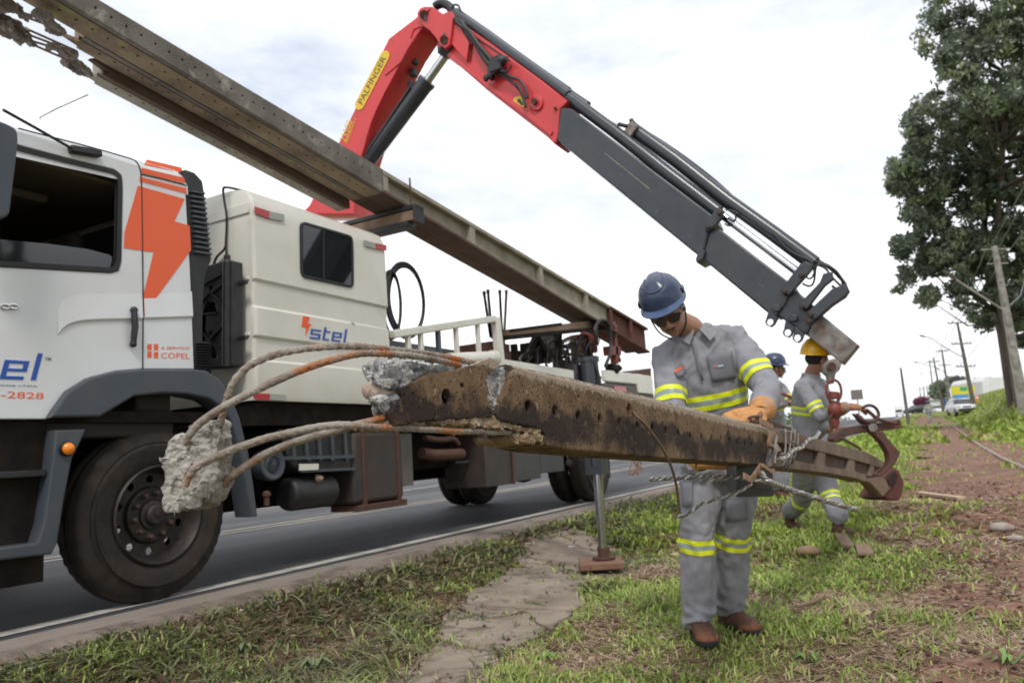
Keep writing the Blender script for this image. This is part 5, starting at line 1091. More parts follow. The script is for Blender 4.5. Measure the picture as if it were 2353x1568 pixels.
# ------------------------------------------------------------------ fallen pole in the foreground
K = 1410.; ytop = lambda x: 838+(x-1160)*.2385
fd = Vector(M @ np.array([1073, -327, F])).normalized()
A0 = Vector(dep(1160, 838, K/(2249-1160)))
FP = Plane(A0, fd, (0, 0, 1))
if FP.n.x < 0: print('fp flip')
fresh = mat('fresh_broken_concrete', (.54, .53, .50), .92, 0, (.20, .20, .21), 26, .9, bump=.9, bscale=120, col3=(.13, .14, .155), s3=42, lo3=.58, hi3=.62, lo=.4, hi=.6)
ochre = mat('ochre_broken_concrete', (.36, .27, .16), .92, 0, (.20, .13, .08), 22, .9, bump=.8, bscale=120, col3=(.42, .38, .32), s3=30, lo3=.55, hi3=.62)
def pole_mat():
    m = bpy.data.materials.new('weathered_pole_face'); m.use_nodes = True; nt = m.node_tree; N = nt.nodes; L = nt.links; b = N['Principled BSDF']; b.inputs['Roughness'].default_value = .88; b.inputs['Specular IOR Level'].default_value = .25
    g = N.new('ShaderNodeNewGeometry')
    def dotp(v, off):
        d = N.new('ShaderNodeVectorMath'); d.operation = 'DOT_PRODUCT'; L.new(g.outputs['Position'], d.inputs[0]); d.inputs[1].default_value = v
        s = N.new('ShaderNodeMath'); s.operation = 'SUBTRACT'; L.new(d.outputs['Value'], s.inputs[0]); s.inputs[1].default_value = off; return s.outputs[0]
    v_ = dotp(FP.b, FP.b.dot(A0))          # height across the pole, 0 at its top edge
    def noi(s, d=6, r=.6):
        n = N.new('ShaderNodeTexNoise'); n.inputs['Scale'].default_value = s; n.inputs['Detail'].default_value = d; n.inputs['Roughness'].default_value = r; L.new(g.outputs['Position'], n.inputs['Vector']); return n.outputs[0]
    def mr(x, a, c, d=0, e=1):
        r = N.new('ShaderNodeMapRange'); r.inputs[1].default_value = a; r.inputs[2].default_value = c; r.inputs[3].default_value = d; r.inputs[4].default_value = e; r.interpolation_type = 'SMOOTHSTEP'; L.new(x, r.inputs[0]); return r.outputs[0]
    def ma(op, a, c):
        q = N.new('ShaderNodeMath'); q.operation = op; L.new(a, q.inputs[0])
        if isinstance(c, float): q.inputs[1].default_value = c
        else: L.new(c, q.inputs[1])
        return q.outputs[0]
    def mix(f, a, c):
        x = N.new('ShaderNodeMix'); x.data_type = 'RGBA'; L.new(f, x.inputs[0])
        for s_, k in ((a, 6), (c, 7)):
            if isinstance(s_, tuple): x.inputs[k].default_value = (*s_, 1)
            else: L.new(s_, x.inputs[k])
        return x.outputs[2]
    base = mix(mr(noi(16), .35, .68), (.205, .135, .075), (.115, .072, .042))
    base = mix(mr(noi(130, 3), .58, .66), base, (.055, .038, .028))
    base = mix(mr(noi(95, 3), .62, .70), base, (.34, .27, .19))
    # soot-like tar stain running along lower half (has its own shape)
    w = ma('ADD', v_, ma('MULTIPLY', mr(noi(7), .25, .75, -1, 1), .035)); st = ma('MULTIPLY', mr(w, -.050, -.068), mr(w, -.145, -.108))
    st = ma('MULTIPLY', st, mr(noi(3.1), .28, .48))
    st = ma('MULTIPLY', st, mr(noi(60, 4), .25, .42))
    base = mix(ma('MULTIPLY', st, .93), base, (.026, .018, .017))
    top = ma('ADD', v_, ma('MULTIPLY', mr(noi(40), .3, .7, -1, 1), .006)); base = mix(ma('MULTIPLY', mr(top, -.016, -.006), .8), base, (.40, .33, .26))  # paler top edge: wear, with the lit bevel put into the colour
    L.new(base, b.inputs['Base Color'])
    bp = N.new('ShaderNodeBump'); bp.inputs['Strength'].default_value = .8; bp.inputs['Distance'].default_value = .003; L.new(noi(170, 5, .7), bp.inputs['Height'])
    vo = N.new('ShaderNodeTexVoronoi'); vo.inputs['Scale'].default_value = 75; L.new(g.outputs['Position'], vo.inputs['Vector'])
    b2 = N.new('ShaderNodeBump'); b2.inputs['Strength'].default_value = .9; b2.inputs['Distance'].default_value = .004; L.new(mr(vo.outputs['Distance'], .05, .25), b2.inputs['Height']); L.new(bp.outputs[0], b2.inputs['Normal']); L.new(b2.outputs[0], b.inputs['Normal'])
    return m
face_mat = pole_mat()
fp = empty('fallen_pole', tuple(FP.p3(1500, 980)), 'broken brown concrete utility pole held in the foreground, grey fractured end and long rusty bars', 'concrete pole')
z6 = lambda P: [(537.6+.3142*x, 773+.3142*y) for x, y in P]
TH = .11
def jag(pts, amp=.0025, step=.006, seed=0):
    out = []
    for a, b in zip(pts, pts[1:]):
        a = np.array(a); b = np.array(b); k = max(1, int(np.linalg.norm(b-a)/step))
        for j in range(k):
            q = a+(b-a)*j/k; out.append((q[0]+amp*noise.noise(Vector((q[0]*140, q[1]*140, seed))), q[1]+amp*noise.noise(Vector((q[0]*140, q[1]*140, seed+9)))))
    out.append(tuple(pts[-1])); return out
# intact brown skin 1: left block (between fractured end and chip), skin 2: right of the chip to the shoulder at x=1775
left = z6([(1180, 650), (1155, 560), (1170, 510), (1215, 490), (1235, 450), (1220, 385), (1340, 320), (1440, 265), (1500, 265), (1640, 240), (1750, 205), (1800, 180), (1870, 158), (1935, 185), (1925, 205), (1900, 240), (1870, 285), (1840, 290), (1850, 350), (1870, 420), (1850, 440), (1880, 520), (1900, 560), (1880, 585), (1800, 590), (1600, 600), (1400, 615), (1250, 640)])
right = z6([(2000, 205), (2040, 240), (2025, 310), (1990, 410), (1960, 440), (1945, 520), (1915, 555), (1930, 610), (2060, 640), (2200, 665), (2250, 690), (2275, 720), (2260, 790)])+[(1300, 1032), (1500, 1050), (1600, 1057), (1690, 1063), (1745, 1068), (1757, 1066), (1768, 1050), (1781, 1000), (1778, 990), (1768, 984), (1445, 905), (1300, 871)]
def hole(x, y, r=.0095, r2=None): c = FP.pix(x, y); return circ(c, r, 14, r2 or r)
HL = [hole(1026, 911, .0125), hole(1061.6, 884.5, .006, .004)]
hx = [(1214, 933), (1276, 943), (1330, 954), (1379, 961), (1425, 969), (1465, 976), (1499, 982), (1530, 989), (1559, 994), (1586, 999), (1612, 1003), (1635, 1006), (1656, 1009), (1676, 1012), (1694, 1015), (1711, 1018), (1726, 1021)]
HR = [hole(x, y, .0085 if i > 3 else .010) for i, (x, y) in enumerate(hx)]+[hole(1446, 940, .0125), hole(1330, 912, .003)]
lp = FP.P(left); rp_ = FP.P(right)
lp = jag(lp+[lp[0]]); n_r = 13
rp2 = jag(rp_[:n_r])+rp_[n_r:]
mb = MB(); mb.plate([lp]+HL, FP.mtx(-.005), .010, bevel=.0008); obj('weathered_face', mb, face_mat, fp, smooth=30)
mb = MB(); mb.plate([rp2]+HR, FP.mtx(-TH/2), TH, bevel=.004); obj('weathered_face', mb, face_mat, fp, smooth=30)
# worn arris along the top, its lit look put into the pale colour
mb = MB(); P = [FP.p3(x, y, -.006) for x, y in ((1175, 845), (1300, 871), (1445, 905), (1600, 943), (1768, 984))]
vs = []
for i, p in enumerate(P): vs += [p+FP.n*.0055+FP.b*-.008, p+FP.b*.006-FP.n*.006, p+FP.b*.0065-FP.n*(TH-.012), p-FP.n*(TH-.006)-FP.b*.006]
mb.add(vs, [(i*4+j, i*4+j+1, i*4+j+5, i*4+j+4) for i in range(len(P)-1) for j in range(3)])
sub = mb; obj('lit_worn_top', sub, mat('lit_worn_arris', (.42, .35, .28), .92, 0, (.16, .115, .08), 40, .9, bump=1, bscale=200, lo=.42, hi=.6), fp, smooth=30)
# fractured core: voxel-remeshed lump following the surveyed outline, a little inside the faces
def core(name, pts, off, th, m, amp=1., vox=.0032, raw=True, seed=0, parent=None):
    P = FP.P(z6(pts) if raw else pts, off); P = jag(P+[P[0]], .006, .008, seed)
    mb = MB(); mb.plate([P], FP.mtx(off-th/2), th); v, f, _ = remesh(mb, vox, 1, lambda p: amp*.8*rocky(p)-.001); return obj(name, None, m, parent or fp, verts=v, faces=f, smooth=16)
def core2(name, pts, m, amp=1.15, vox=.003, seed=0, k=.20, f0=-.009, f1=-.104, x0=1110.):
    """fractured lump whose broken end slants back from the near face to the far face of the pole"""
    Q = z6(pts); cy = np.mean([q[1] for q in Q]); A = [FP.pix(x+max(0, x0-x)*k, y+(cy-y)*.10, f0) for x, y in Q]; B = [FP.pix(x, y, f1) for x, y in Q]
    n = len(Q); sa = []; sb = []
    for i in range(n):
        for j in range(4): t = j/4; sa.append((A[i][0]*(1-t)+A[(i+1) % n][0]*t, A[i][1]*(1-t)+A[(i+1) % n][1]*t)); sb.append((B[i][0]*(1-t)+B[(i+1) % n][0]*t, B[i][1]*(1-t)+B[(i+1) % n][1]*t))
    w = lambda p, o: FP.o+FP.a*p[0]+FP.b*p[1]+FP.n*o
    n *= 4; mb = MB(); mb.add([w(p, f0) for p in sa]+[w(p, f1) for p in sb], [tuple(range(n)), tuple(range(2*n-1, n-1, -1))]+[(i, n+i, n+(i+1) % n, (i+1) % n) for i in range(n)])
    v, f, _ = remesh(mb, vox, 1, lambda p: amp*rocky(p)-.002); bad = np.zeros(len(v), bool); d_ = v-np.array(FP.o); a_, b_, n_ = d_@np.array(FP.a), d_@np.array(FP.b), d_@np.array(FP.n)
    v = v-np.outer(np.maximum(n_+.0065, 0)*(a_ > -.22), np.array(FP.n))
    for (x_, y_, r_) in ((1026, 911, .0125), (1061.6, 884.5, .006)): c = FP.pix(x_, y_); bad |= (np.hypot(a_-c[0], b_-c[1]) < r_*1.05) & (n_ > -.05)
    return obj(name, None, m, fp, verts=v, faces=[q for q in f if not any(bad[i] for i in q)], smooth=16)
core2('fractured_end', [(958, 180), (1100, 176), (1300, 192), (1500, 215), (1640, 207), (1730, 190), (1790, 200), (1860, 300), (1870, 560), (1500, 600), (1300, 560), (1120, 440), (1040, 390), (945, 350), (940, 290)], fresh)
core2('fractured_end', [(948, 430), (1100, 430), (1400, 440), (1600, 500), (1500, 630), (1240, 650), (1150, 650), (1115, 610), (1090, 575), (1035, 560), (1015, 520), (965, 475)], fresh, seed=3, k=.06)
P = [FP.p3(537.6+.3142*x, 773+.3142*y, o) for x, y, o in ((985, 390, -.092), (1050, 405, -.070), (1150, 438, -.040), (1212, 455, -.012))]
mb = MB(); mb.tube(catmull(P, 4), [.0135+.001*math.sin(k) for k in range(13)], 18); v, f, _ = remesh(mb, .0032, 1, lambda p: .0008*noise.noise(p*150)); obj('duct_groove', None, mat('smooth_duct', (.40, .31, .25), .9, 0, (.28, .19, .14), 20, .7, bump=.5, bscale=160), fp, verts=v, faces=f)
core('chipped_hollow', [(1835, 290), (1870, 270), (1900, 235), (1935, 205), (2035, 205), (2035, 260), (2010, 380), (1965, 440), (1945, 540), (1905, 560), (1870, 470), (1845, 400)], -.010, .08, fresh, amp=1.1, seed=5)
core('ochre_fracture', [(1190, 635), (1400, 600), (1600, 590), (1800, 580), (1900, 560), (1940, 600), (2060, 630), (2200, 655), (2260, 690), (2200, 705), (2060, 690), (1900, 672), (1700, 640), (1640, 655), (1560, 650), (1440, 655), (1300, 655), (1200, 655)], -.003, .10, ochre, amp=.9, seed=7)
core('ochre_fracture', [(2040, 705), (2215, 700), (2265, 715), (2255, 775), (2160, 785), (2080, 770), (2050, 745)], -.004, .09, ochre, amp=.9, seed=8)
core('ochre_fracture', [(1640, 640), (1690, 600), (1850, 610), (1880, 640), (1720, 680), (1680, 672)], -.03, .05, fresh, amp=.9, seed=9)
# reinforcing bars: ribbed, rusty where bare
def rebar_mat():
    return mat('rebar_rust', (.36, .32, .27), .78, .15, (.16, .105, .07), 30, .9, bump=.5, bscale=260, col3=(.40, .13, .025), s3=6.5, lo3=.50, hi3=.60)
rb = rebar_mat()
def rebar(pts, r=.0043, name='reinforcing_bar', parent=None):
    P = catmull([dep(x, y, d) for x, y, d in pts], 14); Q = [P[0]]; acc = []
    # resample every 1.6 mm
    seg = np.array(P); dl = np.r_[0, np.cumsum(np.linalg.norm(np.diff(seg, axis=0), axis=1))]; n = int(dl[-1]/.0022); t = np.linspace(0, dl[-1], n); Q = np.stack([np.interp(t, dl, seg[:, i]) for i in range(3)], 1)
    mb = MB(); mb.tube(Q, r, 12); v = np.array(mb.v); ctr = np.repeat(Q, 12, 0); ang = np.tile(np.arange(12)*2*np.pi/12, n); s = np.repeat(t, 12)
    rib = (np.abs(((s/.0125+np.abs(np.sin(ang))*.55) % 1)-.5) < .13)*1.; lng = (np.abs(np.cos(ang)) > .97)*1.
    k = 1+.20*np.maximum(rib, lng)+.03*np.array([noise.noise(Vector(p)*160) for p in v]); ctr = ctr+.0016*np.array([noise.noise_vector(Vector(p)*16) for p in ctr]); v = v+.0016*np.array([noise.noise_vector(Vector(p)*16) for p in np.repeat(Q, 12, 0)]); v = ctr+(v-ctr)*k[:, None]
    return obj(name, None, rb, parent or fp, verts=v, faces=mb.f, smooth=50)
DK = lambda x: K/(2249-x)+.03
rebar([(496, 1015, .96), (503, 985, .96), (519, 927, .95), (536, 880, .95), (570, 842, .96), (616, 819, .97), (679, 803, .99), (758, 796, 1.0), (836, 797, 1.02), (915, 804, 1.07), (1009, 817, 1.15), (1095, 834, 1.25)])
rebar([(420, 1018, .90), (445, 985, .90), (471, 962, .90), (536, 924, .91), (616, 883, .93), (695, 848, .95), (773, 824, .97), (836, 814, 1.0), (915, 813, 1.05), (977, 822, 1.10), (1056, 838, 1.2)])
rebar([(424, 1114, .90), (436, 1092, .90), (454, 1069, .90), (514, 1040, .91), (575, 1018, .92), (632, 1001, .94), (726, 982, .96), (820, 977, .985), (946, 984, 1.07), (1072, 991, 1.185), (1229, 994, 1.40)])
rebar([(520, 1110, .97), (503, 1112, .96), (497, 1124, .95), (510, 1113, .95), (536, 1090, .95), (616, 1040, .96), (695, 1009, .97), (773, 990, .99), (820, 974, 1.0), (883, 958, 1.04), (930, 950, 1.10)])
# end block still hanging on the bars
blk = mat('block_concrete', (.47, .45, .40), .92, 0, (.17, .15, .13), 20, .9, bump=.9, bscale=120, col3=(.40, .26, .09), s3=5, lo3=.56, hi3=.68)
CB = Plane(dep(450, 1080, .93), cv(1, 0, -.10), (0, 0, 1)); z2p = lambda P: [(x*.4286, 773+y*.4286) for x, y in P]
P = CB.P(z2p([(910, 540), (990, 520), (1010, 470), (1090, 450), (1160, 435), (1175, 500), (1190, 540), (1185, 640), (1175, 700), (1180, 740), (1150, 800), (1140, 890), (1060, 930), (900, 950), (875, 930), (865, 760), (862, 650), (880, 600)])); P = jag(P+[P[0]], .004, .006, 4)
mb = MB(); mb.plate([P], CB.mtx(-.025), .065); 
for x, y, r in ((1040, 560, .013), (1120, 500, .012), (1000, 720, .013), (1100, 740, .012)): mb.ball(CB.p3(x*.4286, 773+y*.4286, .0), (r, r, r), 10, 8)
v, f, _ = remesh(mb, .0026, 1, lambda p: .85*rocky(p)-.0015); obj('broken_block', None, blk, fp, verts=v, faces=f, smooth=16)
# thin wire curling out of a drilled hole
mb = MB(); mb.tube(catmull([FP.p3(1448, 940, -.05), dep(1460, 953, 1.70), dep(1490, 985, 1.70), dep(1522, 1030, 1.72), (dep(1545, 1080, 1.74)), dep(1556, 1130, 1.76), dep(1558, 1165, 1.77), dep(1551, 1192, 1.77)], 8), .0032, 7); obj('bent_wire', mb, wire_mat, fp, smooth=60)
# panelled far half
o3 = dict(ox=1713.6, oy=840, k=.2142)
def fpl(name, pts, off, th, m, bevel=.004, kk=None): kk = kk or dict(ox=0, oy=0, k=1.); mb = MB(); mb.plate([FP.P(pts, off, **kk)], FP.mtx(off-th/2), th, bevel=bevel); return obj(name, mb, m, fp)
far_m = mat('far_pole_brown', (.20, .14, .10), .92, 0, (.095, .062, .045), 6, .8, bump=.5, bscale=90)
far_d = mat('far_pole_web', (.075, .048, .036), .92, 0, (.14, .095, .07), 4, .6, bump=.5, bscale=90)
fpl('top_flange', [(1778, 984), (1833, 994), (1928, 1020), (1992, 1038), (2035, 1062), (2028, 1075), (1985, 1062), (1915, 1044), (1830, 1024), (1780, 1014)], 0, TH, far_m)
fpl('bottom_flange', [(1780, 1048), (1828, 1058), (1905, 1072), (1966, 1082), (1990, 1090), (1988, 1106), (1965, 1098), (1945, 1094), (1900, 1086), (1830, 1078), (1780, 1072)], 0, TH, far_m)
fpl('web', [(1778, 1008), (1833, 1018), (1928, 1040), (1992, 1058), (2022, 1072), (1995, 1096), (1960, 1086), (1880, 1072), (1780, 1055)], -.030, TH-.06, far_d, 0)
for x0, x1, y0, y1 in ((1880, 1896, 1034, 1070), (1950, 1964, 1050, 1082), (2000, 2008, 1064, 1092)): fpl('rib', [(x0, y0), (x1, y0+4), (x1, y1+4), (x0, y1)], -.004, .05, far_m)
EB = Plane(dep(2045, 1100, 6.9), cv(1, 0, -.5), (0, 0, 1))
def ebl(name, pts, off, th, m, bevel=.01): mb = MB(); mb.plate([jag(EB.P(pts+[pts[0]], off, **o3), .01, .04)], EB.mtx(off-th/2), th, bevel=bevel); return obj(name, mb, m, fp)
ebl('buried_butt', [(1260, 1150), (1440, 1190), (1560, 1240), (1560, 1305), (1470, 1412), (1400, 1320), (1330, 1250), (1190, 1215), (1180, 1180)], .02, .12, far_m)
ebl('buried_butt', [(1500, 1200), (1600, 1088), (1650, 1120), (1705, 1262), (1690, 1330), (1655, 1440), (1560, 1445), (1470, 1412), (1540, 1290)], .0, .28, earth_red, .02)
ebl('butt_hollow', [(1510, 1215), (1600, 1120), (1640, 1180), (1590, 1270), (1545, 1300)], .03, .05, mat('deep_earth', (.03, .014, .011), .95), .01)
# steel clamp and tie wires round the shoulder of the pole
cl = empty('pole_clamp', tuple(FP.p3(1790, 1020)), 'rusty clamp straps, bolt and tie wires wrapped round the middle of the fallen pole', 'clamp')
strap = mat('clamp_strap', (.33, .20, .12), .7, .2, (.16, .09, .055), 30, .8, bump=.2)
o5 = dict(ox=1713.6, oy=940.8, k=.12857)
def c5(x, y, off=.03): return FP.p3(o5['ox']+o5['k']*x, o5['oy']+o5['k']*y, off)
def sbar(name, pts, w, h, off, m): mb = MB(); P = [c5(x, y, off) for x, y in pts]; [mb.bar(a, b+(b-a).normalized()*h*.3, w, h, up=FP.n) for a, b in zip(P, P[1:])]; return obj(name, mb, m, cl, bevel=.001)
sbar('strap', [(250, 200), (480, 320), (400, 610)], .024, .006, .02, strap)
sbar('strap', [(400, 610), (600, 715)], .014, .010, .03, strap)
sbar('strap', [(270, 1000), (90, 1255), (-40, 1180)], .022, .006, .02, strap)
sbar('strap', [(290, 990), (430, 1100), (490, 1085)], .014, .010, .03, strap)
mb = MB(); mb.lathe([(-.02, .014), (.0, .014), (.008, .010)], c5(515, 650, .035), FP.b, 12, cap=True); mb.tube([c5(520, 780, .035), c5(515, 960, .035)], .005, 8); mb.tube([c5(540, 470, .03), c5(520, 620, .035)], .006, 8); mb.lathe([(0, .009), (.012, .009)], c5(520, 790, .035), FP.b, 6, cap=True); obj('clamp_bolt', mb, galv, cl); mb = MB(); mb.lathe([(0, .009), (.012, .009)], c5(410, 1010, .03), FP.b, 6, cap=True); mb.bar(c5(440, 720, .01), c5(400, 970, .01), .014, .02, up=FP.n); obj('clamp_bolt', mb, galv, cl)
mb = MB(); mb.tube([c5(80, 150, -.02)]+[c5(160+110*math.cos(t), 165+45*math.sin(t), -.03) for t in np.linspace(3.4, 8.5, 14)], .006, 7); mb.bar(c5(330, 210, -.04), c5(800, 345, -.04), .012, .008, up=FP.n); obj('eye_bracket', mb, rust, cl)
mb = MB(); mb.tube([c5(215, 150, -.03), c5(330, -60, -.03)], .011, 10); obj('tie_rod', mb, wood_red, cl)
mb = MB()
for (xa, ya, xb, yb) in ((700, 370, 660, 980), (805, 400, 700, 1000), (880, 380, 760, 1010), (930, 430, 840, 900)):
    mb.tube(catmull([c5(xa, ya, -.03), c5(xa, ya, .018), c5((xa+xb)/2+25, (ya+yb)/2, .028), c5(xb, yb, .018), c5(xb-20, yb+60, -.02)], 6), .0042, 6)
mb.tube(catmull([c5(600, 800, .03), c5(700, 780, .04), c5(730, 830, .03), c5(650, 1000, .03)], 6), .004, 6)
mb.tube(catmull([c5(800, 560, .03), c5(870, 600, .04), c5(930, 660, .03), c5(900, 700, .03)], 6), .004, 6)
obj('tie_wire', mb, galv, cl)
def strand(name, label, pts, r=.0035, n=2, pitch=.055, m=None):
    P = catmull(pts, 10); P = [Vector(p) for p in P]; dl = [0]
    for a, b in zip(P, P[1:]): dl.append(dl[-1]+(b-a).length)
    k = int(dl[-1]/.006); t = np.linspace(0, dl[-1], k); A = np.array(P); Q = np.stack([np.interp(t, dl, A[:, i]) for i in range(3)], 1)
    e = empty(name, tuple(Q[k//2]), label, 'wire')
    for s_ in range(n):
        mb = MB(); pts = []
        for i in range(k):
            tg_ = Vector(Q[min(i+1, k-1)]-Q[max(i-1, 0)]).normalized(); sd, _, u = frame(tg_); a = 2*math.pi*(t[i]/pitch+s_/n); pts.append(Vector(Q[i])+(sd*math.cos(a)+u*math.sin(a))*r*.95)
        mb.tube(pts, r, 6); obj('wire_lay', mb, m or (twist_mat if s_ == 0 else galv), e, smooth=60)
    return e
dark_strand = mat('dark_strand', (.10, .10, .105), .4, .5)
strand('wire_strand', 'straight twisted wire sticking out left of the worker below the pole', [dep(1492, 1100, 2.5), dep(1560, 1097, 2.55), dep(1640, 1094, 2.6), dep(1700, 1096, 2.7), dep(1760, 1106, 2.75)], .0045, 2, .05)
strand('wire_strand', 'long twisted wire sloping down right under the fallen pole clamp', [c5(270, 1130, .03), c5(330, 1220, .05), c5(450, 1300, .06), dep(1800, 1118, 2.9), dep(1860, 1138, 2.95), dep(1967, 1170, 3.05)], .006, 3, .07, None)
strand('wire_strand', 'wavy loose wire hanging left in front of the worker trousers', [dep(1555, 1187, 2.45), dep(1580, 1180, 2.45), dep(1605, 1160, 2.48), dep(1630, 1150, 2.5), dep(1650, 1143, 2.55), dep(1690, 1132, 2.6), dep(1725, 1112, 2.7)], .0035, 2, .06)
strand('wire_strand', 'wavy silver wire curling across upper side of the fallen pole', [c5(580, 880, .05), c5(720, 840, .05), c5(800, 750, .05), c5(880, 705, .05), c5(990, 675, .05), c5(1040, 610, .05), c5(1120, 530, .05), c5(1230, 505, .04), c5(1310, 400, .03)], .005, 2, .08)
mb = MB(); P = [dep(1690, 1072, 2.85), dep(1775, 1068, 2.95), dep(1778, 1140, 2.95), dep(1692, 1142, 2.85)]
blkm = MB(); blkm.prism([Vector(p) for p in P], cv(0, 0, -.13)); blkm.lathe([(0, .016), (.02, .016)], Vector(dep(1728, 1108, 2.84)), cv(0, 0, 1), 14, cap=True)
obj('cable_puller', blkm, mat('puller_grey', (.045, .05, .055), .5, 0, (.09, .085, .08), 9, .6), None, 'dark grey cable puller box hung under the pole before the worker', 'tool', bevel=.006)
# ------------------------------------------------------------------ people
def capsule(mb, pts, rs, n=14, e=1., side=None):
    """rounded limb through joints"""
    P = [Vector(p) for p in pts]; mb.tube(P, rs, n, e=e, side=side); mb.ball(P[0], rs[0]*.985); mb.ball(P[-1], rs[-1]*.985)
def loft(mb, secs, n=20):
    """secs: (centre, half width vector, half depth vector)"""
    vs = []
    for c, a, b in secs:
        c = Vector(c); a = Vector(a); b = Vector(b)
        for j in range(n):
            t = 2*math.pi*j/n; ct, st = math.cos(t), math.sin(t); k = 1/(abs(ct)**2.6+abs(st)**2.6)**(1/2.6); vs.append(c+a*(ct*k)+b*(st*k))
    k = len(secs); mb.add(vs, [(i*n+j, i*n+(j+1) % n, (i+1)*n+(j+1) % n, (i+1)*n+j) for i in range(k-1) for j in range(n)]+[tuple(range(n-1, -1, -1)), tuple((k-1)*n+j for j in range(n))])
def segdist(p, a, b):
    d = b-a; t = max(0, min(1, (p-a).dot(d)/d.length_squared)); return (p-a-d*t).length, t
def folds(limbs, amp, seed=0):
    """cloth folds: ridges running round each limb, denser near the joints"""
    L = [(Vector(a), Vector(b), (Vector(b)-Vector(a)).normalized(), w) for a, b, w in limbs]
    def f(p):
        best = min(L, key=lambda l: segdist(p, l[0], l[1])[0]); d = best[2]; s = (p-best[0]).dot(d); q = p-d*s*.0
        n1 = noise.noise(Vector((p.x*4+seed, p.y*4, p.z*4))*1.6); L_ = (best[1]-best[0]).length; e = min(1, max(0, abs(s/L_-.5)*2)); ph = s*best[3]*.8+n1*9+noise.noise(p*9+Vector((seed, 0, 0)))*3.2
        r = 1-abs(math.sin(ph)); long_ = 1-abs(noise.noise(Vector((p.x*15, p.y*15, p.z*3.2+seed)))*2.2); return amp*((.95*r*r-.3)*(.18+.95*e**2.2)*(.4+1.1*max(0, noise.noise(p*5+Vector((0, seed, 3)))+.35))+.62*long_*(1-.5*e)-.3)+amp*.35*noise.noise(p*30)
    return f
def band(parent, geo, a, b, t0, t1, R, lift=.0035, name='reflective_band'):
    """three-stripe tape cut from the garment between two cross planes of the limb a-b"""
    v, f, nr = geo; a = Vector(a); b = Vector(b); d = (b-a).normalized(); L = (b-a).length
    A = np.array(a); D = np.array(d); s = (v-A)@D; rad = np.linalg.norm((v-A)-np.outer(s, D), axis=1); ok = (s > t0-.02) & (s < t1+.02) & (rad < R)
    bm = bmesh.new(); mp = {}
    for i in np.nonzero(ok)[0]: mp[i] = bm.verts.new(v[i]+nr[i]*lift)
    for fc in f:
        if all(i in mp for i in fc):
            try: bm.faces.new([mp[i] for i in fc])
            except ValueError: pass
    w = (t1-t0)/3
    for k, (tt, out) in enumerate(((t0, 'in'), (t1, 'out'), (t0+w, 0), (t1-w, 0))):
        bmesh.ops.bisect_plane(bm, geom=bm.verts[:]+bm.edges[:]+bm.faces[:], plane_co=a+d*tt, plane_no=d, clear_inner=out == 'in', clear_outer=out == 'out')
    if not bm.faces: bm.free(); return None
    for fc in bm.faces:
        s_ = (fc.calc_center_median()-a).dot(d); fc.material_index = 1 if t0+w < s_ < t1-w else 0; fc.smooth = True
    me = bpy.data.meshes.new(name); 
    c = sum((q.co for q in bm.verts), Vector())/len(bm.verts)
    for q in bm.verts: q.co -= c
    bm.to_mesh(me); bm.free(); me.materials.append(band_y); me.materials.append(band_s)
    o = bpy.data.objects.new(name, me); COL.objects.link(o); reg(o, c); o.parent = parent; o.location = c-WL[parent.name]; return o
def glove(parent, wrist, palm_dir, back, side, m, size=1., curl=1., elbow=None, thumb=1, grip=None):
    """wrist -> palm_dir, 'back' = back-of-hand normal, 'side' = towards the thumb; five separate curled fingers"""
    w = Vector(wrist); d = Vector(palm_dir).normalized(); bk = Vector(back); bk = (bk-d*bk.dot(d)).normalized(); sd = Vector(side); sd = (sd-d*sd.dot(d)-bk*sd.dot(bk)).normalized()
    mb = MB(); s = size
    loft(mb, [(w-d*.018*s, sd*.032*s, bk*.028*s), (w, sd*.034*s, bk*.026*s), (w+d*.04*s, sd*.044*s, bk*.021*s), (w+d*.09*s, sd*.046*s, bk*.018*s), (w+d*.105*s, sd*.042*s, bk*.014*s)], 16)
    for i, (o, l) in enumerate(((.034, .92), (.0115, 1.), (-.0115, .95), (-.034, .78))):
        p = w+d*(.09*s)+sd*(o*s); an = .25*curl; pts = [w+d*.05*s+sd*(o*s*.8), p]; rr = [.0125*s, .0125*s]; cur = p; fan = o*2.0
        for seg, ln in enumerate((.042, .028, .022)):
            a = an; dirv = d*math.cos(a)-bk*math.sin(a)+sd*fan*.35; cur = cur+dirv.normalized()*ln*l*s; pts.append(cur); rr.append((.0118-.0009*seg)*s); an += (.62 if seg == 0 else .75)*curl
        capsule(mb, pts, rr, 10)
    t0 = w+d*.015*s+sd*.028*s-bk*.004*s; t1 = t0+(d*.45+sd*.62*thumb-bk*.25).normalized()*.042*s; t2 = t1+(d*.85+sd*.2-bk*.45*curl).normalized()*.034*s; t3 = t2+(d*.8-bk*.6*curl-sd*.1).normalized()*.026*s
    capsule(mb, [t0, t1, t2, t3], [.017*s, .0145*s, .013*s, .0115*s], 10)
    v, f, nr = remesh(mb, .0038, 2, lambda p: .0012*noise.noise(p*70)+.0015*noise.noise(p*28))
    g = obj('glove', None, m, parent, verts=v, faces=f, smooth=60)
    mb = MB(); ax = (w-Vector(elbow)).normalized(); mb.lathe([(-.055*s, .047*s), (-.05*s, .050*s), (.0, .040*s), (.012*s, .030*s)], w, ax, 18); obj('glove_cuff', mb, m, g, smooth=50); return g
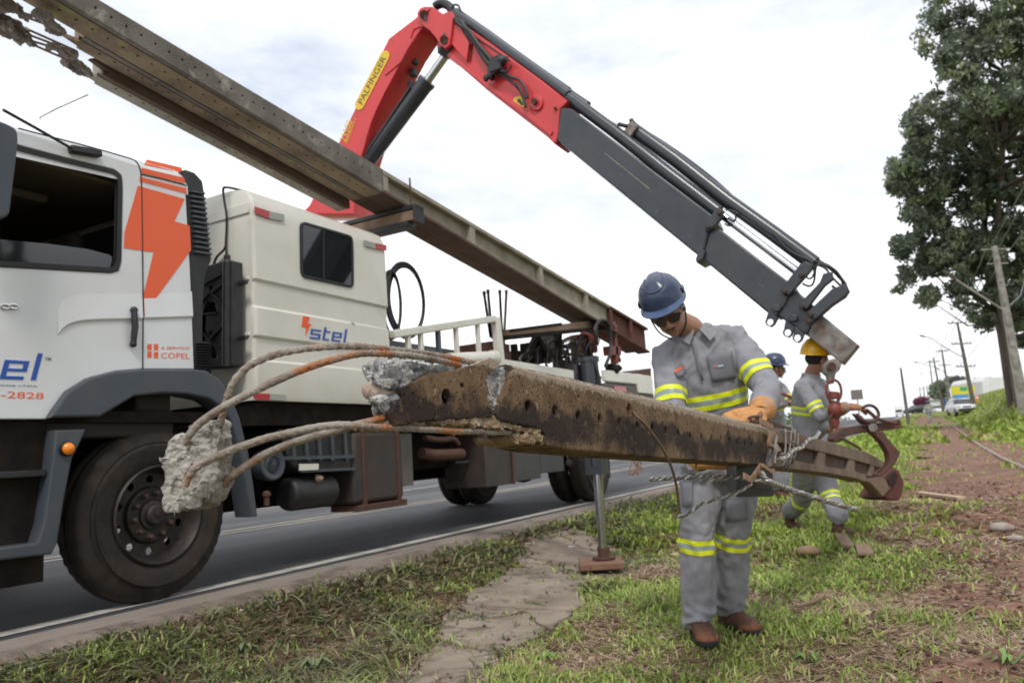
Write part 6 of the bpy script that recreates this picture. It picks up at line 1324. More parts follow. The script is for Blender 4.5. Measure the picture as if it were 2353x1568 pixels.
def bootobj(parent, ankle, toe, ground, m=boot):
    """boot with toe cap, sole and heel along ankle->toe on the ground"""
    a = Vector(ankle); g = ground; d = Vector((toe[0]-a.x, toe[1]-a.y, 0)); L = .19; d.normalize(); sd = d.cross(Vector((0, 0, 1))); up = Vector((0, 0, 1))
    b = Vector((a.x, a.y, g)); mb = MB()
    loft(mb, [(b-d*.075+up*.02, sd*.026, up*.018), (b-d*.075+up*.035, sd*.032, d*.02)][:1]+[(b-d*.06+up*.045, sd*.036, up*.040), (b-d*.01+up*.052, sd*.041, up*.050), (b+d*.05+up*.048, sd*.044, up*.044), (b+d*.11+up*.038, sd*.050, up*.034), (b+d*.16+up*.032, sd*.047, up*.029), (b+d*.19+up*.026, sd*.030, up*.022)], 16)
    capsule(mb, [b+up*.05-d*.01, b+up*.11-d*.012, b+up*.17-d*.012], [.047, .046, .050], 14)
    v, f, nr = remesh(mb, .006, 2, lambda p: .002*noise.noise(p*40)); o = obj('boot', None, m, parent, verts=v, faces=f, smooth=60)
    mb = MB(); out = []
    for t, w_ in ((-.085, .018), (-.075, .034), (-.03, .040), (.03, .037), (.09, .050), (.15, .052), (.185, .036), (.20, .012)): out.append((t, w_))
    P = [b+d*t+sd*w_ for t, w_ in out]+[b+d*t-sd*w_ for t, w_ in reversed(out)]; mb.prism([p+up*.0 for p in P], up*.022); obj('sole', mb, rubber, o, bevel=.003)
    mb = MB(); mb.ball(b+d*.145+up*.028, (.052, .055, .033), 14, 8, (sd, d, up)); obj('toe_cap', mb, boot_toe, o, smooth=60)
    mb = MB()
    for k in range(4): q = b+d*(.02+.022*k)+up*(.125-.022*k); mb.tube([q-sd*.026, q+up*.006, q+sd*.026], .0028, 6)
    obj('laces', mb, rubber, o, smooth=60); return o
def helmet(parent, c, up, fwd, m, trim, s=1., brim_all=False):
    u = Vector(up).normalized(); f = Vector(fwd); f = (f-u*f.dot(u)).normalized(); r = f.cross(u); c = Vector(c); mb = MB(); n = 36; vs = []; k = 12
    for i in range(k+1):
        ph = math.pi/2*i/k
        for j in range(n):
            t = 2*math.pi*j/n; x = .112*math.sin(ph)**.9*math.cos(t); y = .138*math.sin(ph)**.9*math.sin(t); z = .128*math.cos(ph)**.85
            if abs(x) < .034 and y < .085 and y > -.11: z += .009*sst(.036, .024, abs(x)+0.) if abs(x) > .024 else .009
            if y > 0 and z < .02: y *= 1.02
            vs.append(c+r*(x*s)+f*(y*s)+u*(z*s))
    mb.add(vs, [(i*n+j, (i+1)*n+j, (i+1)*n+(j+1) % n, i*n+(j+1) % n) for i in range(k) for j in range(n)])
    h = obj('helmet', mb, m, parent, smooth=70)
    mb = MB(); vs = []
    for j in range(n):
        t = 2*math.pi*j/n; fr = max(0, math.sin(t))**1.2; w = (.008+.038*fr) if not brim_all else (.028+.03*fr)
        for (q, dz) in ((0, .004), (w, -.010-.10*w*fr), (w, -.014-.10*w*fr), (0, -.012)):
            x = (.110+q*.75)*math.cos(t); y = (.136+q)*math.sin(t); vs.append(c+r*(x*s)+f*(y*s)+u*(dz*s))
    mb.add(vs, [(j*4+a, j*4+(a+1) % 4, ((j+1) % n)*4+(a+1) % 4, ((j+1) % n)*4+a) for j in range(n) for a in range(4)]); obj('brim', mb, trim, h, smooth=50)
    # raised panel outline on the crown and accessory slots
    mb = MB(); P = []
    for x, y in ((-.045, -.01), (-.05, .05), (-.038, .095), (0, .112), (.038, .095), (.05, .05), (.045, -.01)):
        ph = math.asin(min(1, math.hypot(x/.112, y/.138))); z = .128*math.cos(ph)**.85+.004; P.append(c+r*(x*s)+f*(y*s)+u*(z*s))
    mb.tube(catmull(P, 5), .0045*s, 7); obj('crown_ridge', mb, m, h, smooth=60)
    for sg in (-1, 1): mb = MB(); mb.box(c+r*(sg*.112*s)+f*(.01*s)+u*(.018*s), (.012*s, .05*s, .028*s), (r, f, u)); obj('accessory_slot', mb, m, h, bevel=.004)
    return h
def head(parent, c, up, fwd, glasses=True, s=1., beard=False):
    """continuous head: skull, jaw, nose, lips, brow, ears; c = centre of the skull"""
    u = Vector(up).normalized(); f = Vector(fwd); f = (f-u*f.dot(u)).normalized(); r = f.cross(u); c = Vector(c)
    W = lambda x, y, z: c+r*(x*s)+f*(y*s)+u*(z*s); mb = MB(); A = (r, f, u)
    mb.ball(W(0, 0, .02), (.074*s, .095*s, .095*s), 20, 14, A); mb.ball(W(0, .035, -.045), (.058*s, .058*s, .062*s), 16, 10, A); mb.ball(W(0, .062, -.088), (.026*s, .026*s, .022*s), 12, 8, A)
    mb.ball(W(0, .080, .012), (.052*s, .018*s, .012*s), 12, 8, A)                      # brow
    capsule(mb, [W(0, .088, .005), W(0, .106, -.022), W(0, .112, -.034)], [.009*s, .012*s, .014*s], 10)
    for g in (-1, 1):
        mb.ball(W(g*.014, .100, -.037), .009*s); mb.ball(W(g*.04, .07, -.02), (.022*s, .02*s, .02*s), 10, 7, A)
        mb.ball(W(g*.078, -.005, -.008), (.009*s, .020*s, .032*s), 10, 8, A)
    mb.ball(W(0, .094, -.060), (.025*s, .010*s, .0065*s), 10, 7, A); mb.ball(W(0, .091, -.071), (.022*s, .010*s, .007*s), 10, 7, A)
    return mb, W
def facebits(parent, W, A, glasses, s=1.):
    r, f, u = A; mb = MB()
    for g in (-1, 1): mb.ball(W(g*.031, .083, -.004), .0125*s)
    obj('eyes', mb, mat('eye_white', (.6, .58, .55), .3), parent, smooth=60)
    mb = MB(); mb.ball(W(0, .098, -.065), (.024*s, .008*s, .0030*s), 10, 6, A); obj('mouth', mb, mat('lips', (.16, .06, .045), .5), parent, smooth=60)
    mb = MB(); mb.ball(W(0, .102, -.051), (.026*s, .006*s, .005*s), 12, 6, A); obj('moustache', mb, hair, parent, smooth=60)
    if glasses:
        mb = MB()
        for g in (-1, 1):
            q = [W(g*.004, .106, .010), W(g*.030, .107, .014), W(g*.060, .088, .010), W(g*.066, .070, -.006), W(g*.050, .092, -.026), W(g*.022, .104, -.026), W(g*.008, .107, -.010)]
            mb.prism(q, f*(.004*s)); mb.tube([W(g*.066, .078, .008), W(g*.082, .03, .008), W(g*.084, -.005, .004)], .003*s, 6)
        obj('safety_glasses', mb, mat('lens_black', (.006, .006, .008), .08, spec=.8), parent, smooth=20)
    mb = MB(); mb.ball(W(0, -.018, .012), (.079*s, .086*s, .066*s), 16, 10, A); obj('hair', mb, hair, parent, smooth=70)
    mb = MB()
    for g in (-1, 1): mb.tube(catmull([W(g*.080, .02, .05), W(g*.080, .022, -.02), W(g*.062, .05, -.075), W(g*.02, .075, -.112)], 4), .004*s, 5)
    obj('chin_strap', mb, rubber, parent, smooth=60)
def person(name, label, J, hm, tm, gl_m, glasses=True, vox=.010, grp=None, brim_all=False, fold=.008, band_ok=True):
    g = J['ground']; base = (J['pelvis'][0], J['pelvis'][1], g)
    root = empty(name, base, label, 'person', grp)
    v3 = lambda k: Vector(J[k]); hs = J.get('s', 1.)
    sv = (v3('shR')-v3('shL')).normalized(); upv = (v3('neck')-v3('pelvis')).normalized(); fv = Vector(J['fwd']); fv = (fv-upv*fv.dot(upv)).normalized(); sv = fv.cross(upv)*(1 if fv.cross(upv).dot(sv) > 0 else -1)
    hv = (v3('hipR')-v3('hipL')).normalized()
    hc = v3('head'); mb, W = head(root, hc, J['hup'], J['hfwd'], s=hs); u_ = Vector(J['hup']).normalized(); f_ = Vector(J['hfwd']); f_ = (f_-u_*f_.dot(u_)).normalized(); A = (f_.cross(u_), f_, u_)
    # body under the clothes, one continuous mesh with the head
    capsule(mb, [hc-u_*.05-f_*.015, v3('neck')+(hc-v3('neck'))*.15], [.056, .060], 14)
    chest = v3('pelvis').lerp(v3('neck'), .72); waist = v3('pelvis').lerp(v3('neck'), .32)
    loft(mb, [(v3('pelvis')-upv*.05, hv*.12, fv*.085), (waist, sv*.125, fv*.085), (chest, sv*.15, fv*.095), (v3('neck')-upv*.04, sv*.09, fv*.06), (v3('neck')+upv*.01, sv*.055, fv*.05)], 18)
    for S_ in 'LR':
        capsule(mb, [v3('sh'+S_), v3('el'+S_), v3('wr'+S_)], [.048, .037, .027], 12)
        capsule(mb, [v3('hip'+S_), v3('kn'+S_), v3('an'+S_)], [.078, .050, .036], 12)
    v, f, nr = remesh(mb, .007, 2); body = obj('body', None, skin, root, verts=v, faces=f, smooth=80)
    facebits(body, W, A, glasses, hs)
    # jacket
    mb = MB(); ch = J.get('girth', 1.)
    loft(mb, [(v3('pelvis')+upv*J.get('hem', -.10), hv*.185*ch, fv*.135*ch), (v3('pelvis')+upv*.02, hv*.180*ch, fv*.130*ch), (waist, sv*.178*ch, fv*.128*ch), (chest-upv*.06, sv*.188*ch, fv*.132*ch), (chest+upv*.04, sv*.18*ch, fv*.125*ch), (v3('neck')-upv*.05, sv*.115, fv*.095), (v3('neck')-upv*.015, sv*.085, fv*.075)], 22)
    loft(mb, [(v3('neck')-upv*.05, sv*.082, fv*.078), (v3('neck')-upv*.00, sv*.074, fv*.072), (v3('neck')+upv*.03, sv*.078, fv*.078)], 18)
    for S_ in 'LR':
        a, b, c = v3('sh'+S_), v3('el'+S_), v3('wr'+S_); q = b.lerp(c, .93)
        capsule(mb, [chest+upv*.08+(a-chest)*.35, a, a.lerp(b, .45), b, b.lerp(c, .5), q], [.075, .076, .070, .064, .058, .052], 16)
    limbs = [(v3('pelvis'), v3('neck'), 17)]+[(v3('sh'+s_), v3('el'+s_), 42) for s_ in 'LR']+[(v3('el'+s_), v3('wr'+s_), 62) for s_ in 'LR']
    jg = remesh(mb, vox, 3, folds(limbs, fold*1.5, 3), 2); jk = obj('jacket', None, fabric, root, verts=jg[0], faces=jg[1], smooth=70)
    # trousers
    mb = MB()
    loft(mb, [(v3('pelvis')+upv*.10, hv*.155, fv*.115), (v3('pelvis'), hv*.172, fv*.125), (v3('pelvis')-upv*.09, hv*.175, fv*.12)], 20)
    for S_ in 'LR':
        a, b, c = v3('hip'+S_), v3('kn'+S_), v3('an'+S_); capsule(mb, [a, a.lerp(b, .5), b, b.lerp(c, .5), b.lerp(c, .82), c+Vector((0, 0, .01))], [.105, .096, .083, .080, .082, .084], 18)
    limbs = [(v3('hip'+s_), v3('kn'+s_), 20) for s_ in 'LR']+[(v3('kn'+s_), v3('an'+s_), 34) for s_ in 'LR']
    tg_ = remesh(mb, vox, 3, folds(limbs, fold*2.0, 8), 3); tr = obj('trousers', None, fabric, root, verts=tg_[0], faces=tg_[1], smooth=70)
    if band_ok:
        t = J.get('chest_band', .30); L = (v3('neck')-v3('pelvis')).length
        band(jk, jg, v3('pelvis')+upv*0, v3('neck'), L*t, L*t+.07, .24)
        for S_ in 'LR':
            a, b = v3('sh'+S_), v3('el'+S_); L = (b-a).length; band(jk, jg, a, b, L*.58, L*.58+.065, .085)
            a, b = v3('kn'+S_), v3('an'+S_); d = (b-a).normalized(); band(tr, tg_, a, b, J.get('knee_band', .0), J.get('knee_band', .0)+.065, .105)
    for S_ in 'LR':
        bootobj(root, v3('an'+S_), J['toe'+S_], J.get('gz'+S_, g))
        if J.get('hand'+S_): d, bk, sd, sz, cu = J['hand'+S_]; glove(root, v3('wr'+S_), d, bk, sd, gl_m, sz, cu, v3('el'+S_))
    helmet(root, hc+u_*.058*hs-f_*.012, u_+f_*J.get('tilt', 0), f_, hm, tm, J.get('hs', 1.), brim_all)
    return root, jk, jg, tr, tg_, dict(up=upv, f=fv, s=sv, chest=chest)
D = lambda x, y, d: tuple(dep(x, y, d))
# main worker
J = dict(ground=Tz(*dep(1640, 1460, 3.5)[:2])+.01, head=D(1532, 714, 3.38), hup=tuple(cv(-.44, .85, .30)), hfwd=tuple(cv(-.20, -.38, .88)), neck=D(1596, 762, 3.50), pelvis=D(1648, 1050, 3.56), fwd=tuple(cv(-.12, 0, 1)),
         shL=D(1530, 818, 3.46), elL=D(1548, 960, 3.30), wrL=D(1612, 1062, 3.02), shR=D(1690, 778, 3.52), elR=D(1764, 895, 3.30), wrR=D(1748, 948, 3.0),
         hipL=D(1612, 1085, 3.57), hipR=D(1690, 1085, 3.60), knL=D(1602, 1232, 3.50), knR=D(1684, 1222, 3.58), anL=D(1604, 1412, 3.50), anR=D(1675, 1388, 3.66), toeL=D(1625, 1480, 3.35), toeR=D(1742, 1452, 3.45),
         handL=(cv(1, -.05, .15), cv(0, -1, .3), cv(.1, .2, -1), 1.08, 1.3), handR=(cv(-1, -.12, .35), cv(.1, 1, .35), cv(-.2, .1, 1), 1.1, .9), chest_band=.43, hs=.90, s=.95, girth=.98, hem=-.06, knee_band=.0)
J['gzL'] = Tz(J['anL'][0], J['anL'][1])+.012; J['gzR'] = Tz(J['anR'][0], J['anR'][1])+.012
w1, jk1, jg1, tr1, tg1, ax1 = person('person', 'worker in grey uniform and navy helmet bending over the fallen pole in sunglasses', J, navy, navy_trim, leather, True, .0085, None, fold=.012)
# jacket details: collar, placket, pockets, name tag, chest logo
def on_surface(geo, x, y, lift=.003):
    v, f, nr = geo; r = ray(x, y); r = r/np.linalg.norm(r); w = v-CAM; t = w@r; dist = np.linalg.norm(w-np.outer(t, r), axis=1); ok = np.nonzero((dist < .012))[0]
    if len(ok) == 0: ok = np.argsort(dist)[:3]
    ok = np.nonzero(dist < .028)[0] if len(ok) else ok; ok = ok if len(ok) else np.argsort(dist)[:3]; tm = t[ok].min(); k = ok[t[ok] < tm+.03]; w_ = np.exp(-(dist[k]/.012)**2)+1e-6; tt = max((t[k]*w_).sum()/w_.sum()-.004, tm-.002); return Vector(CAM+r*(tt-lift)), None
def patch(parent, geo, pts, m, name, lift=.006, sub=6, th=.0015):
    P = [np.array(p, float) for p in pts]; mb = MB(); g_ = []; 
    for i in range(sub+1):
        for j in range(sub+1):
            u, w_ = i/sub, j/sub; q = (1-w_)*((1-u)*P[0]+u*P[1])+w_*((1-u)*P[3]+u*P[2]); g_.append(on_surface(geo, q[0], q[1], lift)[0])
    n = sub+1; mb.add(g_, [(i*n+j, i*n+j+1, (i+1)*n+j+1, (i+1)*n+j) for i in range(sub) for j in range(sub)]); o = obj(name, mb, m, parent, smooth=60); s = o.modifiers.new('s', 'SOLIDIFY'); s.thickness = th; s.offset = 1; return o
fabric2 = mat('uniform_grey_dark', (.20, .205, .235), .85, 0, (.15, .15, .165), 6, .7, bump=.3, bscale=420)
zf = lambda x, y: (1444.8+.3429*x, 604.8+.3429*y)
patch(jk1, jg1, [zf(520, 620), zf(690, 585), zf(715, 770), zf(560, 795)], fabric2, 'chest_pocket')
patch(jk1, jg1, [zf(305, 735), zf(370, 700), zf(385, 740), zf(330, 765)], fabric2, 'chest_pocket', sub=3)
patch(jk1, jg1, [zf(303, 722), zf(365, 685), zf(369, 698), zf(308, 735)], orange_vinyl, 'name_tape', .008, 3)
patch(jk1, jg1, [zf(410, 500), zf(422, 495), zf(500, 780), zf(486, 782)], fabric2, 'placket', .006, 5)
patch(jk1, jg1, [zf(572, 685), zf(583, 683), zf(585, 702), zf(575, 704)], orange_vinyl, 'chest_logo', .009, 2)
patch(jk1, jg1, [zf(590, 684), zf(632, 676), zf(635, 694), zf(592, 700)], mat('logo_pale_blue', (.35, .45, .55), .6), 'chest_logo', .009, 2)
mb = MB()
nk = Vector(J['neck']); U_, F_2, S_2 = ax1['up'], ax1['f'], ax1['s']
for g_ in (-1, 1): mb.prism([nk+U_*.035+S_2*(g_*.05)+F_2*.055, nk+U_*.02+S_2*(g_*.012)+F_2*.095, nk-U_*.035+S_2*(g_*.045)+F_2*.115, nk-U_*.01+S_2*(g_*.085)+F_2*.08], F_2*.006)
obj('collar', mb, fabric, jk1, smooth=20)
# tools belt pouch / side pocket on trousers
patch(tr1, tg1, [(1668, 1150), (1716, 1142), (1718, 1195), (1668, 1200)], fabric2, 'cargo_pocket', .01, 4)
patch(tr1, tg1, [(1565, 1110), (1590, 1105), (1590, 1160), (1568, 1165)], fabric2, 'cargo_pocket', .008, 4)
# worker with the yellow helmet, seen from the side, holding the tongs
J = dict(ground=Tz(*dep(1880, 1240, 6.4)[:2]), head=D(1876, 826, 6.45), hup=tuple(cv(.02, 1, .05)), hfwd=tuple(cv(1, -.12, -.35)), neck=D(1862, 864, 6.5), pelvis=D(1862, 1040, 6.5), fwd=tuple(cv(.9, 0, -.35)),
         shL=D(1885, 886, 6.75), elL=D(1912, 960, 6.6), wrL=D(1905, 985, 6.3), shR=D(1842, 889, 6.32), elR=D(1888, 958, 6.15), wrR=D(1944, 934, 6.0),
         hipL=D(1880, 1065, 6.58), hipR=D(1850, 1065, 6.42), knL=D(1908, 1145, 6.4), knR=D(1842, 1150, 6.7), anL=D(1930, 1225, 6.25), anR=D(1818, 1212, 6.95), toeL=D(1968, 1250, 6.1), toeR=D(1840, 1238, 6.8),
         handR=(cv(1, -.02, -.1), cv(-.1, 1, .3), cv(0, -.2, -1), 1.08, .9), handL=(cv(.8, -.3, .2), cv(.2, .4, 1), cv(0, 1, 0), .95, 1.2), chest_band=.50, hs=.98, girth=.92, knee_band=-.03)
J['gzL'] = Tz(J['anL'][0], J['anL'][1]); J['gzR'] = Tz(J['anR'][0], J['anR'][1])
for k in ('anL', 'anR'): J[k] = (J[k][0], J[k][1], max(J[k][2], Tz(J[k][0], J[k][1])+.17))
person('person', 'worker in yellow helmet and muddy grey uniform holding the pole tongs', J, yellow_helmet, yellow_helmet, leather2, False, .011, brim_all=False, fold=.009)
# third worker behind, dark blue helmet, facing right
J = dict(ground=Tz(*dep(1780, 1140, 9.2)[:2]), head=D(1781, 846, 9.2), hup=tuple(cv(.0, 1, .0)), hfwd=tuple(cv(1, .0, .12)), neck=D(1775, 877, 9.2), pelvis=D(1776, 990, 9.2), fwd=tuple(cv(.8, 0, .4)),
         shL=D(1795, 892, 9.3), elL=D(1815, 925, 9.15), wrL=D(1835, 905, 9.0), shR=D(1758, 892, 9.1), elR=D(1772, 935, 8.9), wrR=D(1806, 925, 8.9),
         hipL=D(1790, 1005, 9.25), hipR=D(1770, 1005, 9.15), knL=D(1800, 1065, 9.2), knR=D(1778, 1068, 9.1), anL=D(1800, 1120, 9.2), anR=D(1782, 1125, 9.1), toeL=D(1820, 1135, 9.1), toeR=D(1800, 1145, 9.0),
         handR=(cv(1, .1, 0), cv(0, 1, .3), cv(0, 0, -1), 1., .9), chest_band=.45, hs=.98, knee_band=-.05)
for k in ('anL', 'anR'): q = Tz(J[k][0], J[k][1]); J['gz'+k[2]] = q; J[k] = (J[k][0], J[k][1], q+.16)
person('person', 'worker in dark blue helmet and black glasses facing right, farther back between the other two', J, navy, navy_trim, leather2, True, .013, fold=.009)
# red bar the third worker holds
mb = MB(); mb.tube([D(1785, 898, 8.85), D(1822, 914, 8.8), D(1850, 922, 8.8)], .018, 8); obj('red_bar', mb, red_iron, None, 'thin red bar held by the worker in dark blue helmet', 'bar')
# distant worker walking along the track
dd = 62.; gzd = Tz(*dep(2138, 978, dd)[:2])
def dj(x, z, d=0.): q = dep(2138+x, 975, dd+d); return (q[0], q[1], gzd+z)
J = dict(ground=gzd, head=dj(-1, 1.62), hup=(0, 0, 1), hfwd=tuple(cv(0, 0, 1)), neck=dj(0, 1.48), pelvis=dj(0, .95), fwd=tuple(cv(0, 0, 1)), shL=dj(-6, 1.42), elL=dj(-8, 1.15), wrL=dj(-7, .9), shR=dj(6, 1.42), elR=dj(8, 1.15), wrR=dj(6, .9),
         hipL=dj(-3, .9), hipR=dj(3, .9), knL=dj(-3, .5), knR=dj(4, .5), anL=dj(-3, .1), anR=dj(4, .1), toeL=dj(-3, 0, -.5), toeR=dj(4, 0, -.5), handL=((0, 0, -1), (1, 0, 0), (0, -1, 0), 1., .5), handR=((0, 0, -1), (1, 0, 0), (0, -1, 0), 1., .5), chest_band=.45)
person('person', 'tiny far worker in grey uniform walking on the red dirt track', J, navy, navy_trim, leather2, True, .02, fold=.0)
# ------------------------------------------------------------------ background
leafm = tintmat('tree_leaf', .38, .35, .9)
bark = mat('bark', (.085, .065, .052), .9, 0, (.15, .125, .105), 3, .8, bump=.5, bscale=20, stretch=(1, 1, .15))
def leaves(name, clumps, n_per, leaf, cols, parent, seed=0):
    r = np.random.default_rng(seed); C = np.array([c[:3] for c in clumps]); Rr = np.array([c[3] for c in clumps]); m = len(clumps)*n_per
    d = r.normal(size=(m, 3)); d /= np.linalg.norm(d, axis=1)[:, None]; rad = r.random(m)**.45; ci = np.repeat(np.arange(len(clumps)), n_per)
    p = C[ci]+d*(rad*Rr[ci])[:, None]*np.array([1, 1, .75])
    a = r.normal(size=(m, 3)); a[:, 2] -= .6; a /= np.linalg.norm(a, axis=1)[:, None]; b = np.cross(a, r.normal(size=(m, 3))); b /= np.linalg.norm(b, axis=1)[:, None]
    L = leaf*(.6+.8*r.random(m))[:, None]; Wd = L*.42
    v = np.stack([p-a*L/2, p+b*Wd/2, p+a*L/2, p-b*Wd/2], 1).reshape(-1, 3); f = np.arange(m*4, dtype=np.int32)
    me = bpy.data.meshes.new(name); c0 = C.mean(0); v = v-c0
    me.vertices.add(m*4); me.vertices.foreach_set('co', v.ravel()); me.loops.add(m*4); me.loops.foreach_set('vertex_index', f); me.polygons.add(m); me.polygons.foreach_set('loop_start', np.arange(0, m*4, 4, dtype=np.int32)); me.polygons.foreach_set('loop_total', np.full(m, 4, np.int32)); me.update()
    cols = np.array(cols); cc = cols[r.integers(0, len(cols), len(clumps))][ci]*(.6+.8*r.random(m))[:, None]; col = np.ones((m, 4, 4)); col[:, :, :3] = cc[:, None, :]
    ca = me.color_attributes.new('tint', 'FLOAT_COLOR', 'POINT'); ca.data.foreach_set('color', col.ravel()); me.materials.append(leafm)
    o = bpy.data.objects.new(name, me); COL.objects.link(o); reg(o, c0); 
    if parent is not None: o.parent = parent; o.location = Vector(c0)-WL[parent.name]
    else: o.location = c0
    return o
EU = [(.13, .17, .11), (.19, .24, .13), (.10, .13, .09), (.25, .29, .16), (.15, .185, .13)]
def tree(name, label, base, trunk, crown_px, depth, n_cl, n_leaf, leaf, r_cl, cols=EU, grp=None, seed=0, tr=.25, dspread=2.5):
    """trunk: surveyed points; crown_px: outline in the picture at the tree's distance"""
    e = empty(name, base, label, 'tree', grp); rs = random.Random(seed)
    mb = MB(); P = catmull([base]+trunk, 5); n = len(P); mb.tube(P, [tr*(1-.75*i/(n-1)) for i in range(n)], 12)
    o = obj('trunk', mb, bark, e, smooth=60)
    poly = np.array(crown_px, float); lo, hi = poly.min(0), poly.max(0); cl = []; tries = 0
    while len(cl) < n_cl and tries < 40000:
        tries += 1; x = rs.uniform(lo[0], hi[0]); y = rs.uniform(lo[1], hi[1])
        if inpoly(np.array([x]), np.array([y]), poly)[0] and noise.noise(Vector((x*.024, y*.024, seed))) > -.17: q = dep(x, y, depth+rs.uniform(-dspread, dspread)); cl.append((*q, r_cl*rs.uniform(.55, 1.25)))
    mb = MB()
    for c in cl[::5]:
        k = min(range(len(P)), key=lambda i: (Vector(P[i])-Vector(c[:3])).length+(0 if P[i][2] < c[2] else 3)); a = Vector(P[k]); b = Vector(c[:3]); m = a.lerp(b, .5)+Vector((0, 0, -.1*(b-a).length)); mb.tube([a, m, b], [.06, .04, .015], 5)
    obj('limbs', mb, bark, e, smooth=60)
    leaves('crown', cl, n_leaf, leaf, cols, e, seed); return e
tg_ = 'eucalyptus trees at the right edge'
g1 = onT(2352, 960)
def tb(x, d): q = dep(x, 960, d); return (q[0], q[1], Tz(q[0], q[1])-.1)
tree('eucalyptus_tree', 'nearest tall eucalyptus at right edge, its dark crown reaching the top of the picture', tb(2348, 37), [D(2315, 760, 38), D(2288, 640, 39), D(2300, 380, 38), D(2330, 120, 37), D(2400, -150, 36)],
     [(2150, 0), (2112, 90), (2148, 160), (2112, 245), (2185, 215), (2230, 190), (2260, 240), (2352, 300), (2620, 300), (2620, -200), (2150, -160)], 33, 560, 85, .26, .50, seed=1, tr=.24, grp=tg_)
tree('eucalyptus_tree', 'eucalyptus with the widest drooping crown, its leaning trunk rising left of the concrete light pole', tb(2330, 42), [D(2296, 740, 42), D(2270, 640, 43), D(2262, 480, 40), D(2290, 300, 40), D(2320, 190, 40)],
     [(2135, 240), (2082, 262), (2090, 330), (2040, 355), (2048, 445), (2100, 440), (2065, 480), (2115, 525), (2052, 555), (2078, 610), (2056, 672), (2118, 620), (2112, 700), (2140, 715), (2160, 640), (2190, 690), (2215, 700), (2240, 640), (2300, 690), (2352, 720), (2480, 740), (2480, 250), (2300, 190), (2200, 200)], 40, 1050, 72, .28, .50, seed=2, tr=.26, grp=tg_)
tree('eucalyptus_tree', 'lower slim eucalyptus behind the concrete light pole at the far right', tb(2400, 46), [D(2372, 800, 46), D(2352, 700, 46), D(2340, 600, 46)],
     [(2215, 700), (2230, 760), (2262, 790), (2300, 760), (2352, 830), (2480, 840), (2500, 640), (2300, 620)], 46, 190, 100, .27, .55, seed=3, tr=.26, grp=tg_)
# utility poles
conc_pole = mat('street_pole_concrete', (.36, .34, .31), .85, 0, (.20, .17, .15), 3, .8, bump=.2, bscale=40)
dark_pole = mat('street_pole_dark', (.12, .105, .09), .85, 0, (.22, .19, .16), 3, .6)
def upole(label, xb, yb, xt, yt, d, w, arms, lamp, m, cat='utility pole', lamp_px=None, name='utility_pole', grp='utility poles along the track'):
    b = Vector(dep(xb, yb, d)); b.z = Tz(b.x, b.y)-.2; t = Vector(dep(xt, yt, d)); e = empty(name, tuple(b), label, cat, grp); mb = MB(); mb.bar(b, t, w, w, up=(0, 1, 0), w2=w*.5, h2=w*.5); obj('shaft', mb, m, e, bevel=.02)
    ax = (t-b).normalized()
    if w > .3:
        for k in range(7): mb = MB(); q = b+ax*(1.2+k*.95); mb.bar(q-Vector((0, w*.5, 0)), q+ax*.6-Vector((0, w*.48, 0)), w*.4, .03, up=(0, 1, 0)); obj('pole_panel', mb, conc_pole if d < 40 else dark_pole, e)
    for (zo, hw) in arms:
        mb = MB(); q = t-ax*zo; mb.bar(q-Vector(cv(1, .04, 0))*hw, q+Vector(cv(1, .04, 0))*hw, .09 if d > 40 else .05, .11 if d > 40 else .05)
        for s_ in ((-.95, -.5, .5, .95) if d > 40 else ()): mb.lathe([(0, .035), (.05, .05), (.1, .03), (.16, .04), (.2, .01)], q+Vector(cv(1, .04, 0))*(hw*s_)+Vector((0, 0, .04)), (0, 0, 1), 8)
        obj('crossarm', mb, m, e)
    if lamp_px: 
        P = [Vector(dep(x, y, d)) for x, y in lamp_px]; mb = MB(); mb.tube(catmull(P, 4), .035 if w < .35 else .05, 6); obj('lamp_arm', mb, conc_pole, e); mb = MB(); a = P[-1]; dr = (P[-1]-P[-2]).normalized(); mb.ball(a, (.35, .12, .09), 10, 6, (dr, dr.cross(Vector((0, 0, 1))).normalized(), Vector((0, 0, 1)))); obj('lamp_head', mb, dark_pole, e)
    return e
o3b = lambda x, y: (2016+.257*x, 672+.257*y)
upole('nearest pale concrete light pole with two thin crossarms before the eucalyptus trees', 2362, 1000, 2284, 566, 33, .42, [(.12, .62), (.75, .45)], 0, conc_pole, lamp_px=[(2310, 715), (2270, 690), (2215, 655), (2182, 632)])
upole('tall utility pole with three crossarms and lamp arm just right of the yellow billboard', *o3b(880, 1140), *o3b(712, 270), 72, .42, [(.0, .9), (2.0, .95), (4.2, .9)], 0, dark_pole, lamp_px=[o3b(760, 575), o3b(620, 500), o3b(480, 410), o3b(400, 388)])
upole('utility pole at the left edge of the yellow billboard with tangled wires', *o3b(665, 1090), *o3b(572, 510), 98, .42, [(.2, .8), (2., .8)], 0, conc_pole, lamp_px=[o3b(600, 710), o3b(560, 690), o3b(540, 680)])
upole('dark slim utility pole with long lamp arm, left of the billboard pole', *o3b(590, 1080), *o3b(498, 580), 112, .40, [(.6, .8)], 0, dark_pole, lamp_px=[o3b(505, 665), o3b(430, 640), o3b(340, 620)])
upole('far grey utility pole above the small blue gate', *o3b(520, 1070), *o3b(462, 600), 150, .42, [(.5, .9), (2.5, .9)], 0, conc_pole, lamp_px=[o3b(470, 745), o3b(420, 730), o3b(385, 722)])
upole('lone dark leaning post standing on the grass crest left of the track', *o3b(265, 1090), *o3b(205, 670), 62, .30, [], 0, dark_pole)
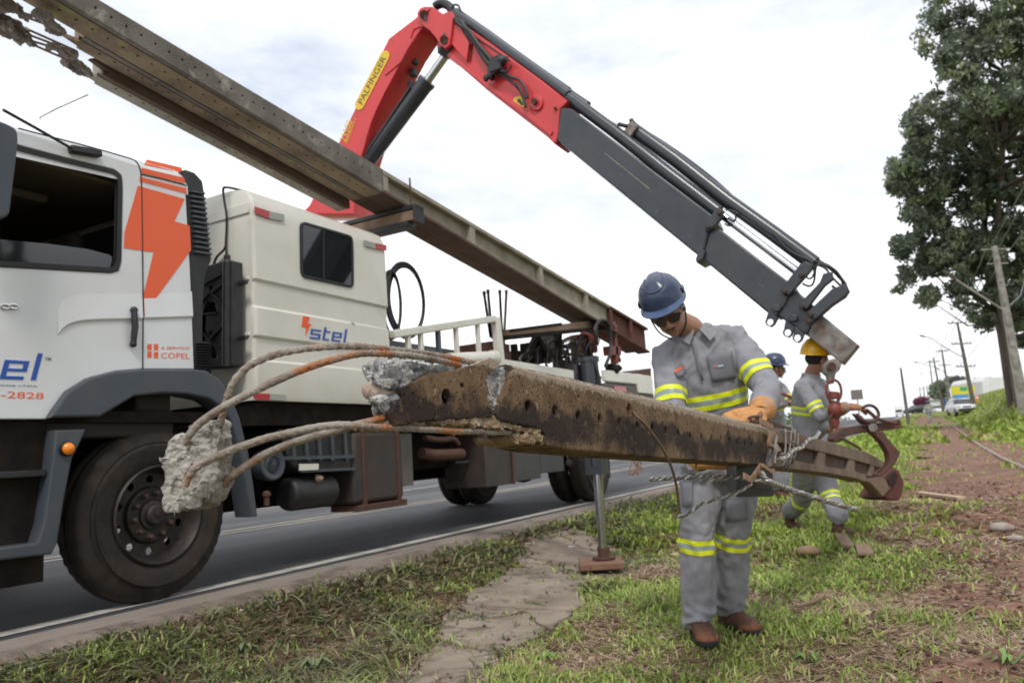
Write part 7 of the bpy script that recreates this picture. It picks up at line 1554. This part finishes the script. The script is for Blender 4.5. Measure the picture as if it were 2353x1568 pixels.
for k, (x0, y0, x1, y1) in enumerate(((430, 1060, 408, 830), (400, 1060, 372, 840), (455, 1060, 437, 820))):
    upole(('faint distant utility pole, rightmost of the three over the purple tree', 'faint distant utility pole, leftmost of the three over the purple tree', 'faint tallest distant pole between its two pale neighbours')[k], *o3b(x0, y0), *o3b(x1, y1), 210+25*k, .5, [(.8, 1.2)], 0, conc_pole)
# wires
wires = empty('overhead_wires', D(2300, 500, 30), 'thin overhead wires running from the light pole along the trees', 'wires')
mb = MB()
for a, b in (((2290, 575), (2540, 80)), ((2268, 580), (2530, 60)), ((2300, 600), (2560, 200)), ((2310, 585), (2540, 260)), ((2355, 640), (2320, 700))):
    A_, B_ = Vector(dep(*a, 33)), Vector(dep(*b, 22)); mb.tube([A_, A_.lerp(B_, .5)-Vector((0, 0, .25)), B_], .016, 5)
for (ax_, ay), (bx_, by), d0, d1 in (((2284, 572), o3b(690, 290), 33, 72), ((2262, 578), o3b(630, 320), 33, 72), ((2300, 590), o3b(735, 360), 33, 72), (o3b(690, 290), o3b(560, 520), 72, 98), (o3b(640, 330), o3b(480, 600), 72, 112), (o3b(760, 360), o3b(590, 520), 72, 98), (o3b(1000, 350), o3b(640, 700), 60, 110)):
    A_, B_ = Vector(dep(ax_, ay, d0)), Vector(dep(bx_, by, d1)); mb.tube([A_, A_.lerp(B_, .5)-Vector((0, 0, .5)), B_], .032, 4)
obj('cable', mb, mat('wire_grey', (.22, .22, .24), .6), wires, smooth=60)
# white car on the track
def car(label, c, fwd, s=1., paint=None, name='parked_car', grp=None, detail=True):
    c = Vector(c); f = Vector(fwd); f.z = 0; f.normalize(); r = f.cross(Vector((0, 0, 1))); e = empty(name, tuple(c), label, 'car', grp); W = lambda x, y, z: c+r*(x*s)+f*(y*s)+Vector((0, 0, z*s))
    secs = [(2.15, .78, .42, .72), (2.05, .86, .36, .92), (1.75, .90, .32, 1.02), (1.2, .91, .30, 1.06), (.9, .91, .30, 1.10), (-1.7, .91, .30, 1.12), (-2.05, .88, .36, 1.05), (-2.15, .80, .45, .9)]
    mb = MB(); vs = []
    for y, w, z0, z1_ in secs:
        for x, z in ((-w*.92, z0), (-w, (z0+z1_)*.45), (-w*.96, z1_-.06), (-w*.85, z1_), (w*.85, z1_), (w*.96, z1_-.06), (w, (z0+z1_)*.45), (w*.92, z0)): vs.append(W(x, y, z))
    n = 8; k = len(secs); mb.add(vs, [(i*n+j, (i+1)*n+j, (i+1)*n+(j+1) % n, i*n+(j+1) % n) for i in range(k-1) for j in range(n)]+[tuple(range(n)), tuple((k-1)*n+n-1-j for j in range(n))]); body = obj('body', mb, paint or white_paint, e, smooth=50)
    mb = MB(); vs = []
    for y, w, z in ((1.15, .80, 1.07), (.45, .66, 1.55), (-1.3, .65, 1.58), (-1.95, .74, 1.10)): vs += [W(-w, y, z), W(w, y, z)]
    lo_ = [W(-.84, 1.15, 1.04), W(.84, 1.15, 1.04), W(-.84, -1.95, 1.06), W(.84, -1.95, 1.06)]
    mb.add(vs+lo_, [(0, 1, 3, 2), (2, 3, 5, 4), (4, 5, 7, 6), (8, 0, 2), (8, 2, 4, 10), (10, 4, 6), (9, 3, 1), (9, 11, 5, 3), (11, 7, 5), (8, 9, 1, 0), (10, 6, 7, 11)]); obj('windows', mb, glass_dark, e, smooth=20)
    mb = MB(); mb.add([W(x, y, z) for x, y, z in ((-.67, .42, 1.56), (.67, .42, 1.56), (.66, -1.3, 1.60), (-.66, -1.3, 1.60), (-.60, .38, 1.63), (.60, .38, 1.63), (.58, -1.25, 1.65), (-.58, -1.25, 1.65))], [(0, 1, 5, 4), (1, 2, 6, 5), (2, 3, 7, 6), (3, 0, 4, 7), (4, 5, 6, 7), (3, 2, 1, 0)]); obj('roof', mb, paint or white_paint, e, smooth=50)
    for x in (-.80, .80):
        for y in (1.35, -1.35): mb = MB(); mb.tube([W(x-.11, y, .34), W(x+.11, y, .34)], .34*s, 20); wh = obj('wheel', mb, tyre_mat, e, smooth=40); mb = MB(); mb.tube([W(x-.12, y, .34), W(x+.12, y, .34)], .2*s, 14); obj('rim', mb, galv, wh, smooth=40)
    if detail:
        mb = MB(); mb.box(W(0, 2.14, .52), (1.5*s, .10*s, .22*s), (r, f, Vector((0, 0, 1)))); mb.box(W(0, 2.13, .78), (.7*s, .10*s, .12*s), (r, f, Vector((0, 0, 1)))); obj('grille', mb, black_plastic, e, bevel=.02)
        for x in (-.68, .68): mb = MB(); mb.box(W(x, 2.06, .84), (.34*s, .16*s, .10*s), (r, f, Vector((0, 0, 1)))); obj('headlight', mb, chrome, e, bevel=.02)
        for x in (-1, 1): mb = MB(); mb.box(W(x*1.0, .85, 1.12), (.2*s, .12*s, .14*s), (r, f, Vector((0, 0, 1)))); obj('wing_mirror', mb, paint or white_paint, e, bevel=.02)
    return e
q = dep(2212, 962, 72); cpos = (q[0], q[1]+2, Tz(q[0], q[1]+2)+.02)
car('white car facing us, parked on the red track beside the grass bank', cpos, cv(-.28, 0, 1), 1., white_paint)
q = dep(*o3b(920, 1005), 155); car('white car half hidden on the bank before the white building, nearer the billboard', (q[0], q[1], q[2]-.3), cv(-.5, 0, .5), 1., white_paint, detail=False)
q = dep(*o3b(1060, 985), 165); car('pale silver car low on the bank below the white building, right one', (q[0], q[1], q[2]-.4), cv(-.8, 0, .3), .95, mat('silver_paint', (.5, .52, .54), .3, .4), detail=False)
q = dep(*o3b(350, 1075), 130); car('dark far car on the crest beside the purple tree', (q[0], q[1], q[2]-.3), cv(-.9, 0, .3), 1., mat('dark_paint', (.03, .03, .035), .3), detail=False)
q = dep(*o3b(520, 1068), 120); car('small white far car between the distant poles and the blue gate', (q[0], q[1], q[2]-.5), cv(0, 0, 1), 1., white_paint, detail=False)
# white lorry on the crest
q = Vector(dep(*o3b(200, 1105), 270)); e = empty('box_lorry', tuple(q), 'small white lorry on the road crest left of the lone post', 'truck'); mb = MB(); mb.box(q+Vector((0, 0, 2.1)), (2.6, 6, 3.0)); obj('cargo_box', mb, white_paint, e, bevel=.05); mb = MB(); mb.box(q+Vector((0, -4, 1.5)), (2.4, 1.6, 2.2)); cbn = obj('cab', mb, white_paint, e, bevel=.15); mb = MB(); mb.box(q+Vector((0, -4.82, 1.9)), (2., .04, .8)); obj('windscreen', mb, glass_dark, cbn)
mb = MB(); [mb.tube([q+Vector((x-.15, y, .5)), q+Vector((x+.15, y, .5))], .5, 14) for x in (-1, 1) for y in (-3.6, 1.8)]; obj('wheels', mb, rubber, e)
# billboard
bd = 88.; e = empty('billboard', tuple(dep(*o3b(770, 1050), bd)), 'yellow billboard with green lettering and blue lower strip behind the poles', 'billboard')
BP = Plane(dep(*o3b(770, 900), bd), cv(1, 0, .15), (0, 0, 1))
def bb(name, pts, off, m, th=.1, par=None): mb = MB(); mb.plate([[BP.pix(*o3b(x, y), off) for x, y in pts]], BP.mtx(off-th/2), th); return obj(name, mb, m, par or e)
by = mat('board_yellow', (.62, .55, .02), .5); bg_ = mat('board_green', (.02, .32, .16), .5); bb_ = mat('board_blue', (.08, .25, .55), .5)
pn = bb('panel', [(662, 838), (868, 830), (868, 890), (810, 935), (670, 945)], 0, by, .2); bb('blue_strip', [(672, 912), (812, 905), (812, 938), (672, 946)], .02, bb_, .02, pn)
bb('green_patch', [(735, 842), (800, 840), (800, 875), (735, 876)], .02, bg_, .02, pn)
for x in (700, 790, 850): mb = MB(); a = BP.p3(*o3b(x, 930), -.2); mb.tube([a, Vector((a.x, a.y, Tz(a.x, a.y)-.3))], .14, 8); obj('support_post', mb, dark_pole, e)
# white building on the bank
wb = 96.; e = empty('white_building', tuple(dep(*o3b(1080, 980), wb)), 'plain white warehouse standing on the grassy bank at the right', 'building')
WP = Plane(dep(*o3b(1080, 900), wb), cv(1, 0, -.1), (0, 0, 1))
wall_w = mat('warehouse_wall', (.66, .66, .67), .8, 0, (.52, .51, .5), .4, .6)
mb = MB(); mb.plate([[WP.pix(*o3b(x, y)) for x, y in ((935, 790), (960, 755), (1010, 745), (1020, 758), (1195, 750), (1200, 760), (1400, 752), (1400, 1010), (950, 1010))]], WP.mtx(-3), 6); wl_ = obj('wall', mb, wall_w, e)
mb = MB(); a, b = WP.p3(*o3b(935, 945), .3), WP.p3(*o3b(1400, 940), .3); mb.bar(a, b, .5, .5); obj('dark_plinth', mb, dark_pole, e)
mb = MB(); a, b = WP.p3(*o3b(1010, 755), .05), WP.p3(*o3b(1010, 940), .05); [mb.bar(a+WP.a*k, b+WP.a*k, .12, .1, up=WP.n) for k in (0, 3.4, 6.8, 10.2)]; obj('wall_pilaster', mb, wall_w, wl_)
# low structures, gate, far trees, purple tree
q0 = lambda x, y, d: Vector(dep(*o3b(x, y), d))
e = empty('blue_gate', tuple(q0(620, 1060, 118)), 'small blue gate between far poles left of the billboard', 'gate'); mb = MB(); a = q0(622, 1030, 118); mb.box(a, (1.6, .2, 2.9)); obj('gate_leaf', mb, mat('gate_blue', (.03, .09, .2), .5), e); mb = MB(); [mb.box(a+Vector((x, -.12, 0)), (.12, .12, 3.1)) for x in (-.8, 0, .8)]; obj('gate_post', mb, conc_pole, e)
e = empty('shed', tuple(q0(560, 1060, 125)), 'long low whitewashed shed behind the row of poles', 'building'); mb = MB(); mb.box(q0(555, 1035, 125), (2.6, 3, 2.6)); mb.box(q0(745, 1000, 122), (3.6, 3, 1.9)); sh = obj('wall', mb, wall_w, e); mb = MB(); mb.box(q0(555, 1035, 125)+Vector((0, 0, 1.4)), (3, 3.4, .18)); mb.box(q0(745, 1000, 122)+Vector((0, 0, 1.05)), (4, 3.4, .18)); obj('roof', mb, conc_pole, e); mb = MB(); mb.box(q0(745, 1000, 122)+Vector((0, -1.52, 0)), (2.2, .1, 1.0)); obj('dark_opening', mb, dark_pole, sh)
for i, (x, y, d, w, h, cl_, lb) in enumerate(((560, 900, 135, 60, 95, EU, 'dark green tree mass behind the distant poles, left of the billboard'), (720, 800, 140, 95, 40, [(.10, .09, .085), (.13, .12, .11), (.07, .07, .06)], 'bare greyish tree showing above the yellow billboard'), (900, 850, 110, 45, 60, EU, 'dark green tree between the billboard and the white building'),
                                          (395, 985, 150, 48, 38, [(.20, .04, .09), (.12, .03, .06), (.24, .07, .12)], 'small purple flowering tree on the crest'))):
    rs = random.Random(i); cl = []; 
    for k in range(26): a = rs.uniform(0, 6.28); r_ = rs.random()**.6; p = q0(x+w*r_*math.cos(a), y+h*r_*math.sin(a), d+rs.uniform(-2, 2)); cl.append((*p, 1.1 if i < 3 else .8))
    b = q0(x, y+h+20, d); e = empty('far_tree', (b.x, b.y, Tz(b.x, b.y)), lb, 'tree'); mb = MB(); mb.tube([(b.x, b.y, Tz(b.x, b.y)-.3), q0(x, y, d), q0(x+w*.2, y-h*.6, d)], [.3, .2, .06], 7); obj('trunk', mb, bark, e); leaves('crown', cl, 120 if i != 1 else 50, .55, cl_, e, i)
# hedge line and scrub far left behind the road and right bank
hb = []; rs = random.Random(9)
for k in range(260): x = rs.uniform(-60, -18); hb.append((x, rs.uniform(70, 200), 2.2+rs.uniform(-.6, 1.2), 1.6))
leaves('distant_scrub', hb, 60, .8, EU, None, 3); tag(bpy.data.objects['distant_scrub'], 'low dark scrub line beyond the far side of the road', 'scrub', None, 'stuff')
# road sign far, cone, litter
e = empty('far_sign', tuple(dep(1968, 912, 70)), 'small far sign frame on a post left of the lone dark post', 'sign'); a = Vector(dep(1968, 906, 70)); mb = MB(); mb.box(a, (1.0, .06, .9)); obj('sign_panel', mb, galv, e); mb = MB(); mb.tube([a, (a.x, a.y, Tz(a.x, a.y)-.2)], .05, 8); obj('sign_post', mb, galv, e)
def cone(label, x, y, d, s=1.):
    b = Vector(dep(x, y, d)); b.z = Tz(b.x, b.y)+.03; e = empty('traffic_cone', tuple(b), label, 'traffic cone'); mb = MB(); mb.box(b+Vector((0, 0, .02)), (.42*s, .42*s, .04)); mb.lathe([(.04, .17*s), (.30*s, .12*s)], b, (0, 0, 1), 14); mb.lathe([(.48*s, .08*s), (.75*s, .03*s)], b, (0, 0, 1), 14, cap=True); obj('cone_body', mb, orange_vinyl, e); mb = MB(); mb.lathe([(.30*s, .12*s), (.48*s, .08*s)], b, (0, 0, 1), 14); obj('cone_band', mb, wall_w, e)
cone('orange and white traffic cone on grass right of the white car', 2252, 966, 80, 1.1)
def lying(name, pts, w, h, m, label, cat, d_up=.03):
    P = [Vector(onT(x, y)) for x, y in pts]; P = [Vector((p.x, p.y, Tz(p.x, p.y)+d_up)) for p in P]; mb = MB()
    if len(P) == 2: mb.bar(P[0], P[1], w, h)
    else: mb.tube(catmull(P, 4), w, 7)
    return obj(name, mb, m, None, label, cat, bevel=.003 if len(P) == 2 else 0)
lying('wood_scrap', [(1932, 1242), (1950, 1272)], .085, .025, wood, 'grey brown wood scrap under the yellow helmet worker\'s front boot', 'wood scrap', .05)
lying('wood_scrap', [(1982, 1264), (1990, 1286)], .10, .02, wood, 'second squarish wood scrap lying right of the boot', 'wood scrap', .04)
lying('plank', [(2113, 1142), (2210, 1156)], .09, .03, mat('pale_plank', (.50, .38, .26), .8, 0, (.30, .2, .12), 20, .7), 'pale narrow plank lying across edge of the dirt track', 'plank', .05)
lying('stick', [(1830, 1408), (1862, 1400), (1885, 1388), (1899, 1374)], .009, 0, wood, 'crooked brown stick on the grass right of the worker', 'stick', .035)
lying('stick', [(2205, 1213), (2245, 1210)], .02, 0, mat('pale_plank', (.5, .38, .26)), 'short pale stick on dirt track below the plank', 'stick', .04)
def stone(x, y, r, m, label, seed=0, cat='stone', fl=.45):
    q = onT(x, y); mb = MB(); mb.ball((q[0], q[1], Tz(q[0], q[1])+.02+r*fl*.4), (r, r*.75, r*fl), 14, 10); vs = np.array(mb.v); mb.v = [tuple(v_+(np.array(v_)-np.array((q[0], q[1], v_[2])))*.35*noise.noise(Vector(v_)*9+Vector((seed, 0, 0)))) for v_ in vs]; return obj('stone' if cat == 'stone' else cat.replace(' ', '_'), mb, m, None, label, cat, smooth=40)
stone(1860, 1278, .09, mat('tan_stone', (.26, .17, .11), .9, 0, (.18, .11, .07), 12, .7), 'flat tan stone in grass right of worker\'s knees')
stone(2300, 1222, .09, grit_mat, 'grey lump of concrete rubble on right of the dirt track', 3)
stone(2335, 1246, .06, grit_mat, 'small rubble lump near right edge of dirt track', 5)
stone(1308, 1262, .045, wall_w, 'white bottle cap like disc on the slab beside the jack', 6, 'litter', .12)
stone(1553, 1282, .04, mat('pale_plank', (.5, .38, .26)), 'cream paper scrap by the worker\'s left knee on the ground', 7, 'litter', .5)
stone(2322, 1243, .05, by, 'small yellow scrap on the red dirt track', 8, 'litter', .2)
# long rope lying over the track
P = [Vector(onT(x, y)) for x, y in ((2185, 975), (2215, 1000), (2245, 1022), (2290, 1050), (2352, 1080), (2420, 1110))]; mb = MB(); mb.tube(catmull([Vector((p.x, p.y, p.z+.05)) for p in P], 5), .018, 6); obj('cable', mb, mat('pale_rope', (.4, .36, .32), .8), None, 'long pale cable lying along right side of the dirt track', 'cable')
# lone broad leafed weeds near the camera
def weed(x, y, label, n=9, s=.07, m=None):
    q = onT(x, y); r = random.Random(int(x)); e = empty('weed', (q[0], q[1], q[2]), label, 'plant')
    for k in range(n):
        a = r.uniform(0, 6.28); L = s*r.uniform(.6, 1.3); d = Vector((math.cos(a), math.sin(a), 0)); p = Vector((-d.y, d.x, 0)); b = Vector(q)+d*.008; m1 = b+d*L*.5+Vector((0, 0, L*.55)); t = b+d*L+Vector((0, 0, L*.35)); mb = MB(); w = L*.10
        mb.add([b-p*w*.4, b+p*w*.4, m1+p*w, m1-p*w, t, m1+Vector((0, 0, -.003))], [(0, 1, 2, 5), (0, 5, 3), (5, 2, 4), (3, 5, 4)]); obj('leaf', mb, m, e, smooth=60)
lg = mat('weed_green', (.13, .24, .05), .5, 0, (.2, .3, .07), 20, .6); dg = mat('weed_dusty', (.16, .19, .09), .7, 0, (.09, .10, .05), 20, .6)
weed(560, 1500, 'dusty grass tuft with arching blades by lower left shoulder', 12, .09, dg)
weed(720, 1540, 'dusty grass tuft at lower edge below the truck wheel', 14, .10, dg)
weed(1250, 1520, 'green grass tuft at the lower edge beside the broken slab', 14, .07, lg)
weed(1860, 1520, 'green grass tuft right of the worker\'s boots', 12, .07, lg)
weed(2320, 1530, 'green leafy weed in the bottom right corner', 14, .08, lg)

# the eucalyptus row goes on along the verge, outside the frame but seen mirrored in the cab glass and shading the verge side
for i, (x, y) in enumerate(((9.5, -7), (11, -1.5), (10, 4.5), (15, 12), (9, -13))):
    rs = random.Random(40+i); e = empty('eucalyptus_tree', (x, y, .1), ('eucalyptus behind the photographer, second from the far end', 'eucalyptus in the middle of the row behind the photographer', 'eucalyptus right of the photographer at the near verge', 'eucalyptus farthest forward outside the right frame edge', 'eucalyptus at the very back end of the row')[i], 'tree', 'eucalyptus row behind the photographer'); P = catmull([(x, y, -.1), (x+.2, y+.1, 4), (x-.1, y+.3, 9), (x+.3, y, 14)], 4); mb = MB(); mb.tube(P, [.26*(1-.7*k/(len(P)-1)) for k in range(len(P))], 10); obj('trunk', mb, bark, e, smooth=60)
    cl = [(x+rs.gauss(0, 1.9), y+rs.gauss(0, 1.9), 5+9*rs.random()**.8, .85) for k in range(46)]; leaves('crown', cl, 130, .34, EU, e, 50+i)
